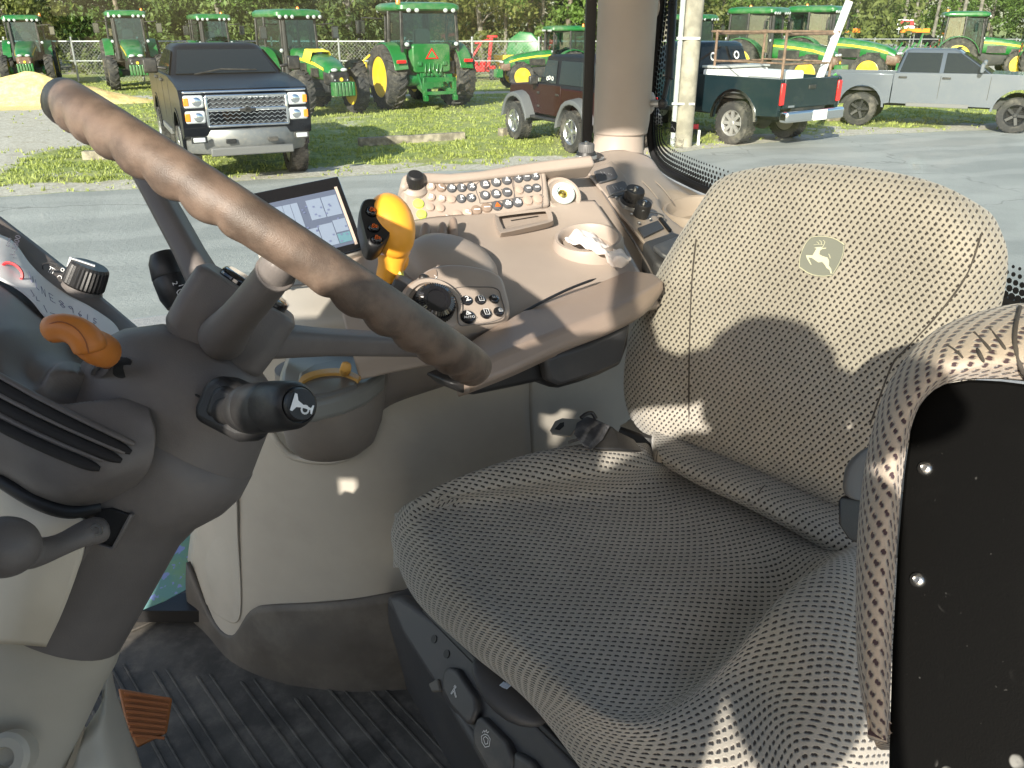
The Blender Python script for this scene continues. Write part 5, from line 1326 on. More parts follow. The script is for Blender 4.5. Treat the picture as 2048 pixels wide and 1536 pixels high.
# cup holder
cc = at(1176, 481, 1.372); cn = V((-.05, -.22, 1)).normalized()
m = MB(); m.lathe([(.062, -.075), (.060, -.02), (.0585, .0), (.055, .007), (.050, .007), (.0465, .002), (.044, -.02), (.040, -.075), (0, -.078)], cc, cn, 44)
cup = obj('cup_holder', m, consm, cons, smooth=50)
m = MB(); m.lathe([(.0405, -.060), (.0405, -.056), (0, -.056)], cc, cn, 30); obj('cup_liner', m, mat('liner', (.14, .10, .085), .5), cup)
m = MB(); m.tube([at(x, y, 1.415) for x, y in ((1189, 480), (1189, 462), (1191, 460), (1201, 462), (1203, 464), (1203, 478))], .0011, 6); obj('clip', m, blackp, cup)
# crumpled paper napkin hanging out of the cup holder
rows = []
Nn = [[(1128, 478, 1.37), (1150, 466, 1.38), (1175, 464, 1.40), (1196, 474, 1.40), (1210, 486, 1.39)], [(1134, 486, 1.345), (1160, 480, 1.36), (1185, 478, 1.37), (1208, 492, 1.36), (1222, 497, 1.34)],
      [(1150, 490, 1.34), (1172, 492, 1.335), (1196, 492, 1.34), (1216, 506, 1.325), (1240, 503, 1.325)], [(1200, 505, 1.30), (1212, 515, 1.29), (1222, 520, 1.28), (1236, 518, 1.27), (1262, 518, 1.29)],
      [(1218, 528, 1.30), (1224, 535, 1.29), (1232, 536, 1.285), (1244, 536, 1.29), (1258, 528, 1.30)]]
nn = fine([P3(r) for r in Nn], 34, 30)
for i, r in enumerate(nn):
    for j, v in enumerate(r):
        f = noise.noise(v*70)*.006+abs(noise.noise(v*38+V((5, 2, 1))))*.010; v += cn*f*(1 if 0 < i < 34 else .3)
m = MB(); m.grid(nn); nk = obj('paper_napkin', m, mat('napkin', (.78, .72, .68), .9, grain=.2), solid=.0012, smooth=40)
tag(nk, 'crumpled white paper napkin stuffed in the cup holder and hanging over its rim', 'napkin')
# round service port at the panel's right end
c = at(1124, 391, 1.49); pn = bpl.n
m = MB(); m.lathe([(.040, -.03), (.038, .004), (.034, .009), (.030, .009), (.025, .003), (.0, .002)], c-pn*.004, pn, 36); sp0 = obj('port_surround', m, consm, cons, smooth=50)
m = MB(); m.lathe([(.021, 0), (.021, .004), (.019, .006), (.013, .006), (.0125, -.006), (0, -.006)], c+pn*.006, pn, 30); obj('port_ring', m, mat('port_white', (.62, .74, .72), .35), sp0)
m = MB(); m.lathe([(.009, 0), (.009, .004), (.005, .006), (0, .004)], c+pn*.002, pn, 16); obj('port_core', m, mat('brass', (.6, .42, .12), .25, metal=1), sp0)
# levers row (paddles) at the foot of the panel
for k, (x, y, s_) in enumerate(((822, 478, 1.0), (850, 462, 1.0), (884, 460, .9), (905, 450, .9))):
    c0 = at(x, y+14, 1.285+.014*k); c1 = at(x+2, y-14, 1.30+.014*k)
    m = MB(); m.tube([c0-V((0, 0, .02)), c0, c0.lerp(c1, .6), c1], [.0135*s_, .0135*s_, .012*s_, .007*s_], 14, flat=.75); obj('control_paddle', m, mat('paddle_plastic', (.27, .205, .165), .45, grain=.2), cons, sub=1)
# armrest
S = [[(908, 700, 1.03), (925, 742, 1.00), (942, 776, .998), (950, 782, 1.03)],
     [(985, 652, 1.085), (1010, 704, 1.035), (1024, 742, 1.03), (1030, 750, 1.06)],
     [(1080, 602, 1.15), (1112, 664, 1.09), (1122, 696, 1.085), (1130, 704, 1.11)],
     [(1170, 562, 1.22), (1206, 628, 1.155), (1214, 662, 1.15), (1222, 668, 1.18)],
     [(1240, 540, 1.27), (1276, 592, 1.215), (1286, 624, 1.21), (1290, 630, 1.24)],
     [(1312, 546, 1.30), (1330, 562, 1.27), (1328, 582, 1.265), (1322, 586, 1.28)]]
def _lvl(x, y, z): return on_z(x, y, z)
Sr = []
for r in S:
    rz = at(*r[1]).z
    a0 = on_z(r[0][0], r[0][1], rz+.002)
    Sr.append([a0]+[at(*q) for q in r[1:4]]+[a0-V((0, 0, .07)), a0-V((0, 0, .03))])
S2 = [catmull([V(r[q]) for r in Sr], 24) for q in range(6)]
m = MB(); m.loft([[S2[q][i] for q in range(6)] for i in range(25)]); ar_o = obj('armrest_pad', m, mat('armrest_vinyl', (0.285, 0.222, 0.182), .42, grain=.3, gscale=600, var=.05, dust=.08, spec=.5), cons, bev=.012, seg=4, smooth=50)
apl = Plane(at(930, 775, 1.03), at(1250, 640, 1.22), at(1240, 730, 1.24))
panel('armrest_bracket', [(903, 768), (925, 760), (1000, 750), (1072, 714), (1150, 682), (1264, 632), (1258, 690), (1242, 732), (1200, 752), (1162, 766), (1120, 778), (1104, 776), (1084, 764), (1030, 776), (950, 792), (928, 788)], apl, .06, blackp, cons, off=-.012, bev=.008, seg=3)
panel('bracket_cover', [(1092, 716), (1180, 688), (1262, 650), (1244, 728), (1196, 748), (1122, 772), (1100, 764)], apl, .02, dgreyp, cons, off=.006, bev=.006)
# dark tube standing in for the shade between armrest and console
m = MB(); m.tube(catmull(P3([(1040, 628, 1.165), (1090, 601, 1.19), (1140, 577, 1.22), (1192, 557, 1.25)]), 14), [.001]+[.0032]*13+[.001], 8, flat=.5); obj('gap_shade_tube', m, seal, cons)

# multi function pod with dial and six buttons
mp = thing('control_pod', 'rounded brown control pod with a black ribbed dial and six black buttons', 'control pod', at(920, 640, 1.12))
ppl = Plane(at(930, 590, 1.125), at(1010, 600, 1.145), at(950, 640, 1.105))
outl = [(818, 600), (826, 565), (850, 543), (885, 533), (930, 534), (975, 543), (1003, 558), (1015, 590), (1022, 625), (1010, 642), (960, 656), (900, 664), (850, 660), (822, 640)]
o1 = closed_curve([ppl(x, y, .0) for x, y in outl], 64)
cen = sum(o1, V((0, 0, 0)))/64
m = MB(); m.loft([[p-ppl.n*.07 for p in o1], [p-ppl.n*.012 for p in o1], [cen+(p-cen)*.985-ppl.n*.002 for p in o1], [cen+(p-cen)*.94+ppl.n*.006 for p in o1], [cen+(p-cen)*.86+ppl.n*.009 for p in o1], [cen+(p-cen)*.6+ppl.n*.010 for p in o1], [cen+(p-cen)*.02+ppl.n*.0105 for p in o1]])
obj('pod_body', m, consm, mp, smooth=70)
bo = closed_curve([ppl(x, y, .0105) for x, y in ((908, 578), (960, 574), (994, 578), (1004, 600), (1009, 628), (990, 642), (940, 650), (918, 648), (914, 610))], 48); m = MB(); m.tube(bo+[bo[0]], .0008, 5, caps=False); obj('pod_groove', m, colm, mp)
dc = ppl(865, 614, .008); dn = (ppl.n*.9+V((.05, -.25, -.05))).normalized()
m = MB(); m.lathe([(.044, -.012), (.043, .0), (.039, .005), (.034, .005), (.033, 0), (0, 0)], dc, dn, 44); obj('dial_collar', m, consm, mp, smooth=50)
a_ = dn.orthogonal().normalized(); b2 = dn.cross(a_); rings = []
for h, k, am in ((0, 1.0, .0), (.004, 1.0, .07), (.016, .96, .07), (.022, .86, .07), (.0245, .66, .05), (.0245, .50, .0), (.022, .45, 0), (.021, .01, 0)):
    rings.append([dc+dn*h+(a_*math.cos(2*PI*i/96)+b2*math.sin(2*PI*i/96))*.0285*k*(1-(am if i % 2 else 0)) for i in range(96)])
m = MB(); m.loft(rings); obj('ribbed_dial', m, gloss_b, mp, smooth=20)
for x, y, rd, tx in ((933, 602, 10.5, 'arrow'), (960, 601, 10, '2'), (988, 599, 9.5, 'SET'), (935, 634, 14, 'AUTO'), (971, 628, 10, '1'), (997, 624, 9.5, 'lock')):
    c = ppl(x, y, .0102); d0 = (c-ORG).dot(V((0, _c, -_s))); rad = rd*d0/FPX
    m = MB(); m.lathe([(rad*1.15, -.001), (rad*1.12, .0014), (rad, .0014), (rad*.97, .0032), (rad*.7, .0045), (0, .005)], c, ppl.n, 26); b_ = obj('button', m, gloss_b, mp)
    r_, u_ = frame_at(c, ppl.n, -.08, -1); cc2 = c+ppl.n*.0050
    if tx in ('SET', 'AUTO'):
        lettering('lettering', tx, cc2-(u_*rad*.45 if tx == 'AUTO' else V((0, 0, 0))), r_, u_, rad*(.85 if tx == 'SET' else .62), print_w, b_, bold=.0001)
        if tx == 'AUTO': strokes('symbol', [[(-.25, 0), (-.05, .5), (.3, .12), (-.25, 0)], [(-.1, .35), (.15, .1)]], cc2, r_, u_, rad*1.3, rad*.13, print_w, b_)
    elif tx in ('1', '2'):
        lettering('lettering', tx, cc2, r_, u_, rad*1.1, print_w, b_, bold=.0001); strokes('symbol', [[(-.33, -.45), (.33, -.45), (.33, .45), (-.33, .45), (-.33, -.45)]], cc2, r_, u_, rad*1.5, rad*.10, print_w, b_)
    elif tx == 'arrow': strokes('symbol', [[(-.3, .25), (0, .4), (.15, .15), (-.15, -.1), (-.05, -.35), (.4, -.2)], [(-.3, -.4), (.1, -.1)]], cc2, r_, u_, rad*1.4, rad*.16, print_w, b_)
    else: strokes('symbol', [[(-.15, -.3), (.35, -.3), (.35, .05), (-.15, .05), (-.15, -.3)], arc(.1, .08, .16, 0, 180, 6), [(.1, -.1), (.1, -.2)]], cc2, r_, u_, rad*1.5, rad*.14, print_w, b_)
m = MB(); m.prism(closed_curve([ppl(x, y, .010) for x, y in ((838, 566), (850, 548), (870, 540), (872, 556), (850, 572), (836, 582))], 24), ppl.n*.0012); obj('slider_plate', m, colm and mat('slider_brown', (.26, .20, .16), .45), mp)
m = MB(); m.ball(ppl(846, 556, .012), (.006, .006, .006)); obj('slider_tab', m, blackp, mp)
r_, u_ = frame_at(ppl(858, 566), ppl.n, -.2, -1); strokes('symbol', [[(-.6, -.3), (-.5, .1), (-.35, -.15), (-.2, .1)], [(-.05, .08), (.1, .15)], [(.25, .2), (.5, .35), (.4, .5)]], ppl(862, 566, .011), r_, u_, .024, .0009, print_w, mp)

# orange joystick
js = thing('joystick', 'orange joystick with black face and three red marked buttons beside the monitor', 'joystick', at(778, 585, 1.12))
m = MB(); m.loft([[at(x, y, d) + V((math.cos(a)*r1, math.sin(a)*r2*.8, math.sin(a)*0)) for a in [2*PI*i/20 for i in range(20)]] for x, y, d, r1, r2 in ((772, 592, 1.13, .018, .02), (776, 560, 1.12, .0175, .02), (783, 525, 1.11, .018, .02), (788, 505, 1.10, .022, .022))])
m2 = MB(); pts = []
hd = [(790, 508, 1.10, .017), (792, 492, 1.09, .024), (788, 470, 1.085, .030), (782, 445, 1.085, .0315), (776, 425, 1.09, .029), (769, 410, 1.10, .022), (765, 402, 1.105, .010)]
m2.tube([at(x, y, d) for x, y, d, r in hd], [r for *_, r in hd], 22, up=V((1, 0, 0)))
obj('stalk', m, orange, js, smooth=60); obj('grip', m2, orange, js, sub=1, smooth=180)
jpl = Plane(at(722, 420, 1.062), at(775, 420, 1.075), at(745, 490, 1.045))
fo = [(727, 402), (745, 398), (765, 405), (780, 425), (785, 450), (778, 475), (762, 492), (745, 495), (733, 485), (725, 455), (719, 425)]
f1 = closed_curve([jpl(x, y) for x, y in fo], 44); fc = sum(f1, V((0, 0, 0)))/44
m = MB(); m.loft([[fc+(p-fc)*.9-jpl.n*.035 for p in f1], [p-jpl.n*.012 for p in f1], f1, [fc+(p-fc)*.93+jpl.n*.003 for p in f1], [fc+(p-fc)*.5+jpl.n*.004 for p in f1], [fc+(p-fc)*.02+jpl.n*.004 for p in f1]]); jf = obj('grip_face', m, blackp, js, smooth=50)
for x, y, ra_, rb_ in ((743, 425, 10.5, 11), (747, 458, 11, 8.5), (753, 481, 11, 8)):
    c = jpl(x, y, .003); r_, u_ = frame_at(c, jpl.n, -.1, -1); k = 1.06/FPX
    m = MB(); m.loft([[c+jpl.n*h+r_*(math.cos(2*PI*i/24)*ra_*k*s_)+u_*(math.sin(2*PI*i/24)*rb_*k*s_) for i in range(24)] for h, s_ in ((0, 1.2), (.002, 1.18), (.001, 1.0), (.0045, .92), (.006, .6), (.0063, .02))])
    b_ = obj('button', m, gloss_b, jf, smooth=50); strokes('symbol', glyph['tractor'], c+jpl.n*.0066, r_, u_, .010, .0011, print_r, b_)
m = MB(); m.tube(P3([(812, 505, 1.12), (808, 525, 1.12), (795, 545, 1.125)]), [.004, .009, .006], 12); obj('rear_trigger', m, orange, js, sub=1)
m = MB(); m.prism(closed_curve([at(x, y, 1.105) for x, y in ((790, 548), (800, 543), (804, 560), (797, 568), (788, 566))], 16), V((0, .02, 0))); obj('yellow_tab', m, mat('acid_yellow', (.70, .72, .04), .4), js)
m = MB(); m.box(at(806, 575, 1.10), (.030, .03, .022), Matrix.Rotation(.5, 3, 'Y')); obj('rocker_switch', m, dgreyp, js, bev=.004)
m = MB(); m.tube([at(776, 585, 1.135), at(774, 600, 1.13)], [.028, .034], 18); obj('gaiter', m, blackp, js)

# ================================================================= MONITOR
mo = thing('touch_monitor', 'tilted touch screen monitor with black bezel, partly hidden by the steering wheel', 'monitor', at(620, 500, 1.25))
mTL, mTR, mBR = at(496, 388, 1.20), at(679, 351, 1.28), at(733, 497, 1.245); mBL = mTL+(mBR-mTR)
mn = (mTR-mTL).cross(mBL-mTL).normalized()
if mn.dot(ORG-mTL) < 0: mn = -mn
def ms(u, v, o=0.0): return mTL.lerp(mTR, u)+(mBL-mTL)*v+mn*o
def mrect(u0, v0, u1, v1, o, th, name, m_, parent, bev=0.0, r=None):
    mb = MB(); mb.prism([ms(u0, v0, o), ms(u1, v0, o), ms(u1, v1, o), ms(u0, v1, o)], -mn*th); return obj(name, mb, m_, parent, bev=bev, smooth=35 if bev else 0)
mrect(-.02, -.015, 1.0, 1.015, -.004, .035, 'monitor_back', mat('monitor_edge', (.50, .46, .40), .4), mo, bev=.005)
bz = mrect(-.01, 0, .985, .995, 0, .004, 'bezel', gloss_b, mo, bev=.002)
scr = mrect(.10, .17, .90, .90, .0008, .001, 'screen', mat('screen_blue', (.09, .11, .16), .25, emit=.12), mo)
mrect(.895, .14, .925, .92, .001, .001, 'screen_edge', mat('screen_lip', (.55, .45, .38), .3), mo)
tile = mat('screen_tile', (.19, .235, .31), .25, emit=.16); tile2 = mat('screen_tile_teal', (.10, .20, .24), .25, emit=.15); tdk = mat('screen_print', (.10, .12, .2), .3, emit=.3)
for (u0, v0, u1, v1) in ((.12, .24, .20, .56), (.205, .24, .285, .56), (.29, .24, .37, .56), (.375, .24, .45, .56), (.54, .24, .70, .50), (.71, .24, .88, .50), (.12, .62, .40, .86), (.42, .60, .57, .86), (.58, .58, .735, .86), (.745, .56, .885, .72)):
    t_ = mrect(u0, v0, u1, v1, .0014, .0004, 'screen_tile', tile, scr)
    mrect(u0+.02, v0+.03, u0+.02+.4*(u1-u0), v0+.055, .0018, .0002, 'tile_print', tdk, t_) if False else None
mrect(.745, .74, .885, .86, .0014, .0004, 'screen_tile', tile2, scr)
mb = MB()
for k in range(34):
    u = rnd.uniform(.13, .86); v = rnd.uniform(.27, .84); mb.prism([ms(u, v, .0018), ms(u+.022, v, .0018), ms(u+.022, v+.02, .0018), ms(u, v+.02, .0018)], -mn*.0002)
q = obj('screen_text', mb, tdk, scr, smooth=0); q['kind'] = 'stuff'
m = MB(); m.tube(P3([(700, 500, 1.27), (715, 520, 1.30), (740, 545, 1.30)]), .012, 10); obj('monitor_arm', m, blackp, mo)
m = MB(); m.tube(catmull(P3([(560, 575, 1.24), (600, 570, 1.22), (650, 566, 1.2), (700, 575, 1.2)]), 20), .0018, 6); obj('cable', m, blackp, mo)

# ================================================================= REAR RIGHT FENDER SHELF
fs = thing('fender_shelf', 'tan moulded shelf behind the console with sockets, connectors and a deep round cup holder', 'shelf', (0.3, 1.6, FL))
Fn = [[(1080, 330, 1.64), (1160, 316, 1.74), (1230, 300, 1.80), (1296, 312, 1.84), (1330, 352, 1.82), (1400, 388, 1.80), (1500, 425, 1.74)],
      [(1090, 352, 1.60), (1170, 345, 1.65), (1240, 340, 1.70), (1310, 362, 1.72), (1370, 392, 1.70), (1420, 420, 1.68), (1500, 455, 1.62)],
      [(1098, 405, 1.52), (1180, 405, 1.55), (1250, 410, 1.58), (1320, 425, 1.60), (1370, 445, 1.60), (1430, 480, 1.56), (1500, 510, 1.50)],
      [(1120, 470, 1.44), (1200, 475, 1.46), (1260, 490, 1.48), (1320, 500, 1.50), (1375, 520, 1.50), (1430, 560, 1.46), (1500, 590, 1.42)],
      [(1150, 560, 1.36), (1240, 570, 1.37), (1290, 590, 1.38), (1340, 610, 1.40), (1390, 630, 1.40), (1440, 660, 1.38), (1500, 690, 1.36)]]
fnet = fine([P3(r) for r in Fn], 60, 90)
hc_ = at(1395, 425, 1.65); dent(fnet, [(hc_, V((.085, 0, -.0)), V((.0, .085, .03)), V((0, .0, -.16)))])
m = MB(); m.grid(fnet); obj('shelf_body', m, consm, fs, solid=.01, smooth=60)
m = MB(); rr2 = []
fpl = Plane(at(1180, 405, 1.55), at(1370, 445, 1.60), at(1310, 362, 1.72))
m = MB(); m.lathe([(.078, -.03), (.078, .004), (.074, .008), (.069, .006), (.064, -.01), (.058, -.09), (.02, -.095), (0, -.095)], at(1402, 421, 1.655), V((-.08, -.12, 1)), 44); obj('deep_cup', m, consm, fs, smooth=50)
m = MB(); rg = closed_curve([fpl(x, y, .012) for x, y in ((1336, 402), (1345, 380), (1372, 372), (1410, 382), (1450, 405), (1470, 430), (1450, 448), (1410, 445), (1370, 436), (1345, 422))], 44); 0
# socket strip
str_pts = [(1175, 342), (1226, 322), (1330, 455), (1352, 500), (1300, 560), (1240, 450)]
panel('socket_strip', [(1174, 342), (1224, 321), (1250, 352), (1352, 482), (1308, 508)], fpl, .006, consm, fs, off=.012, bev=.002)
for x, y, k in ((1212, 348, 0), (1236, 377, 1)):
    pts_ = [(x-23, y-7), (x+8, y-16), (x+15, y-14), (x+24, y+3), (x+22, y+7), (x-8, y+15), (x-14, y+14)]
    so = panel('socket_cover', pts_, fpl, .006, mat('socket_grey', (.085, .085, .09), .55), fs, off=.018, bev=.002)
    r_, u_ = frame_at(fpl(x, y), fpl.n, .1, -1); strokes('symbol', [[(-.35, .2), (-.3, -.25)], [(-.1, .25), (-.05, -.2)], arc(.3, .05, .12, 0, 360, 8)], fpl(x, y, .0185), r_, u_, .03, .0012, mat('socket_print', (.35, .35, .36), .5), so)
def connector(x, y, d, r, h, ax, strap_pts, nut=True, m_=blackp, label=''):
    t = thing('connector_cap', label, 'connector', at(x, y, d)); c = at(x, y, d); ax = V(ax).normalized(); a_ = ax.orthogonal().normalized(); b_ = ax.cross(a_)
    if nut:
        m = MB(); m.prism([c+(a_*math.cos(PI*i/3)+b_*math.sin(PI*i/3))*r*1.35 for i in range(6)], ax*.008); obj('nut', m, steel, t, bev=.001)
        m = MB(); m.lathe([(r*1.25, .008), (r*1.15, .014), (r*.9, .014), (r*.9, .02)], c, ax, 24); obj('collar', m, blackp, t)
    rings = [[c+ax*(hh)+(a_*math.cos(2*PI*i/48)+b_*math.sin(2*PI*i/48))*r*k*(1-(.04 if i % 2 and k > .95 else 0)) for i in range(48)] for hh, k in ((.012 if nut else 0, .9), (.014 if nut else .002, 1.0), (.012+h*.85, 1.0), (.012+h, .92), (.012+h, .02))]
    m = MB(); m.loft(rings); obj('cap', m, m_, t, smooth=25)
    m = MB(); m.tube(catmull(P3(strap_pts), 24), .0028, 8, flat=.5); obj('strap', m, mat('strap_grey', (.13, .135, .14), .5), t, smooth=60)
    m = MB(); m.lathe([(.004, 0), (.004, .004), (0, .005)], c+ax*(.012+h), ax, 10); obj('screw', m, boltm, t)
    return t
connector(1262, 410, 1.555, .0185, .022, (.15, -.35, .9), [(1265, 379, 1.53), (1245, 382, 1.53), (1225, 388, 1.55), (1216, 398, 1.57), (1220, 408, 1.59), (1245, 415, 1.59)], label='black connector cap with grey strap in the middle of the fender shelf')
connector(1281, 432, 1.535, .0145, .016, (.15, -.35, .9), [(1285, 421, 1.51), (1305, 424, 1.53), (1325, 430, 1.55), (1326, 438, 1.55), (1315, 442, 1.55), (1298, 438, 1.54)], nut=False, label='small round black cap with looped strap nearest to the seat')
connector(1172, 317, 1.70, .0165, .018, (0, -.05, 1), [(1185, 306, 1.69), (1196, 306, 1.70), (1206, 312, 1.72), (1203, 318, 1.72), (1192, 320, 1.71)], m_=mat('cap_grey', (.10, .10, .10), .5), label='grey ribbed connector cap at the foot of the rear pillar')
for x, y in ((1263, 428), (1278, 446), (1300, 438), (1232, 395)):
    m = MB(); m.ball(fpl(x, y, .018), (.0028, .0028, .0028), 8, 6); obj('screw', m, boltm, fs)
panel('dark_plate', [(1276, 455), (1316, 440), (1328, 455), (1288, 474)], fpl, .004, dgreyp, fs, off=.018, bev=.001)
m = MB(); m.bar(fpl(1320, 437, .014), fpl(1340, 462, .014), .006, .006); obj('slot_trim', m, seal, fs)
m = MB(); m.tube(catmull([fpl(x, y, .009) for x, y in ((1178, 340), (1240, 440), (1290, 520), (1310, 560))], 20), .0018, 6); obj('shelf_seam', m, colm, fs)
for sx in (0, 26):
    m = MB(); m.tube(catmull([fpl(x+sx, y, .0115) for x, y in ((1284, 362), (1300, 378), (1316, 398))], 12), .0012, 6); obj('shelf_flute', m, consm, fs)
# storage box
sb = thing('storage_box', 'black plastic storage box with open lid between shelf and seat backrest', 'storage box', at(1330, 540, 1.30))
bx = Plane(at(1290, 490, 1.36), at(1370, 480, 1.36), at(1350, 540, 1.22))
_bt = P3([(1284, 482, 1.42), (1345, 460, 1.46), (1400, 480, 1.46), (1420, 520, 1.42), (1350, 545, 1.36), (1310, 520, 1.37)])
m = MB(); m.loft([[p-V((0, 0, .14)) for p in _bt], [p-V((0, 0, .02)) for p in _bt], _bt]); obj('box_shell', m, dgreyp, sb, bev=.008, seg=3)
_bl = P3([(1304, 502, 1.395), (1352, 482, 1.43), (1392, 496, 1.43), (1395, 515, 1.41), (1352, 532, 1.37), (1322, 516, 1.375)])
m = MB(); m.loft([_bl, [p+V((0, 0, .010)) for p in _bl]]); obj('box_lid', m,  mat('lid_blue_black', (.06, .066, .078), .45, dust=.2), sb, bev=.004, seg=3)
# ================================================================= STEERING WHEEL
lr = ray(88, 172).normalized(); rr3 = ray(978, 752).normalized()
bis = (lr+rr3).normalized(); half = lr.angle(rr3)/2; RW = .200; rt = .0158
Dw = (RW+rt)/math.sin(half); WC = ORG+bis*Dw
WN = lr.cross(rr3).normalized()
if WN.z < 0: WN = -WN
wa = (-bis + WN*bis.dot(WN)).normalized(); wb_ = WN.cross(wa)
if wb_.x < 0: wb_ = -wb_
def WP(deg, r=RW, h=0.0): t = math.radians(deg); return WC+wa*(math.cos(t)*r)+wb_*(math.sin(t)*r)+WN*h
sw = thing('steering_wheel', 'brown textured steering wheel with finger grips, sun on the middle of its rim', 'steering wheel', WC-WN*.12)
spokes = (0, 118, -127)
NB = 44; n1, n2 = NB*12, 26; rings = []
for i in range(n1):
    th = 2*PI*i/n1; deg = math.degrees(th); c = WC+(wa*math.cos(th)+wb_*math.sin(th))*RW; rad = (wa*math.cos(th)+wb_*math.sin(th))
    near = min(abs((deg-s+180) % 360-180) for s in spokes); amp = max(0, min(1, (near-7)/5))
    ring = []
    for j in range(n2):
        ph = 2*PI*j/n2; o = rad*math.cos(ph)+WN*math.sin(ph)*1.02
        und = max(0, -math.sin(ph))**2.2
        k = rt*(1+amp*und*(.20*abs(math.cos(NB*th/2))-.07)*1.3)
        ring.append(c+o*k)
    rings.append(ring)
rings.append([p.copy() for p in rings[0]])
m = MB(); m.loft(rings, caps=False); obj('rim', m, wheelm, sw, smooth=180)
hub_top = WC-WN*.050
hc0 = (wa*1.0+wb_*-.0).normalized()
m = MB()
def hubring(h, k, r=.013): return [WC-WN*h+wb_*(x*k)+wa*(y*k) for x, y in rrect(-.004, 0, .094, .092, r, 5)]
m.loft([hubring(.052, .94), hubring(.057, 1.0), hubring(.085, 1.0), hubring(.108, .97, .016), hubring(.122, .80, .03)]); obj('hub', m, colm, sw, bev=.003, smooth=45)
m = MB(); m.loft([[WC-WN*h+wb_*(-.002+x*k)+wa*y*k for x, y in rrect(0, 0, .064, .070, .02, 5)] for h, k in ((.058, 1.0), (.047, 1.0), (.044, .93))]); obj('hub_cap', m, gloss_b, sw, bev=.002)
def far_deg(px):
    best = (1e9, 0)
    for k in range(95, 266):
        p = WP(k)-ORG; d = p.dot(V((0, _c, -_s))); x = 1024+FPX*p.x/d
        best = min(best, (abs(x-px), k))
    return best[1]
for dg in spokes:
    near_ = dg == 0
    if near_:
        m = MB(); m.tube([WP(0, RW-.003, -.004), at(556, 540, .566), at(520, 585, .60), at(474, 638, .65), at(450, 668, .685), at(440, 684, .705)], [.0118, .0132, .0136, .0142, .019, .023], 20); obj('spoke', m, colm, sw, sub=1, smooth=180)
        m = MB(); m.tube([at(553, 543, .5685), at(549, 548, .572)], .0142, 24); obj('spoke_collar', m, colm, sw, bev=.001)
    else:
        st_ = WP(far_deg(268 if dg < 0 else 878), RW-.003, -.004); en_ = at(432, 600, .75) if dg < 0 else at(535, 680, .735); pts_ = [st_, st_.lerp(en_, .3), st_.lerp(en_, .7), en_]; t_ = V(wb_*math.cos(math.radians(dg))-wa*math.sin(math.radians(dg)))
        rings = []
        for i, p in enumerate(pts_):
            ax = (pts_[min(i+1, 3)]-pts_[max(i-1, 0)]).normalized(); nn_ = ax.cross(t_).normalized(); w_ = (.0145, .0145, .0145, .018)[i]; h_ = (.010, .010, .011, .014)[i]
            rings.append([p+t_*x+nn_*y for x, y in rrect(0, 0, 2*w_, 2*h_, h_*.6, 3)])
        m = MB(); m.loft(rings); obj('spoke', m, colm, sw, bev=.0015, smooth=60)

# ================================================================= COLUMN AND DASH POD
seamd = mat('seam_dark', (.012, .011, .010), .7)
cl = thing('steering_column', 'grey brown steering column shroud with dash pod, vents and tilt lever opening', 'steering column', on_z(60, 1536, FL))
IMX = V((1, 0, 0)); IMY = V((0, _s, _c)); IMZ = V((0, _c, -_s))
perp = (IMX*.86 - IMY*.51).normalized(); axd = (WN*-1)
pz = axd.cross(perp).normalized()
def oval(px, py, d, rp, rz_, n=40, sq=0.0):
    c = at(px, py, d); out = []
    for i in range(n):
        t = 2*PI*i/n; ct, st = math.cos(t), math.sin(t); e = 1.0-sq*.5
        out.append(c+perp*(math.copysign(abs(ct)**e, ct)*rp)+pz*(math.copysign(abs(st)**e, st)*rz_))
    return out
ups = [oval(447, 690, .735, .030, .03), oval(432, 708, .735, .052, .05), oval(400, 738, .74, .070, .06, sq=.3), oval(375, 772, .74, .080, .065, sq=.4), oval(350, 815, .745, .084, .066, sq=.4), oval(333, 860, .745, .084, .064, sq=.4)]
m = MB(); m.loft(ups); obj('upper_shroud', m, colm, cl, smooth=60)
los = [oval(334, 858, .745, .082, .062, sq=.4), oval(333, 862, .745, .0845, .0645, sq=.4), oval(312, 905, .745, .084, .064, sq=.4), oval(288, 945, .745, .078, .062, sq=.3), oval(255, 985, .75, .068, .06, sq=.2), oval(226, 1020, .755, .067, .06), oval(160, 1130, .77, .070, .064), oval(100, 1232, .79, .0725, .067)]
m = MB(); m.loft(los, caps=False); obj('lower_shroud', m, colm, cl, smooth=60)
lbeige = mat('sleeve_beige', (.46, .42, .35), .5, grain=.2, gscale=600, var=.05, dust=.1)
m = MB(); m.loft([oval(106, 1215, .81, .074, .067), oval(84, 1262, .82, .078, .07), oval(62, 1300, .83, .079, .07), oval(40, 1370, .84, .075, .066), oval(20, 1440, .85, .070, .062), oval(-10, 1530, .86, .067, .06)], caps=False); obj('column_sleeve', m, lbeige, cl, smooth=60)
m = MB(); m.loft([oval(40, 1470, .90, .075, .085), oval(20, 1500, .89, .115, .10), oval(0, 1560, .90, .140, .12), oval(-20, 1700, .92, .19, .14)], caps=False); obj('column_boot', m, lbeige, cl, smooth=60)
m = MB(); m.loft([[at(x, y, d) for x, y, d in r] for r in ([(225, 1338, .93), (240, 1420, .93), (262, 1540, .93), (300, 1600, .95)], [(200, 1440, .86), (215, 1490, .86), (250, 1540, .87), (290, 1600, .9)])], close=False); 
rows = [[(222, 1330, .96), (232, 1380, .95), (255, 1450, .94), (285, 1540, .93), (300, 1620, .93)], [(218, 1335, .93), (222, 1390, .92), (235, 1450, .91), (262, 1540, .90), (280, 1620, .9)], [(205, 1400, .90), (205, 1440, .88), (205, 1480, .87), (215, 1540, .86), (230, 1620, .86)], [(170, 1460, .88), (160, 1490, .86), (150, 1520, .85), (140, 1560, .84), (140, 1620, .84)]]
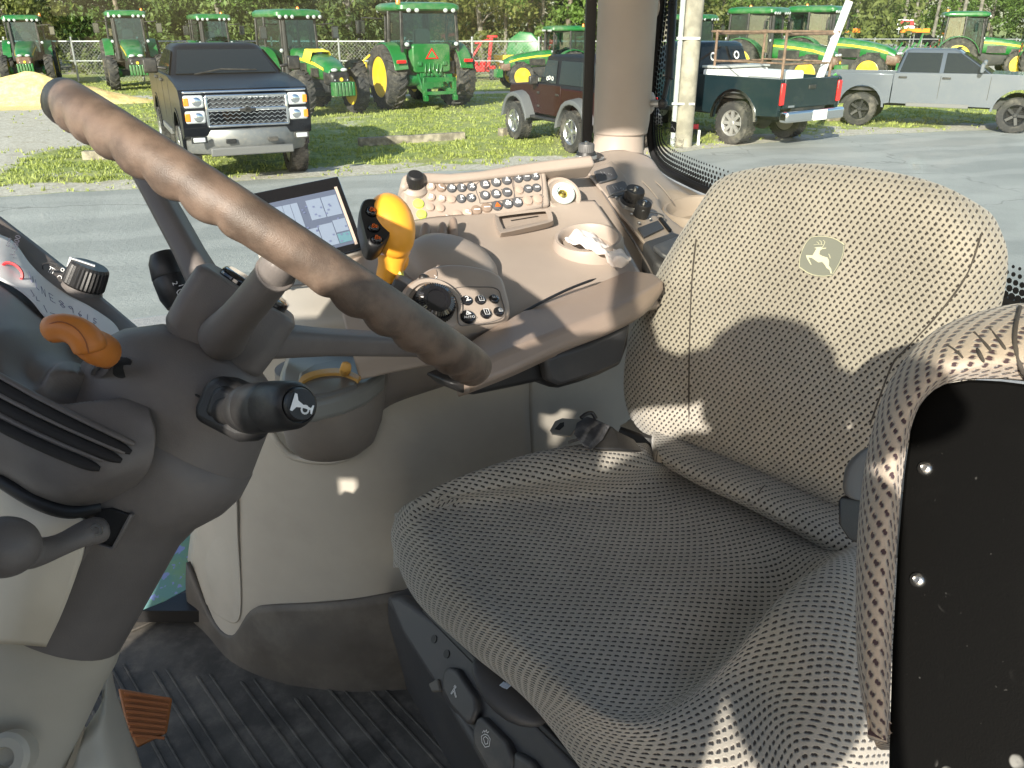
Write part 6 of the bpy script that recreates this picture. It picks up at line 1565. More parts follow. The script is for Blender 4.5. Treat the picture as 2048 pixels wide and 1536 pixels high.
m = MB(); m.grid(fine([P3(r) for r in rows], 16, 20)); obj('boot_flange', m, lbeige, cl, solid=.006, smooth=60)
m = MB(); m.lathe([(.022, -.01), (.022, .008), (.018, .012), (.010, .012), (.008, .004), (0, .004)], at(18, 1512, .76), V((.1, -.8, .6)), 24); obj('boot_boss', m, lbeige, cl)
def hit(verts_net, px, py):
    p, n = near_pt(verts_net, px, py); return p+n*.0003
def fine_ring(net, k=8):
    out = []
    for a, b in zip(net, net[1:]):
        for q in range(k): out.append([p.lerp(r, q/k) for p, r in zip(a, b)]+[a[0].lerp(b[0], q/k)])
    return out
upf, lof = fine_ring(ups), fine_ring(los)
for net_, px_ in ((upf, [(300, 690), (318, 728), (350, 762), (392, 790), (430, 806)]), (lof, [(300, 905), (350, 928), (400, 948), (450, 958), (490, 955)])):
    m = MB(); m.tube(catmull([hit(net_, *q) for q in px_], 40), .0009, 6); obj('shroud_seam', m, seamd, cl, smooth=60)
# added pale sheet: the column's sunlit left side put into its colour
m = MB(); m.grid(fine([P3(r) for r in ([(-50, 905, .72), (0, 930, .70), (60, 965, .69), (130, 1010, .680), (178, 1050, .684)], [(-50, 1010, .72), (-10, 1030, .695), (40, 1060, .680), (98, 1090, .674), (160, 1128, .684)], [(-50, 1150, .72), (-20, 1160, .70), (20, 1180, .685), (66, 1200, .682), (126, 1222, .698)], [(-50, 1290, .735), (-30, 1290, .72), (0, 1288, .712), (40, 1290, .710), (92, 1294, .724)])], 24, 24)); obj('lit_column_side', m, mat('lit_side_beige', (.62, .55, .44), .48, grain=.2, gscale=600, var=.04, dust=.1), cl, solid=.01, smooth=60)
# ridge line down the column
m = MB(); m.tube(catmull(P3([(186, 1072, .697), (150, 1150, .715), (115, 1230, .73), (92, 1290, .742)]), 16), .006, 8, flat=.6); obj('ridge', m, colm, cl, smooth=60)
# dash pod
Dn = [[(-260, 260, .98), (-120, 345, .96), (0, 432, .94), (110, 517, .92), (200, 590, .90), (292, 668, .86)],
      [(-260, 400, .90), (-120, 480, .88), (0, 552, .86), (100, 630, .83), (190, 700, .81), (300, 745, .78)],
      [(-260, 430, .845), (-120, 505, .82), (0, 578, .80), (90, 655, .775), (180, 728, .755), (290, 775, .73)],
      [(-260, 540, .73), (-120, 600, .715), (0, 660, .70), (100, 720, .69), (200, 770, .685), (300, 820, .675)],
      [(-260, 620, .695), (-120, 680, .68), (0, 735, .67), (110, 800, .66), (220, 855, .658), (310, 880, .665)],
      [(-260, 740, .675), (-120, 790, .665), (0, 832, .655), (100, 888, .648), (210, 935, .648), (300, 935, .668)],
      [(-260, 840, .68), (-120, 885, .668), (0, 922, .66), (80, 968, .655), (170, 990, .66), (270, 975, .685)],
      [(-260, 870, .72), (-120, 915, .70), (0, 952, .69), (75, 998, .69), (150, 1018, .695), (250, 1000, .71)],
      [(-260, 850, .80), (-120, 900, .78), (0, 945, .77), (75, 985, .76), (150, 1005, .76), (250, 990, .75)]]
dn_ = fine([P3(r) for r in Dn], 110, 110)
push = (IMZ*.9-IMY*.5)
dent(dn_, [(at(205, 768, .685), (at(280, 818, .68)-at(205, 768, .685))*.95, (at(205, 735, .70)-at(205, 775, .685))*.95, push*.045),
           (at(60, 710, .69), (at(145, 800, .69)-at(60, 710, .69))*.8, (at(100, 680, .69)-at(60, 710, .69))*.9, push*.020)])
m = MB(); m.grid(dn_); obj('dash_pod', m, colm, cl, solid=.006, smooth=70)
for k, (a_, b_) in enumerate((((-60, 738, .668), (262, 905, .655)), ((-60, 778, .664), (243, 922, .652)), ((-60, 818, .660), (200, 938, .652)))):
    pp_ = [near_pt(dn_, a_[0]+(b_[0]-a_[0])*t/24, a_[1]+(b_[1]-a_[1])*t/24+10*math.sin(PI*t/24)*.6) for t in range(25)]
    m = MB(); m.tube([p+n_*.0006 for p, n_ in pp_], [.0050]*22+[.0046, .0038, .002], 16, flat=.9); obj('vent_slot', m, mat('slot_dark', (.016, .014, .014), .8), cl, smooth=60)
    m = MB(); m.tube([p-n_*.0006+IMY*.0068+IMX*.003 for p, n_ in pp_], [.0030]*24+[.002], 10, flat=.6); obj('vent_rib', m, colm, cl, smooth=60)
m = MB(); m.tube(catmull(P3([(-60, 915, .69), (0, 958, .682), (75, 1003, .676), (140, 1022, .68), (200, 1012, .692)]), 24), .0065, 8); obj('pod_underlip', m, seal, cl, smooth=60)
# finger dimple piece and slot for the tilt lever
m = MB(); m.ball(at(278, 972, .700), (.016, .005, .009), 16, 10, R=Matrix.Rotation(.75, 3, 'Y')); obj('dimple', m, colm, cl)
spl2 = Plane(at(205, 1030, .690), at(256, 1045, .690), at(200, 1100, .694))
panel('lever_slot', [(186, 1022), (222, 1016), (258, 1030), (222, 1096), (196, 1086)], spl2, .01, seal, cl, off=.001, bev=.001)
panel('slot_frame', [(258, 1028), (264, 1032), (226, 1102), (194, 1092), (196, 1088), (222, 1096)], spl2, .006, colm, cl, off=.004, bev=.001)
tl = thing('tilt_lever', 'grey ball ended tilt lever sticking out left below the dash pod', 'lever', at(200, 1060, .67))
lev = [(15, 1098, .58, .0205), (60, 1108, .60, .0150), (100, 1098, .62, .0105), (140, 1082, .64, .0100), (175, 1062, .66, .0130), (215, 1058, .672, .0150)]
m = MB(); m.tube([at(x, y, d) for x, y, d, r in lev], [r for *_, r in lev], 18, flat=.8); obj('lever_arm', m, colm, tl, sub=1, smooth=180)
m = MB(); m.ball(at(8, 1094, .575), (.024, .022, .021), 24, 16); obj('lever_ball', m, colm, tl, smooth=180)
m = MB(); m.lathe([(.005, 0), (.005, .002), (.003, .002), (.003, 0)], at(194, 1060, .652), -IMZ, 14, closed=True); obj('pivot_ring', m, boltm, tl)
# stalk with horn button
hs = thing('horn_stalk', 'thick black stalk with white horn symbol on its round end button', 'stalk', at(455, 822, .66))
hpl = Plane(at(400, 760, .665), at(530, 850, .645), at(420, 860, .660))
panel('stalk_plate', [(430, 748), (500, 778), (512, 850), (488, 884), (466, 884), (382, 840), (384, 812), (404, 766)], hpl, .03, blackp, hs, off=.006, bev=.008, seg=3)
panel('stalk_inner_plate', [(440, 768), (512, 796), (508, 856), (488, 868), (404, 828), (420, 780)], hpl, .01, blackp, hs, off=.010, bev=.006, seg=3)
A, B = at(448, 822, .652), at(598, 809, .565); hx = (B-A).normalized(); L = (B-A).length
m = MB(); m.lathe([(.0105, 0), (.0112, L*.16), (.0165, L*.28), (.0185, L*.36), (.0190, L*.42), (.0185, L*.43), (.0190, L*.44), (.0185, L*.66), (.0182, L*.67), (.0186, L*.68), (.0170, L*.93), (.0150, L*.98), (.0128, L), (.0128, L*.985), (0, L*.985)], A, hx, 40); obj('stalk_sleeve', m, blackp, hs, smooth=40)
m = MB(); m.lathe([(.0118, L*.985), (.0118, L*1.01), (.0105, L*1.035), (0, L*1.04)], A, hx, 36); hb = obj('horn_button', m, blackp, hs, smooth=40)
r_, u_ = frame_at(B, hx, -.55, -.83); c = A+hx*(L*1.043)
HZ0 = [(-.62, -.10), (-.62, .12), (-.05, .12), (.30, .16), (.52, .42), (.62, .42), (.62, -.40), (.52, -.40), (.30, -.14), (.1, -.12), (.02, -.34), (-.22, -.34), (-.34, -.12)]
r9, u9 = frame_at(B, hx, 0, -1); S9 = .0125
HZ = [(x*.94+y*.34, y*.94-x*.34) for x, y in [(-.66, .52), (-.52, .52), (-.36, .20), (.0, .07), (.50, .05), (.56, .24), (.64, .24), (.64, -.26), (.56, -.26), (.50, -.07), (.0, -.09), (-.36, -.18), (-.52, -.46), (-.66, -.46)]]
m = MB(); m.prism([c + r9*(x*S9) + u9*((y-.1)*S9) for x, y in HZ], hx*.0003); obj('horn_symbol', m, print_w, hb, smooth=0)
strokes('horn_loop', [arc(.12, -.30, .21, 0, 360, 14)], c, r9, u9, S9, .0014, print_w, hb, .0002)
# orange reverser lever
ol = thing('reverser_lever', 'orange curved lever knob on the dash pod under the paper sheet', 'lever', at(215, 720, .66))
pth = [(92, 664, .622, .0102), (112, 655, .620, .0112), (140, 655, .618, .0112), (165, 668, .618, .0122), (180, 690, .620, .0132), (184, 706, .622, .0120)]
m = MB()
for x, y, d, r in ():
    pass
rings = []; vdir = (at(225, 712, .650)-at(178, 690, .620))
m.tube([at(x, y, d) for x, y, d, r in pth], [r for *_, r in pth], 20, flat=1.0); obj('knob_tongue', m, orange_d, ol, sub=1, smooth=180)
m = MB(); m.tube([at(158, 672, .618), at(176, 688, .622), at(204, 700, .640), at(224, 708, .652)], [.008, .0145, .0150, .0130], 22, flat=.9); obj('knob_block', m, orange_d, ol, sub=1, smooth=180)
m = MB(); m.tube(catmull([at(88, 652, .611), at(120, 643, .607), at(150, 655, .606), at(170, 680, .606), at(178, 706, .610)], 14), .0005, 5); obj('knob_seam', m, mat('seam_brown', (.3, .09, .02), .6), ol)
m = MB(); m.tube([at(212, 722, .655), at(196, 745, .69)], [.0065, .006], 12); obj('lever_rod', m, chrome, ol)
m = MB(); m.prism(closed_curve([at(x, y, .678) for x, y in ((236, 716), (262, 722), (250, 755), (226, 748))], 16), IMZ*.01); obj('lever_slot', m, seal, ol)
# wiper stalk behind the spoke
ws = thing('wiper_stalk', 'black wiper stalk behind the left spoke with small white marks', 'stalk', at(345, 600, .80))
A, B = at(362, 612, .80), at(325, 512, .80); hx2 = (B-A).normalized(); L2_ = (B-A).length
m = MB(); m.lathe([(.013, 0), (.0165, L2_*.2), (.0170, L2_*.55), (.0165, L2_*.57), (.0170, L2_*.6), (.0150, L2_*.9), (.011, L2_*1.05), (0, L2_*1.1)], A, hx2, 32); obj('stalk_sleeve', m, blackp, ws, smooth=40)
for tx, x, y in (('2', 350, 567), ('1', 362, 571)): lettering('lettering', tx, at(x, y, .782), IMX*.3-IMY*1.0, IMX*1.0+IMY*.3, .007, print_w, ws)
r_, u_ = IMX*.4+IMY, IMX; strokes('symbol', [arc(0, 0, .5, 20, 160, 8), [(-.45, .15), (-.2, -.3), (.2, -.3), (.45, .15)], [(0, -.3), (.1, .3)]], at(364, 589, .781), IMX, IMY, .010, .0007, print_w, ws)
# rotary knob on the dash ledge
rk2 = thing('light_switch', 'black ribbed rotary knob with white pointer on the dash ledge', 'knob', at(165, 590, .89))
ka = (IMX*.42+IMY*.86-IMZ*.20).normalized(); c = at(160, 590, .90); a_ = ka.orthogonal().normalized(); b2 = ka.cross(a_)
m = MB(); m.lathe([(.026, -.03), (.024, 0), (.020, .010), (0, .010)], c, ka, 30); obj('knob_boss', m, colm, rk2)
rings = [[c+ka*h+(a_*math.cos(2*PI*i/64)+b2*math.sin(2*PI*i/64))*.0215*k*(1-(.05 if i % 2 and k > .9 else 0)) for i in range(64)] for h, k in ((.010, .92), (.012, 1.0), (.026, .97), (.033, .93), (.036, .82), (.036, .02))]
m = MB(); m.loft(rings); obj('knob_cap', m, blackp, rk2, smooth=22)
pa = c+ka*.0365; pd = (IMX*-.75+IMY*.35-IMZ*.5); pd = (pd-ka*pd.dot(ka)).normalized(); m = MB(); m.bar(pa+pd*-.004, pa+pd*.020, .004, .0015, up=ka); m.bar(pa+pd*.020-ka*.010, pa+pd*.0205+ka*.001, .004, .002, up=pd); obj('pointer', m, print_w, rk2)
# round switch legend on the ledge
for (x, y) in ((108, 545),):
    c = at(x, y, .895); nrm = (V((0, -.45, .9))).normalized(); nrm = (IMX*.30+IMY*.55-IMZ*.78).normalized(); a_ = nrm.orthogonal().normalized(); b2 = nrm.cross(a_)
    m = MB(); lp = [c+nrm*.001+(IMX*.86-IMY*.5)*(math.cos(2*PI*i/30)*.014)+(IMX*.3+IMY*.7)*(math.sin(2*PI*i/30)*.009) for i in range(30)]; m.tube(lp+[lp[0]], .0007, 5, caps=False); obj('legend_ring', m, blackp, cl)
    strokes('symbol', [[(-.3, .2), (-.3, -.2)], [(-.15, .2), (-.15, -.2)], [(0, .2), (0, -.2)], [(-.4, .25), (.1, .25)], arc(.6, -.1, .15, 0, 360, 8), arc(.5, .5, .12, 0, 360, 8), [(-.3, -.5), (-.1, -.4), (-.2, -.6)]], c, (IMX*.86-IMY*.5), (IMX*.4+IMY*.7), .015, .0005, print_w, cl, .002)
# sheet of paper with handwriting
Pn = [[(-110, 405, .905), (0, 466, .900), (32, 484, .898), (66, 526, .890), (100, 560, .884), (140, 590, .876), (190, 615, .866), (232, 643, .856), (248, 672, .838)],
      [(-110, 455, .860), (0, 512, .858), (40, 540, .856), (78, 575, .850), (112, 605, .846), (150, 628, .840), (192, 645, .832), (232, 664, .826), (260, 684, .818)],
      [(-110, 500, .835), (0, 556, .830), (40, 580, .828), (78, 610, .822), (108, 640, .816), (140, 655, .812), (185, 668, .806), (228, 682, .802), (276, 692, .798)]]
pn_ = fine([P3(r) for r in Pn], 14, 50)
for i, r in enumerate(pn_):
    for j, v in enumerate(r): v += -IMZ*(.008+.004*noise.noise(v*22)+.003*math.sin(j*.35))
m = MB(); m.grid(pn_); pa_ = thing('paper_sheet', 'white sheet of paper with handwriting lying on the dash ledge above the orange lever', 'paper', at(120, 640, .84))
obj('sheet', m, mat('paper_white', (.74, .75, .77), .8), pa_, solid=.0006, smooth=60)
def on_paper(u, v):
    i = v*14; j = u*50; i0, j0 = min(int(i), 13), min(int(j), 49); a, b = i-i0, j-j0
    return (pn_[i0][j0]*(1-a)*(1-b)+pn_[i0][j0+1]*(1-a)*b+pn_[i0+1][j0]*a*(1-b)+pn_[i0+1][j0+1]*a*b) - IMZ*.0008
def write(segs, u0, v0, su, sv, w=.00042, m_=mat('blue_ink', (.10, .10, .22), .8), nm='handwriting'):
    mb = MB()
    for sg in segs:
        pts = [on_paper(u0+x*su, v0+y*sv) for x, y in sg]
        for a, b in zip(pts, pts[1:]):
            if (b-a).length > 1e-6: mb.bar(a, b, w, w*.4, up=-IMZ)
    obj(nm, mb, m_, pa_, smooth=0)
HW = {'U': [[(0, 0), (.05, .7), (.4, 1), (.8, .7), (.9, 0)]], 'L': [[(.1, 0), (.1, 1), (.8, .95)]], 'N': [[(.0, 1), (.05, 0), (.7, 1), (.8, 0)]], 'E': [[(.8, 0), (.1, 0), (.1, 1), (.8, 1)], [(.1, .5), (.6, .5)]], '8': [[(.5, .5), (.1, .25), (.5, 0), (.8, .25), (.1, .75), (.5, 1), (.8, .75), (.5, .5)]],
      '9': [[(.7, .3), (.3, .5), (.1, .2), (.5, 0), (.7, .3), (.6, 1)]], '6': [[(.6, 0), (.1, .6), (.4, 1), (.7, .7), (.2, .6)]], '1': [[(.4, 0), (.4, 1)]], '5': [[(.7, 0), (.2, 0), (.2, .45), (.7, .6), (.5, 1), (.1, .95)]]}
for k, ch in enumerate('ULNE89615'): write(HW[ch], .345+.052*k, .28+.005*k, .036, .17)
write([[(0, 0), (.2, .3), (.1, .6)], [(.3, .1), (.35, .5), (.5, .2)], [(.7, .2), (.9, .7)], [(1.0, .5), (1.3, .2), (1.5, .7)]], .34, .70, .16, .22)
write([[(0, 0), (.3, .8), (.5, .1), (.6, .7)], [(.8, .1), (.8, .9)]], .62, .78, .08, .16)
lettering('printed_line', '229-481-5800', on_paper(.235, .30)-IMZ*.0006, (IMX*.25+IMY*.9), (-IMX*.9+IMY*.2), .0082, print_k, pa_)
lettering('printed_line', 'Tifton', on_paper(.205, .16)-IMZ*.0006, (IMX*.25+IMY*.9), (-IMX*.9+IMY*.2), .0075, print_k, pa_)
m = MB(); c = on_paper(.225, .62)-IMZ*.001; lp = [c+(IMX*.8-IMY*.55)*(math.cos(2*PI*i/20)*.012)+(IMX*.4+IMY*.8)*(math.sin(2*PI*i/20)*.008) for i in range(20)]; m.tube(lp+[lp[0]], .0016, 5, caps=False); obj('red_logo', m, mat('logo_red', (.55, .03, .04), .5), pa_)
# accelerator pedal and leaflet
pd_ = thing('brake_pedal', 'orange brown ribbed pedal near the floor beside the column base', 'pedal', on_z(295, 1480, FL))
pp = Plane(at(245, 1380, 1.36), at(345, 1397, 1.38), at(270, 1492, 1.33))
panel('pedal_pad', [(236, 1376), (345, 1396), (334, 1464), (274, 1494), (250, 1440)], pp, .02, mat('pedal_orange', (.36, .13, .035), .5, var=.2, vscale=20), pd_, bev=.003)
for k in range(8):
    y = 1390+12*k; m = MB(); m.bar(pp(248+k*1.5, y-4, .002), pp(340-k*1.5, y+8-k*.8, .002), .0045, .005, up=pp.n); obj('pedal_rib', m, mat('pedal_rib', (.30, .10, .03), .5), pd_, bev=.001)
m = MB(); m.tube([pp(285, 1440, -.02), pp(250, 1400, -.12)], .014, 8); obj('pedal_arm', m, blackp, pd_)
lfp = Plane(at(300, 1215, 1.78), at(385, 1170, 1.80), at(380, 1060, 1.84))
leaf_ = thing('map_decal', 'turquoise printed decal low on the glass between column and console', 'decal', lfp(345, 1200))
def map_mat():
    m, nt, b = _nodes('map_print'); f = ntex(nt, 14, 4); g = ntex(nt, 60, 2)
    c = mix(nt, ramp(nt, f, .42, .58), (.05, .17, .18), (.08, .20, .13)); c = mix(nt, ramp(nt, g, .58, .62), c, (.12, .18, .42)); nt.links.new(c, b.inputs['Base Color']); b.inputs['Roughness'].default_value = .5; return m
panel('decal_print', [(270, 1226), (330, 1202), (385, 1172), (392, 1090), (392, 1020), (330, 1060)], lfp, .003, map_mat(), leaf_, bev=0)
mb = MB(); mb.box(lfp(330, 1215, -.03), (.5, .06, .03)); obj('glass_edge', mb, seal, leaf_)
# ================================================================= SEATS
def fabric_mat(name, base, dot, pitch=0.0081):
    m, nt, b = _nodes(name)
    uv = N(nt, 'ShaderNodeUVMap'); uv.uv_map = 'UVMap'
    wob = N(nt, 'ShaderNodeTexNoise'); wob.inputs['Scale'].default_value = 160; wob.inputs['Detail'].default_value = 1
    nt.links.new(uv.outputs[0], wob.inputs['Vector'])
    sp = N(nt, 'ShaderNodeSeparateXYZ'); nt.links.new(uv.outputs[0], sp.inputs[0])
    wc = N(nt, 'ShaderNodeSeparateColor'); nt.links.new(wob.outputs['Color'], wc.inputs[0])
    u = mth(nt, 'ADD', mth(nt, 'DIVIDE', sp.outputs[0], pitch), mth(nt, 'MULTIPLY', wc.outputs[0], .28))
    v = mth(nt, 'ADD', mth(nt, 'DIVIDE', sp.outputs[1], pitch*0.72), mth(nt, 'MULTIPLY', wc.outputs[1], .28))
    # brick-like lattice: every other row shifted by half
    row = mth(nt, 'FLOOR', v)
    sh = mth(nt, 'MULTIPLY', mth(nt, 'MODULO', mth(nt, 'ABSOLUTE', row), 2.0), 0.5)
    fu = mth(nt, 'SUBTRACT', mth(nt, 'FRACT', mth(nt, 'ADD', u, sh)), 0.5)
    fv = mth(nt, 'SUBTRACT', mth(nt, 'FRACT', v), 0.5)
    # two lobed fleck: one lobe up right, one down left
    def lobe(du, dv, su, sv):
        a = mth(nt, 'DIVIDE', mth(nt, 'ADD', fu, du), su); c = mth(nt, 'DIVIDE', mth(nt, 'ADD', fv, dv), sv)
        return mth(nt, 'SQRT', mth(nt, 'ADD', mth(nt, 'MULTIPLY', a, a), mth(nt, 'MULTIPLY', c, c)))
    d = mth(nt, 'MINIMUM', lobe(-.06, -.12, .165, .24), lobe(.07, .13, .14, .22))
    mask = ramp(nt, d, 1.15, .75)
    n2 = ntex(nt, 9, 3); n3 = ntex(nt, 420, 3, .7)
    col = mix(nt, ramp(nt, n2, .35, .7), tuple(x*.90 for x in base), tuple(min(1, x*1.08) for x in base))
    col = mix(nt, mth(nt, 'MULTIPLY', ramp(nt, n3, .45, .75), .35), col, tuple(x*.62 for x in base))
    worn = ramp(nt, ntex(nt, 3.2, 4, .6), .45, .7)
    col = mix(nt, mth(nt, 'MULTIPLY', worn, .22), col, tuple(min(1, x*1.22) for x in base))
    halo = mth(nt, 'MULTIPLY', ramp(nt, d, 1.6, 1.0), .20)
    col = mix(nt, halo, col, tuple(x*.60 for x in base))
    col = mix(nt, mask, col, dot); nt.links.new(col, b.inputs['Base Color'])
    b.inputs['Roughness'].default_value = .95; b.inputs['Sheen Weight'].default_value = .25; b.inputs['Sheen Roughness'].default_value = .5
    b.inputs['Specular IOR Level'].default_value = .15
    h = mth(nt, 'SUBTRACT', mth(nt, 'MULTIPLY', n3, .25), mth(nt, 'MULTIPLY', ramp(nt, d, 1.7, .6), 1.0))
    bump(nt, b, h, .8, .0016); MATS[name] = m; return m
fab = fabric_mat('seat_fabric', (.355, .330, .288), (.038, .033, .031))
fab2 = fabric_mat('trainer_seat_fabric', (.40, .335, .275), (.055, .035, .040), 0.0090)
def soft(name, rows, nr, nc, m_, parent, us, vs, back=.03, smooth=180, lab=None, ax=None, sc=1.0):
    """padded piece: smooth net through control points plus a back skin; UV in metres"""
    g = fine(rows, nr, nc)
    ulen = [0.0]; vlen = [0.0]
    mid = g[nr//2]
    for a, b in zip(mid, mid[1:]): ulen.append(ulen[-1]+(b-a).length)
    for i in range(nr): vlen.append(vlen[-1]+(g[i+1][nc//2]-g[i][nc//2]).length)
    mb = MB(); k = nr+1; n = nc+1; jm = nc//2
    _u = [[0.0]*n for _ in range(k)]; _v = [[0.0]*n for _ in range(k)]
    for i in range(k):
        for j in range(jm+1, n): _u[i][j] = _u[i][j-1]+(g[i][j]-g[i][j-1]).length
        for j in range(jm-1, -1, -1): _u[i][j] = _u[i][j+1]-(g[i][j]-g[i][j+1]).length
        if i:
            for j in range(n): _v[i][j] = _v[i-1][j]+(g[i][j]-g[i-1][j]).length
    fs_ = [(i*n+j, i*n+j+1, (i+1)*n+j+1, (i+1)*n+j) for i in range(k-1) for j in range(n-1)]
    mb.add([p for r in g for p in r], fs_, 0, [(_u[i][j]*sc+5, 5-_v[i][j]*sc) if ax is None else (ax(g[i][j], i, j) if callable(ax) else (g[i][j].dot(ax[0])*sc+5, g[i][j].dot(ax[1])*sc+5)) for i in range(k) for j in range(n)])
    return obj(name, mb, m_, parent, smooth=smooth, weld=False, solid=back, label=lab), g
seat = thing('operator_seat', 'operator seat in beige fabric with dark flecks and a running stag emblem on its backrest', 'seat', on_z(1250, 1300, FL))
P0 = on_z(1530, 945, CH-.62); A47 = math.radians(47)
sB = V((math.cos(A47), math.sin(A47), 0)); sU = (sB*.13+V((0, 0, 1))).normalized(); sW = V((math.sin(A47), -math.cos(A47), 0))
bpl2 = Plane(P0, P0+sW, P0+sU)
Bk = [ # x, y, offset towards the viewer; rows from top to bottom, columns from the left edge of the photo to the right
 [(1462, 372, -.085), (1500, 352, -.08), (1580, 342, -.075), (1680, 344, -.075), (1790, 362, -.075), (1880, 386, -.08), (1950, 420, -.09)],
 [(1430, 372, -.05), (1482, 342, -.045), (1580, 329, -.04), (1680, 331, -.04), (1800, 348, -.04), (1895, 376, -.045), (1980, 425, -.06)],
 [(1400, 412, -.015), (1450, 385, -.005), (1560, 372, .0), (1680, 374, .0), (1800, 392, .0), (1905, 425, -.005), (2002, 466, -.03)],
 [(1346, 490, .004), (1420, 480, .012), (1550, 470, .014), (1680, 472, .014), (1810, 484, .014), (1928, 500, .010), (2014, 515, -.02)],
 [(1292, 590, .010), (1384, 590, .018), (1530, 585, .018), (1670, 590, .018), (1800, 600, .018), (1905, 605, .014), (2003, 600, -.02)],
 [(1258, 680, .018), (1380, 690, .020), (1520, 695, .020), (1650, 700, .022), (1780, 705, .024), (1870, 705, .020), (1970, 700, -.02)],
 [(1248, 775, .022), (1378, 795, .022), (1510, 810, .026), (1630, 825, .030), (1750, 835, .030), (1840, 830, .025), (1930, 820, -.01)],
 [(1262, 838, .010), (1382, 872, .022), (1500, 905, .028), (1620, 945, .032), (1720, 975, .032), (1810, 980, .02), (1900, 980, -.01)],
 [(1285, 866, -.02), (1388, 900, -.004), (1500, 938, .002), (1615, 985, .004), (1710, 1020, .004), (1800, 1040, -.01), (1880, 1050, -.03)],
 [(1300, 872, -.07), (1395, 905, -.06), (1505, 945, -.06), (1612, 990, -.06), (1705, 1025, -.06), (1790, 1045, -.06), (1870, 1050, -.07)]]
Bk = [[(r[0][0]+14, r[0][1]+6, r[0][2]-.07)]+[(r[0][0], r[0][1], r[0][2]-.035)]+r[1:-1]+[(r[-1][0], r[-1][1], r[-1][2]-.02), (r[-1][0]-26, r[-1][1]+4, r[-1][2]-.06)] for r in Bk]
brows = [[bpl2(x, y, o) for x, y, o in r] for r in Bk]
# a left column between edge and seam keeps the bolster round
brows = [[r[0], r[1], r[1].lerp(r[2], .45)+bpl2.n*.022]+r[2:] for r in brows]
bk_o, bg = soft('backrest', brows, 90, 120, fab, seat, 1, 1, back=.05, ax=(sW+sB*.35, sU), sc=.94)
seamm = mat('seam_thread', (.06, .052, .045), .9)
def seam(g, pix, name='seam', r0=.0013, parent=None, off=-.0002):
    pts = [near_pt(g, x, y, off)[0] for x, y in pix]
    m = MB(); m.tube(catmull(pts, 60), r0, 6); return obj(name, m, seamm, parent, smooth=60)
seam(bg, [(1408, 398), (1392, 480), (1384, 560), (1380, 650), (1378, 740), (1378, 830), (1384, 888)], parent=bk_o)
seam(bg, [(1968, 425), (1962, 470), (1930, 556), (1870, 636), (1810, 700), (1782, 735), (1740, 850)], parent=bk_o)
# stag emblem
ec, en = near_pt(bg, 1645, 512, .0012); er, eu = frame_at(ec, en, 0, -1)
def epx(x, y, off=.0): return ORG+ray(x, y)*(((ec+en*off)-ORG).dot(en)/ray(x, y).dot(en))
def ez(x, y): return 1560+x/11.38, 440+y/11.38        # positions read off an enlargement of the emblem
em = MB(); out = [(700, 375), (900, 350), (1100, 372), (1300, 440), (1475, 560), (1440, 800), (1340, 1050), (1185, 1275), (900, 1290), (650, 1220), (430, 1085), (440, 900), (520, 650), (610, 490)]
em.prism([epx(*ez(x, y), .0005) for x, y in out], -en*.0015); eo = obj('emblem', em, mat('emblem_grey', (.19, .20, .175), .8, grain=.4, gscale=900), bk_o, bev=.0004)
thr_ = mat('emblem_thread', (.62, .61, .46), .75)
def ribbon(pts, w, nm='emblem_thread'):
    mb = MB(); P_ = catmull([epx(*ez(x, y), .0009) for x, y in pts], 8*len(pts)); mb.tube(P_, w, 6, flat=.4); return obj(nm, mb, thr_, eo, smooth=60)
ribbon([(1465, 560), (1300, 450), (1120, 388), (900, 368), (712, 388)], .0014); ribbon([(712, 388), (600, 510), (510, 680), (452, 880), (440, 1065)], .0011)
ribbon([(445, 1072), (620, 1190), (800, 1258), (980, 1275), (1175, 1262)], .0015); ribbon([(1450, 590), (1420, 800), (1330, 1010), (1200, 1230)], .0006)
sg_ = [(590, 800), (740, 805), (790, 720), (830, 650), (775, 630), (850, 618), (940, 612), (955, 640), (1050, 630), (1040, 650), (955, 660), (905, 700), (890, 780), (960, 820), (1080, 855), (1115, 930), (1110, 1040), (1160, 1110), (1180, 1215), (1150, 1220), (1130, 1140), (1060, 1090), (1010, 1010), (960, 955), (870, 965), (800, 915), (720, 860), (640, 850), (715, 1015), (700, 1020), (610, 870)]
mb = MB(); mb.prism([epx(*ez(x, y), .0013) for x, y in sg_], -en*.0007); obj('stag_figure', mb, thr_, eo, smooth=0)
for pl in ([(770, 565), (860, 552), (975, 562)], [(835, 495), (870, 515), (885, 548)], [(890, 460), (935, 490), (945, 555)], [(985, 460), (1020, 500), (1000, 560), (960, 630)], [(1105, 770), (1130, 815), (1145, 870)]): ribbon(pl, .0007)

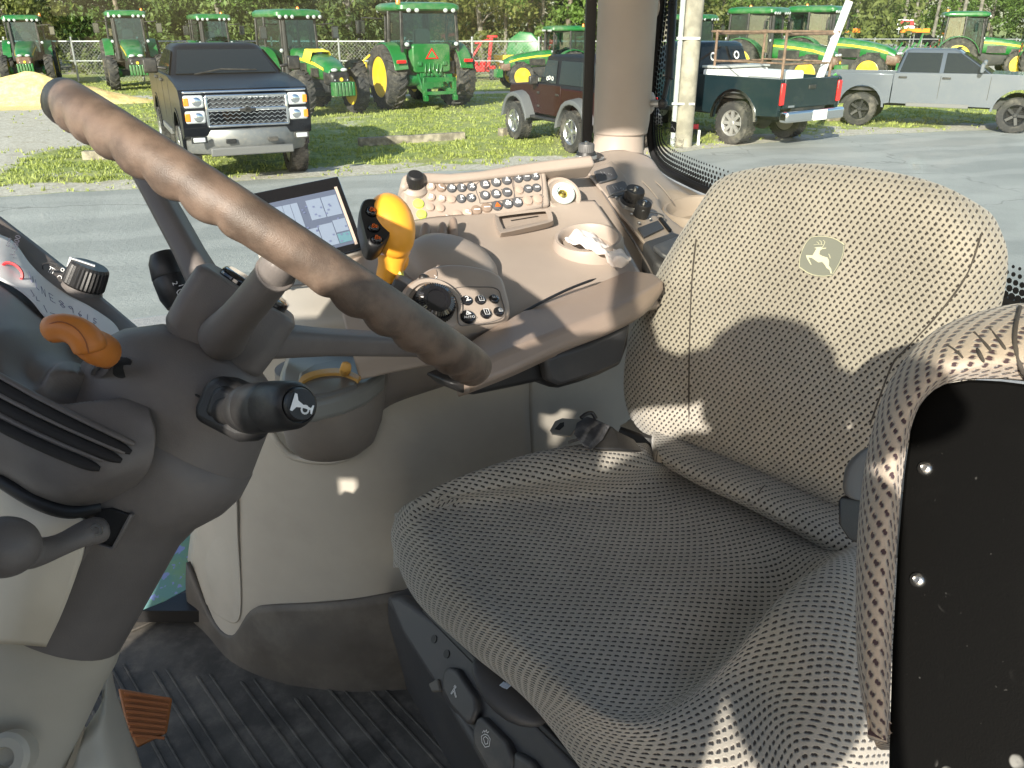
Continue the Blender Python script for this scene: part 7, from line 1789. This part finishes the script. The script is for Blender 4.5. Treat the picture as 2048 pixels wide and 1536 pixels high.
# cushion
Cz = [[(1296, 890, -.66), (1325, 910, -.66), (1400, 940, -.68), (1490, 978, -.68), (1590, 1025, -.68), (1680, 1075, -.68), (1730, 1090, -.66), (1800, 1130, -.66), (1840, 1180, -.70)],
      [(1262, 889, -.605), (1300, 925, -.612), (1345, 950, -.655), (1440, 1000, -.662), (1540, 1050, -.662), (1640, 1110, -.650), (1712, 1100, -.612), (1790, 1170, -.60), (1850, 1260, -.66)],
      [(1180, 889, -.578), (1205, 940, -.590), (1262, 985, -.648), (1372, 1060, -.662), (1490, 1125, -.664), (1590, 1180, -.662), (1665, 1125, -.580), (1765, 1240, -.598), (1840, 1360, -.66)],
      [(1085, 903, -.578), (1095, 955, -.592), (1135, 1000, -.642), (1250, 1095, -.660), (1390, 1185, -.663), (1520, 1255, -.664), (1605, 1165, -.580), (1725, 1330, -.600), (1810, 1460, -.67)],
      [(995, 930, -.584), (975, 975, -.598), (1010, 1006, -.634), (1120, 1120, -.655), (1270, 1235, -.660), (1430, 1335, -.662), (1545, 1230, -.592), (1680, 1420, -.612), (1760, 1560, -.68)],
      [(905, 966, -.598), (870, 998, -.612), (900, 1030, -.634), (985, 1160, -.650), (1130, 1290, -.655), (1290, 1420, -.650), (1480, 1350, -.632), (1610, 1520, -.630), (1700, 1640, -.69)],
      [(840, 1000, -.624), (815, 1030, -.633), (835, 1070, -.643), (905, 1185, -.654), (1030, 1300, -.657), (1178, 1430, -.655), (1360, 1500, -.648), (1510, 1640, -.66), (1620, 1740, -.71)],
      [(808, 1020, -.675), (786, 1050, -.690), (785, 1095, -.705), (828, 1195, -.722), (930, 1296, -.722), (1056, 1402, -.722), (1186, 1556, -.722), (1350, 1740, -.71), (1500, 1850, -.75)],
      [(830, 1030, -.76), (818, 1070, -.80), (830, 1120, -.82), (880, 1210, -.83), (985, 1310, -.83), (1110, 1420, -.83), (1225, 1580, -.82), (1370, 1780, -.78), (1500, 1900, -.80)]]
Cr = [Z3(r) for r in Cz]
Cr = [[r[0]-sW*.012-V((0, 0, .11))]+r+[r[-1]-V((0, 0, .10))] for r in Cr]
cu_o, cg = soft('seat_cushion', Cr, 100, 132, fab, seat, 1, 1, back=.015, sc=.80)
seam(cg, [(1325, 905), (1420, 945), (1520, 985), (1620, 1040), (1690, 1085)], parent=cu_o, r0=.002)
# strip of padding joining cushion and backrest
strip = [[(1306, 850, 1.37), (1400, 880, 1.33), (1500, 915, 1.285), (1605, 960, 1.24), (1700, 1000, 1.20), (1780, 1040, 1.16)],
         [(1312, 892, 1.275), (1400, 928, 1.24), (1498, 968, 1.195), (1600, 1018, 1.15), (1695, 1065, 1.11), (1780, 1110, 1.07)],
         [(1322, 918, 1.255), (1400, 958, 1.22), (1495, 1000, 1.175), (1595, 1052, 1.13), (1690, 1102, 1.09), (1780, 1150, 1.05)],
         [(1335, 936, 1.27), (1400, 972, 1.24), (1490, 1014, 1.20), (1590, 1066, 1.15), (1680, 1118, 1.11), (1780, 1170, 1.07)]]
sp_o, sgd = soft('rear_padding', [P3(r) for r in strip], 24, 80, fab, seat, 1, 1, back=.02, sc=.85)
seam(sgd, [(1512, 1008), (1518, 985), (1530, 970)], parent=sp_o, r0=.0009)
# left armrest, folded
m = MB(); m.loft([P3(r) for r in ([(1742, 888, .80), (1700, 905, .78), (1682, 930, .77), (1676, 985, .77), (1690, 1000, .78), (1745, 990, .82)], [(1800, 860, .78), (1735, 890, .75), (1694, 925, .745), (1684, 985, .745), (1700, 1006, .75), (1790, 1000, .78)], [(1850, 870, .86), (1800, 900, .82), (1760, 930, .80), (1750, 990, .80), (1770, 1010, .82), (1850, 1010, .86)])])
obj('left_armrest', m, mat('armrest_grey', (.105, .102, .10), .5, grain=.3), seat, sub=2, smooth=180)
m = MB(); m.loft([P3(r) for r in ([(1745, 985, .81), (1685, 985, .765), (1672, 1000, .76), (1674, 1050, .76), (1696, 1085, .77), (1760, 1095, .80)], [(1850, 985, .84), (1790, 985, .80), (1770, 1000, .79), (1772, 1070, .79), (1790, 1120, .80), (1850, 1130, .84)])])
obj('left_armrest_base', m, blackp, seat, bev=.01, seg=3, sub=0)
# suspension base with control pads
bz_ = Plane(on_z(790, 1215, CH-.93), on_z(1120, 1545, CH-.93), on_z(800, 1400, CH-1.02))
panel('base_cover', [(768, 1190), (800, 1188), (900, 1260), (1010, 1370), (1200, 1580), (1300, 1700), (1120, 1700), (1000, 1560), (930, 1470), (850, 1350), (800, 1270)], bz_, .14, dgreyp, seat, bev=.012, seg=3)
bz2 = Plane(on_z(775, 1200, CH-.95), on_z(1000, 1560, CH-.95), on_z(800, 1350, CH-1.19))
panel('base_side', [(772, 1192), (800, 1240), (850, 1330), (935, 1470), (1010, 1600), (900, 1620), (860, 1500), (820, 1420), (790, 1370), (775, 1300)], bz2, .06, dgreyp, seat, bev=.01, seg=3)
m = MB(); m.box(on_z(1250, 1500, CH-1.07)+sB*.26+sW*.05, (.40, .34, .22), Matrix.Rotation(.8, 3, 'Z')); obj('suspension_box', m, blackp, seat, bev=.02)
m = MB(); m.box(on_z(1250, 1400, CH-.84)+sB*.22, (.40, .36, .06), Matrix.Rotation(.8, 3, 'Z')); obj('seat_pan', m, blackp, seat, bev=.02)
panel('edge_rail', [(840, 1222), (850, 1216), (960, 1320), (1080, 1440), (1200, 1560), (1188, 1568), (1070, 1455), (950, 1335)], bz_, .02, blackp, seat, off=.020, bev=.004)
for k, pts_ in enumerate(([(884, 1342), (896, 1332), (912, 1338), (950, 1395), (953, 1420), (944, 1446), (932, 1450), (898, 1412), (882, 1378)], [(943, 1462), (952, 1436), (962, 1432), (1012, 1482), (1026, 1518), (1022, 1560), (1000, 1590), (968, 1530), (945, 1490)], [(1024, 1500), (1060, 1520), (1100, 1580), (1090, 1640), (1050, 1640), (1022, 1570)])):
    pdp = panel('control_pad', pts_, bz_, .03, mat('pad_grey', (.060, .060, .062), .5, grain=.3, dust=.2), seat, off=.014, bev=.008, seg=3)
    if k == 0:
        c = bz_(908, 1386, .0145); r_, u_ = frame_at(c, bz_.n, -.35, -.9); strokes('symbol', [[(-.5, .0), (.05, .55), (.45, -.5), (.3, -.5), (-.02, .25), (-.38, -.1), (-.5, 0)], [(.0, .7), (.2, .9)], [(.12, .6), (.32, .8)], [(.22, .5), (.42, .7)]], c, r_, u_, .0125, .0009, print_w, pdp)
    if k == 1:
        c = bz_(971, 1480, .0145); r_, u_ = frame_at(c, bz_.n, -.30, -.95); strokes('symbol', [[(-.5, .3), (-.4, -.2), (0, -.6), (.5, -.5), (.6, .1), (.3, .4), (-.1, .5), (-.5, .3)], [(-.25, .15), (0, -.35), (.3, -.3), (.35, .1), (0, .3), (-.25, .15)], [(-.4, .6), (-.2, .8), (-.1, .65), (.1, .85), (.2, .6), (.4, .7)]], c, r_, u_, .016, .0009, print_w, pdp)
for x, y in ((868, 1278), (893, 1308)):
    m = MB(); c = bz_(x, y, .001); m.lathe([(.0065, -.002), (.0065, .0008), (.0, .0008)], c, bz_.n, 18); obj('screw_hole', m, seal, seat)
panel('worn_corner', [(855, 1368), (874, 1356), (880, 1382), (862, 1384)], bz_, .01, mat('scuffed', (.12, .115, .105), .7), seat, off=.006, bev=.003)
# curved handle under the cushion edge
hp = [(948, 1322, 1.04), (975, 1362, 1.03), (1012, 1402, 1.02), (1055, 1435, 1.01), (1096, 1448, 1.0)]
m = MB(); m.tube([at(x, y-6, d) for x, y, d in hp], [.008, .022, .026, .022, .008], 20, flat=.55, up=V((0, 0, 1))); ha = obj('seat_handle', m, dgreyp, seat, sub=1, smooth=180)
hplane = Plane(at(985, 1370, 1.01), at(1035, 1370, 1.01), at(1000, 1400, .985)); c = hplane(1011, 1371, .009)
r_, u_ = frame_at(c, hplane.n, .25, -1)
mb = MB()
for x0, x1, y0, y1 in ((-.55, -.32, -.4, .35), (-.28, .22, -.45, .1), (-.28, .22, .14, .4), (.26, .5, -.4, .35), (-.3, .5, .5, .6)):
    mb.prism([c+r_*(x*.011)+u_*(y*.011) for x, y in ((x0, y0), (x1, y0), (x1, y1), (x0, y1))], hplane.n*.0004)
obj('seat_symbol', mb, mat('print_blue_white', (.55, .63, .75), .5), ha, smooth=0)
# bellows behind the cushion
for k in range(4):
    m = MB(); m.tube(catmull(P3([(1240, 862+7*k, 1.38), (1270, 872+6*k, 1.37), (1300, 880+4*k, 1.36), (1320, 880, 1.35)]), 12), .008, 8); obj('bellows_fold', m, blackp, seat)

# seat belt tongue and buckle
sbt = thing('seat_belt_buckle', 'metal seat belt tongue with black buckle lying between cushion and console', 'seat belt', at(1200, 885, 1.22))
tpl_ = Plane(at(1100, 870, 1.22), at(1160, 840, 1.24), at(1140, 880, 1.20))
tongue = [(1100, 860), (1110, 842), (1124, 836), (1163, 839), (1148, 862), (1140, 872), (1104, 867)]
slot = [(1109, 858), (1120, 846), (1128, 844), (1128, 852), (1119, 860)]
oo = [tpl_(x, y) for x, y in tongue]; ii_ = [tpl_(x, y, .0005) for x, y in slot]
m = MB(); m.prism(oo, -tpl_.n*.0025); to = obj('metal_tongue', m, mat('worn_steel', (.50, .46, .40), .35, metal=.9, dust=.2, vscale=30), sbt, bev=.0006)
m = MB(); m.prism(ii_, -tpl_.n*.0005); obj('tongue_slot', m, seal, to, smooth=0)
m = MB(); m.loft([P3(r) for r in ([(1146, 868, 1.20), (1152, 845, 1.22), (1172, 832, 1.23), (1192, 838, 1.23), (1180, 862, 1.20), (1164, 880, 1.19)], [(1158, 884, 1.18), (1172, 858, 1.20), (1192, 842, 1.22), (1210, 846, 1.22), (1196, 872, 1.19), (1176, 894, 1.175)], [(1170, 898, 1.18), (1184, 872, 1.20), (1206, 852, 1.22), (1224, 850, 1.22), (1206, 880, 1.20), (1182, 902, 1.18)])])
obj('buckle_shell', m, mat('worn_black', (.05, .05, .055), .38, dust=.8, dustcol=(.25, .25, .26), vscale=24), sbt, bev=.003, seg=3)
m = MB(); m.loft([P3(r) for r in ([(1178, 900, 1.19), (1222, 848, 1.23), (1232, 862, 1.24), (1240, 900, 1.21)], [(1220, 905, 1.24), (1245, 870, 1.27), (1270, 880, 1.27), (1290, 905, 1.24)])]); obj('belt_webbing', m, blackp, sbt, bev=.004)
m = MB(); m.tube(catmull(P3([(1162, 836, 1.22), (1172, 828, 1.225), (1184, 826, 1.23), (1192, 838, 1.23)]), 12), .003, 8); obj('wire_loop', m, blackp, sbt)
for k in range(7):
    m = MB(); m.tube(P3([(1138+3.4*k, 881-1.0*k, 1.19), (1139+3.4*k, 887-1.0*k, 1.19)]), .0016, 6); obj('coil_turn', m, blackp, sbt)

# ---- folded instructor seat in the foreground
bs = thing('instructor_seat', 'folded instructor seat close to the camera with black underside panel and flecked fabric edge', 'seat', at(1900, 1500, .55))
ipl = Plane(at(1790, 1500, .545), at(1830, 800, .60), at(2048, 1000, .535))
def stain_mat():
    m, nt, b = _nodes('black_panel_board'); tc = N(nt, 'ShaderNodeTexCoord')
    vo = N(nt, 'ShaderNodeTexVoronoi'); vo.inputs['Scale'].default_value = 42; nt.links.new(tc.outputs['Object'], vo.inputs['Vector'])
    area = ramp(nt, ntex(nt, 9, 2), .50, .60); pick = ramp(nt, ntex(nt, 41, 2), .50, .58)
    sz = N(nt, 'ShaderNodeSeparateColor'); nt.links.new(vo.outputs['Color'], sz.inputs[0])
    rr = mth(nt, 'MULTIPLY_ADD', sz.outputs[0], .16, .13)
    dd = mth(nt, 'ABSOLUTE', mth(nt, 'SUBTRACT', vo.outputs['Distance'], rr)); ring = ramp(nt, dd, .06, .02)
    ring = mth(nt, 'MULTIPLY', mth(nt, 'MULTIPLY', ring, area), pick)
    speck = mth(nt, 'MULTIPLY', ramp(nt, ntex(nt, 260, 2, .4), .74, .80), .15)
    f = mth(nt, 'MAXIMUM', ring, speck); film = mth(nt, 'MULTIPLY', ramp(nt, ntex(nt, 5, 5, .7), .5, .8), .10)
    c = mix(nt, film, (.0020, .0020, .0019), (.04, .04, .038)); c = mix(nt, f, c, (.20, .20, .19)); nt.links.new(c, b.inputs['Base Color'])
    b.inputs['Roughness'].default_value = .62; b.inputs['Specular IOR Level'].default_value = .08; bump(nt, b, ntex(nt, 700, 2), .3, .0004); return m
pin = panel('underside_panel', [(1774, 1600), (1776, 1500), (1782, 1300), (1793, 1100), (1806, 950), (1818, 860), (1832, 815), (1852, 785), (1890, 765), (1940, 757), (2000, 760), (2120, 775), (2260, 800), (2260, 1700), (1774, 1700)], ipl, .012, stain_mat(), bs, bev=.003, seg=3)
for x, y in ((1851, 937), (1836, 1160)):
    c = ipl(x, y, .0); m = MB(); m.lathe([(.0052, 0), (.0050, .0018), (.0036, .0032), (.0022, .0036), (.0020, .0020), (0, .0020)], c, ipl.n, 24); obj('bolt', m, boltm, bs, smooth=50)
In = [ # outer back, outer, crest, inner, panel edge; along the edge from the bottom up and round the top
 [(1762, 1500, .600), (1752, 1492, .575), (1756, 1480, .555), (1770, 1480, .545), (1778, 1490, .556)],
 [(1752, 1450, .600), (1735, 1448, .575), (1742, 1445, .550), (1768, 1440, .541), (1779, 1440, .553)],
 [(1728, 1350, .605), (1716, 1345, .580), (1728, 1345, .552), (1762, 1345, .541), (1782, 1345, .553)],
 [(1724, 1200, .615), (1711, 1200, .588), (1726, 1200, .558), (1764, 1200, .545), (1788, 1200, .557)],
 [(1728, 1050, .625), (1716, 1050, .597), (1734, 1050, .567), (1774, 1050, .553), (1797, 1050, .566)],
 [(1745, 920, .635), (1733, 912, .606), (1754, 915, .576), (1790, 925, .562), (1809, 930, .575)],
 [(1775, 815, .640), (1763, 800, .612), (1784, 812, .580), (1812, 840, .567), (1824, 850, .582)],
 [(1820, 745, .642), (1806, 722, .615), (1826, 745, .580), (1842, 785, .566), (1848, 800, .584)],
 [(1880, 690, .642), (1868, 662, .615), (1884, 690, .576), (1890, 745, .560), (1892, 768, .580)],
 [(1960, 655, .638), (1950, 626, .610), (1962, 660, .568), (1966, 725, .550), (1966, 758, .571)],
 [(2050, 635, .630), (2045, 606, .600), (2055, 645, .556), (2058, 715, .538), (2058, 764, .562)],
 [(2160, 640, .620), (2160, 610, .590), (2165, 650, .545), (2165, 725, .528), (2165, 785, .553)]]
fr_rows = [P3(r) for r in In]
eg, egn = soft('fabric_edge', fr_rows, 150, 34, fab2, bs, 1, 1, back=.012)
for v in ((1,),): pass
# gathered creases at the top corner
for k, (a_, b_) in enumerate((((1925, 668), (1972, 736)), ((1948, 664), (2000, 742)), ((1978, 655), (2028, 745)), ((1895, 690), (1935, 738)))):
    seam(egn, [a_, ((a_[0]+b_[0])/2+6, (a_[1]+b_[1])/2-4), b_], 'crease', r0=.0011, parent=eg, off=-.0004)
seam(egn, [(2040, 615), (2032, 650), (2030, 690), (2040, 730), (2052, 755)], 'piping', r0=.0016, parent=eg, off=.0004)
# dark wiring under the cushion
m = MB(); m.tube(catmull(P3([(1560, 1600, .95), (1640, 1510, .92), (1700, 1480, .90), (1745, 1460, .88)]), 20), .016, 10); tag(obj('cable_bundle', m, blackp), 'dark cable bundle under the seat beside the instructor seat', 'cable')
# ================================================================= PHOTOGRAPHER (behind the camera, throws the shadow on the seat)
def skin(name, joints, bones, m_, parent, root=0, sub=2):
    me = bpy.data.meshes.new(name); me.from_pydata([V(j[0])-wloc(parent) for j in joints], bones, []); o = bpy.data.objects.new(name, me); COL.objects.link(o); o.parent = parent
    md = o.modifiers.new('skin', 'SKIN'); md.use_smooth_shade = True
    for i, j in enumerate(joints):
        sv = me.skin_vertices[0].data[i]; r = j[1]; sv.radius = (r, r) if isinstance(r, (int, float)) else r; sv.use_root = (i == root)
    s_ = o.modifiers.new('sub', 'SUBSURF'); s_.levels = sub; s_.render_levels = sub; me.materials.append(m_); return o
H0 = V((0.0, 0, CH))
pr = thing('person', 'person in dark shirt and added brimmed hat standing on the cab steps holding a phone', 'person', (-.40, -.40, CH-1.56))
def hp_(x, y, z): return (x, y, CH+z)
shirt = mat('navy_shirt', (.03, .035, .05), .9, var=.2); skinm = mat('skin', (.52, .33, .24), .5); jeans = mat('jeans', (.05, .07, .12), .9, var=.2)
J = [(hp_(-.42, -.40, -.62), .15), (hp_(-.41, -.39, -.42), (.145, .12)), (hp_(-.34, -.38, -.15), (.205, .13)), (hp_(-.29, -.36, -.05), .09), (hp_(-.20, -.29, .01), .055), # pelvis..neck 0-4
     (hp_(-.47, -.34, -.05), .085), (hp_(-.40, -.22, .11), .062), (hp_(-.27, -.06, .065), .062), (hp_(-.14, -.04, .03), .032),   # left arm 5-8
     (hp_(-.15, -.34, .01), .10), (hp_(-.06, -.34, -.20), .075), (hp_(-.01, -.20, -.16), .045), (hp_(.04, -.06, -.03), .030),    # right arm 9-12
     (hp_(-.51, -.40, -.72), .11), (hp_(-.52, -.38, -1.10), .075), (hp_(-.52, -.44, -1.48), .055),
     (hp_(-.33, -.40, -.72), .11), (hp_(-.31, -.34, -1.10), .075), (hp_(-.31, -.40, -1.48), .055)]
Bn = [(0, 1), (1, 2), (2, 3), (3, 4), (2, 5), (5, 6), (6, 7), (7, 8), (2, 9), (9, 10), (10, 11), (11, 12), (0, 13), (13, 14), (14, 15), (0, 16), (16, 17), (17, 18)]
skin('body', J, Bn, shirt, pr)
hcn = V(hp_(-.13, -.26, .105))
m = MB(); m.ball(hcn, (.080, .100, .115), 24, 18); m.ball(hcn+V((0, .095, -.02)), (.014, .022, .02), 10, 8); m.ball(hcn+V((.082, 0, -.01)), (.01, .02, .03), 8, 6); m.ball(hcn+V((-.082, 0, -.01)), (.01, .02, .03), 8, 6)
m.ball(hcn+V((0, .085, -.06)), (.022, .012, .006), 8, 6); m.ball(hcn+V((.03, .088, .012)), (.012, .008, .007), 8, 6); m.ball(hcn+V((-.03, .088, .012)), (.012, .008, .007), 8, 6)
obj('head', m, skinm, pr, smooth=180)
m = MB(); m.ball(hcn+V((0, -.008, .035)), (.088, .106, .092), 24, 14); obj('hair', m, mat('brown_hair', (.05, .03, .02), .8), pr, smooth=180)
m = MB(); m.lathe([(.0, .118), (.055, .112), (.085, .085), (.095, .055), (.10, .046), (.150, .030), (.153, .026), (.10, .036), (.08, .04)], hcn, V((.06, .05, 1)), 32); obj('hat', m, mat('hat_felt', (.10, .08, .06), .9), pr, smooth=60)  # brimmed hat added to widen the head's shadow on the backrest
for s_, wr in ((-1, V(hp_(-.14, -.04, .03))), (1, V(hp_(.04, -.06, -.03)))):
    m = MB(); pl_c = wr+V((-s_*.03, .012, 0.005)); m.ball(pl_c, (.040, .016, .040), 14, 10); ho = obj('hand', m, skinm, pr, smooth=180)
    for k in range(4):
        b_ = pl_c+V((-s_*.018, .0, .026-.018*k)); L = (.032, .036, .034, .027)[k]; m = MB(); m.tube([b_, b_+V((-s_*L*.6, .008, 0)), b_+V((-s_*L, -.004, 0))], [.0085, .008, .006], 8); obj('finger', m, skinm, ho, sub=1)
    m = MB(); m.tube([pl_c+V((0, -.01, .02)), pl_c+V((-s_*.025, -.02, .03)), pl_c+V((-s_*.045, -.018, .03))], [.010, .009, .007], 8); obj('thumb', m, skinm, ho, sub=1)
for x in (-.52, -.31):
    m = MB(); m.loft([[V(hp_(x+a, y_+b, z)) for a, b in rrect(0, 0, w_, l_, .03, 3)] for z, y_, w_, l_ in ((-1.56, -.34, .10, .28), (-1.52, -.34, .10, .28), (-1.48, -.38, .09, .16), (-1.40, -.41, .08, .10))]); obj('boot', m, mat('boot_leather', (.08, .05, .03), .7), pr, bev=.01)
ph = thing('phone', 'dark phone held up in both hands by the photographer', 'phone', (0, -.02, CH-.03))
m = MB(); m.loft([[V((a, y_, CH+b-.012)) for a, b in rrect(-.0, 0, .138, .066, .008, 3)] for y_ in (-.020, -.012)]); obj('phone_body', m, gloss_b, ph, bev=.001)
st = thing('cab_steps', 'black access steps and platform outside the open cab door', 'steps', (-.1, -.35, .3))
for k in range(4):
    m = MB(); m.box((-.4, -.42-.10*(3-k), CH-1.585-.28*(3-k)), (.62, .34, .04)); obj('step', m, darkm, st, bev=.005)
for s_ in (-.73, -.07):
    m = MB(); m.bar((s_, -.42, CH-1.585), (s_, -.74, .12), .04, .18); obj('step_rail', m, darkm, st)
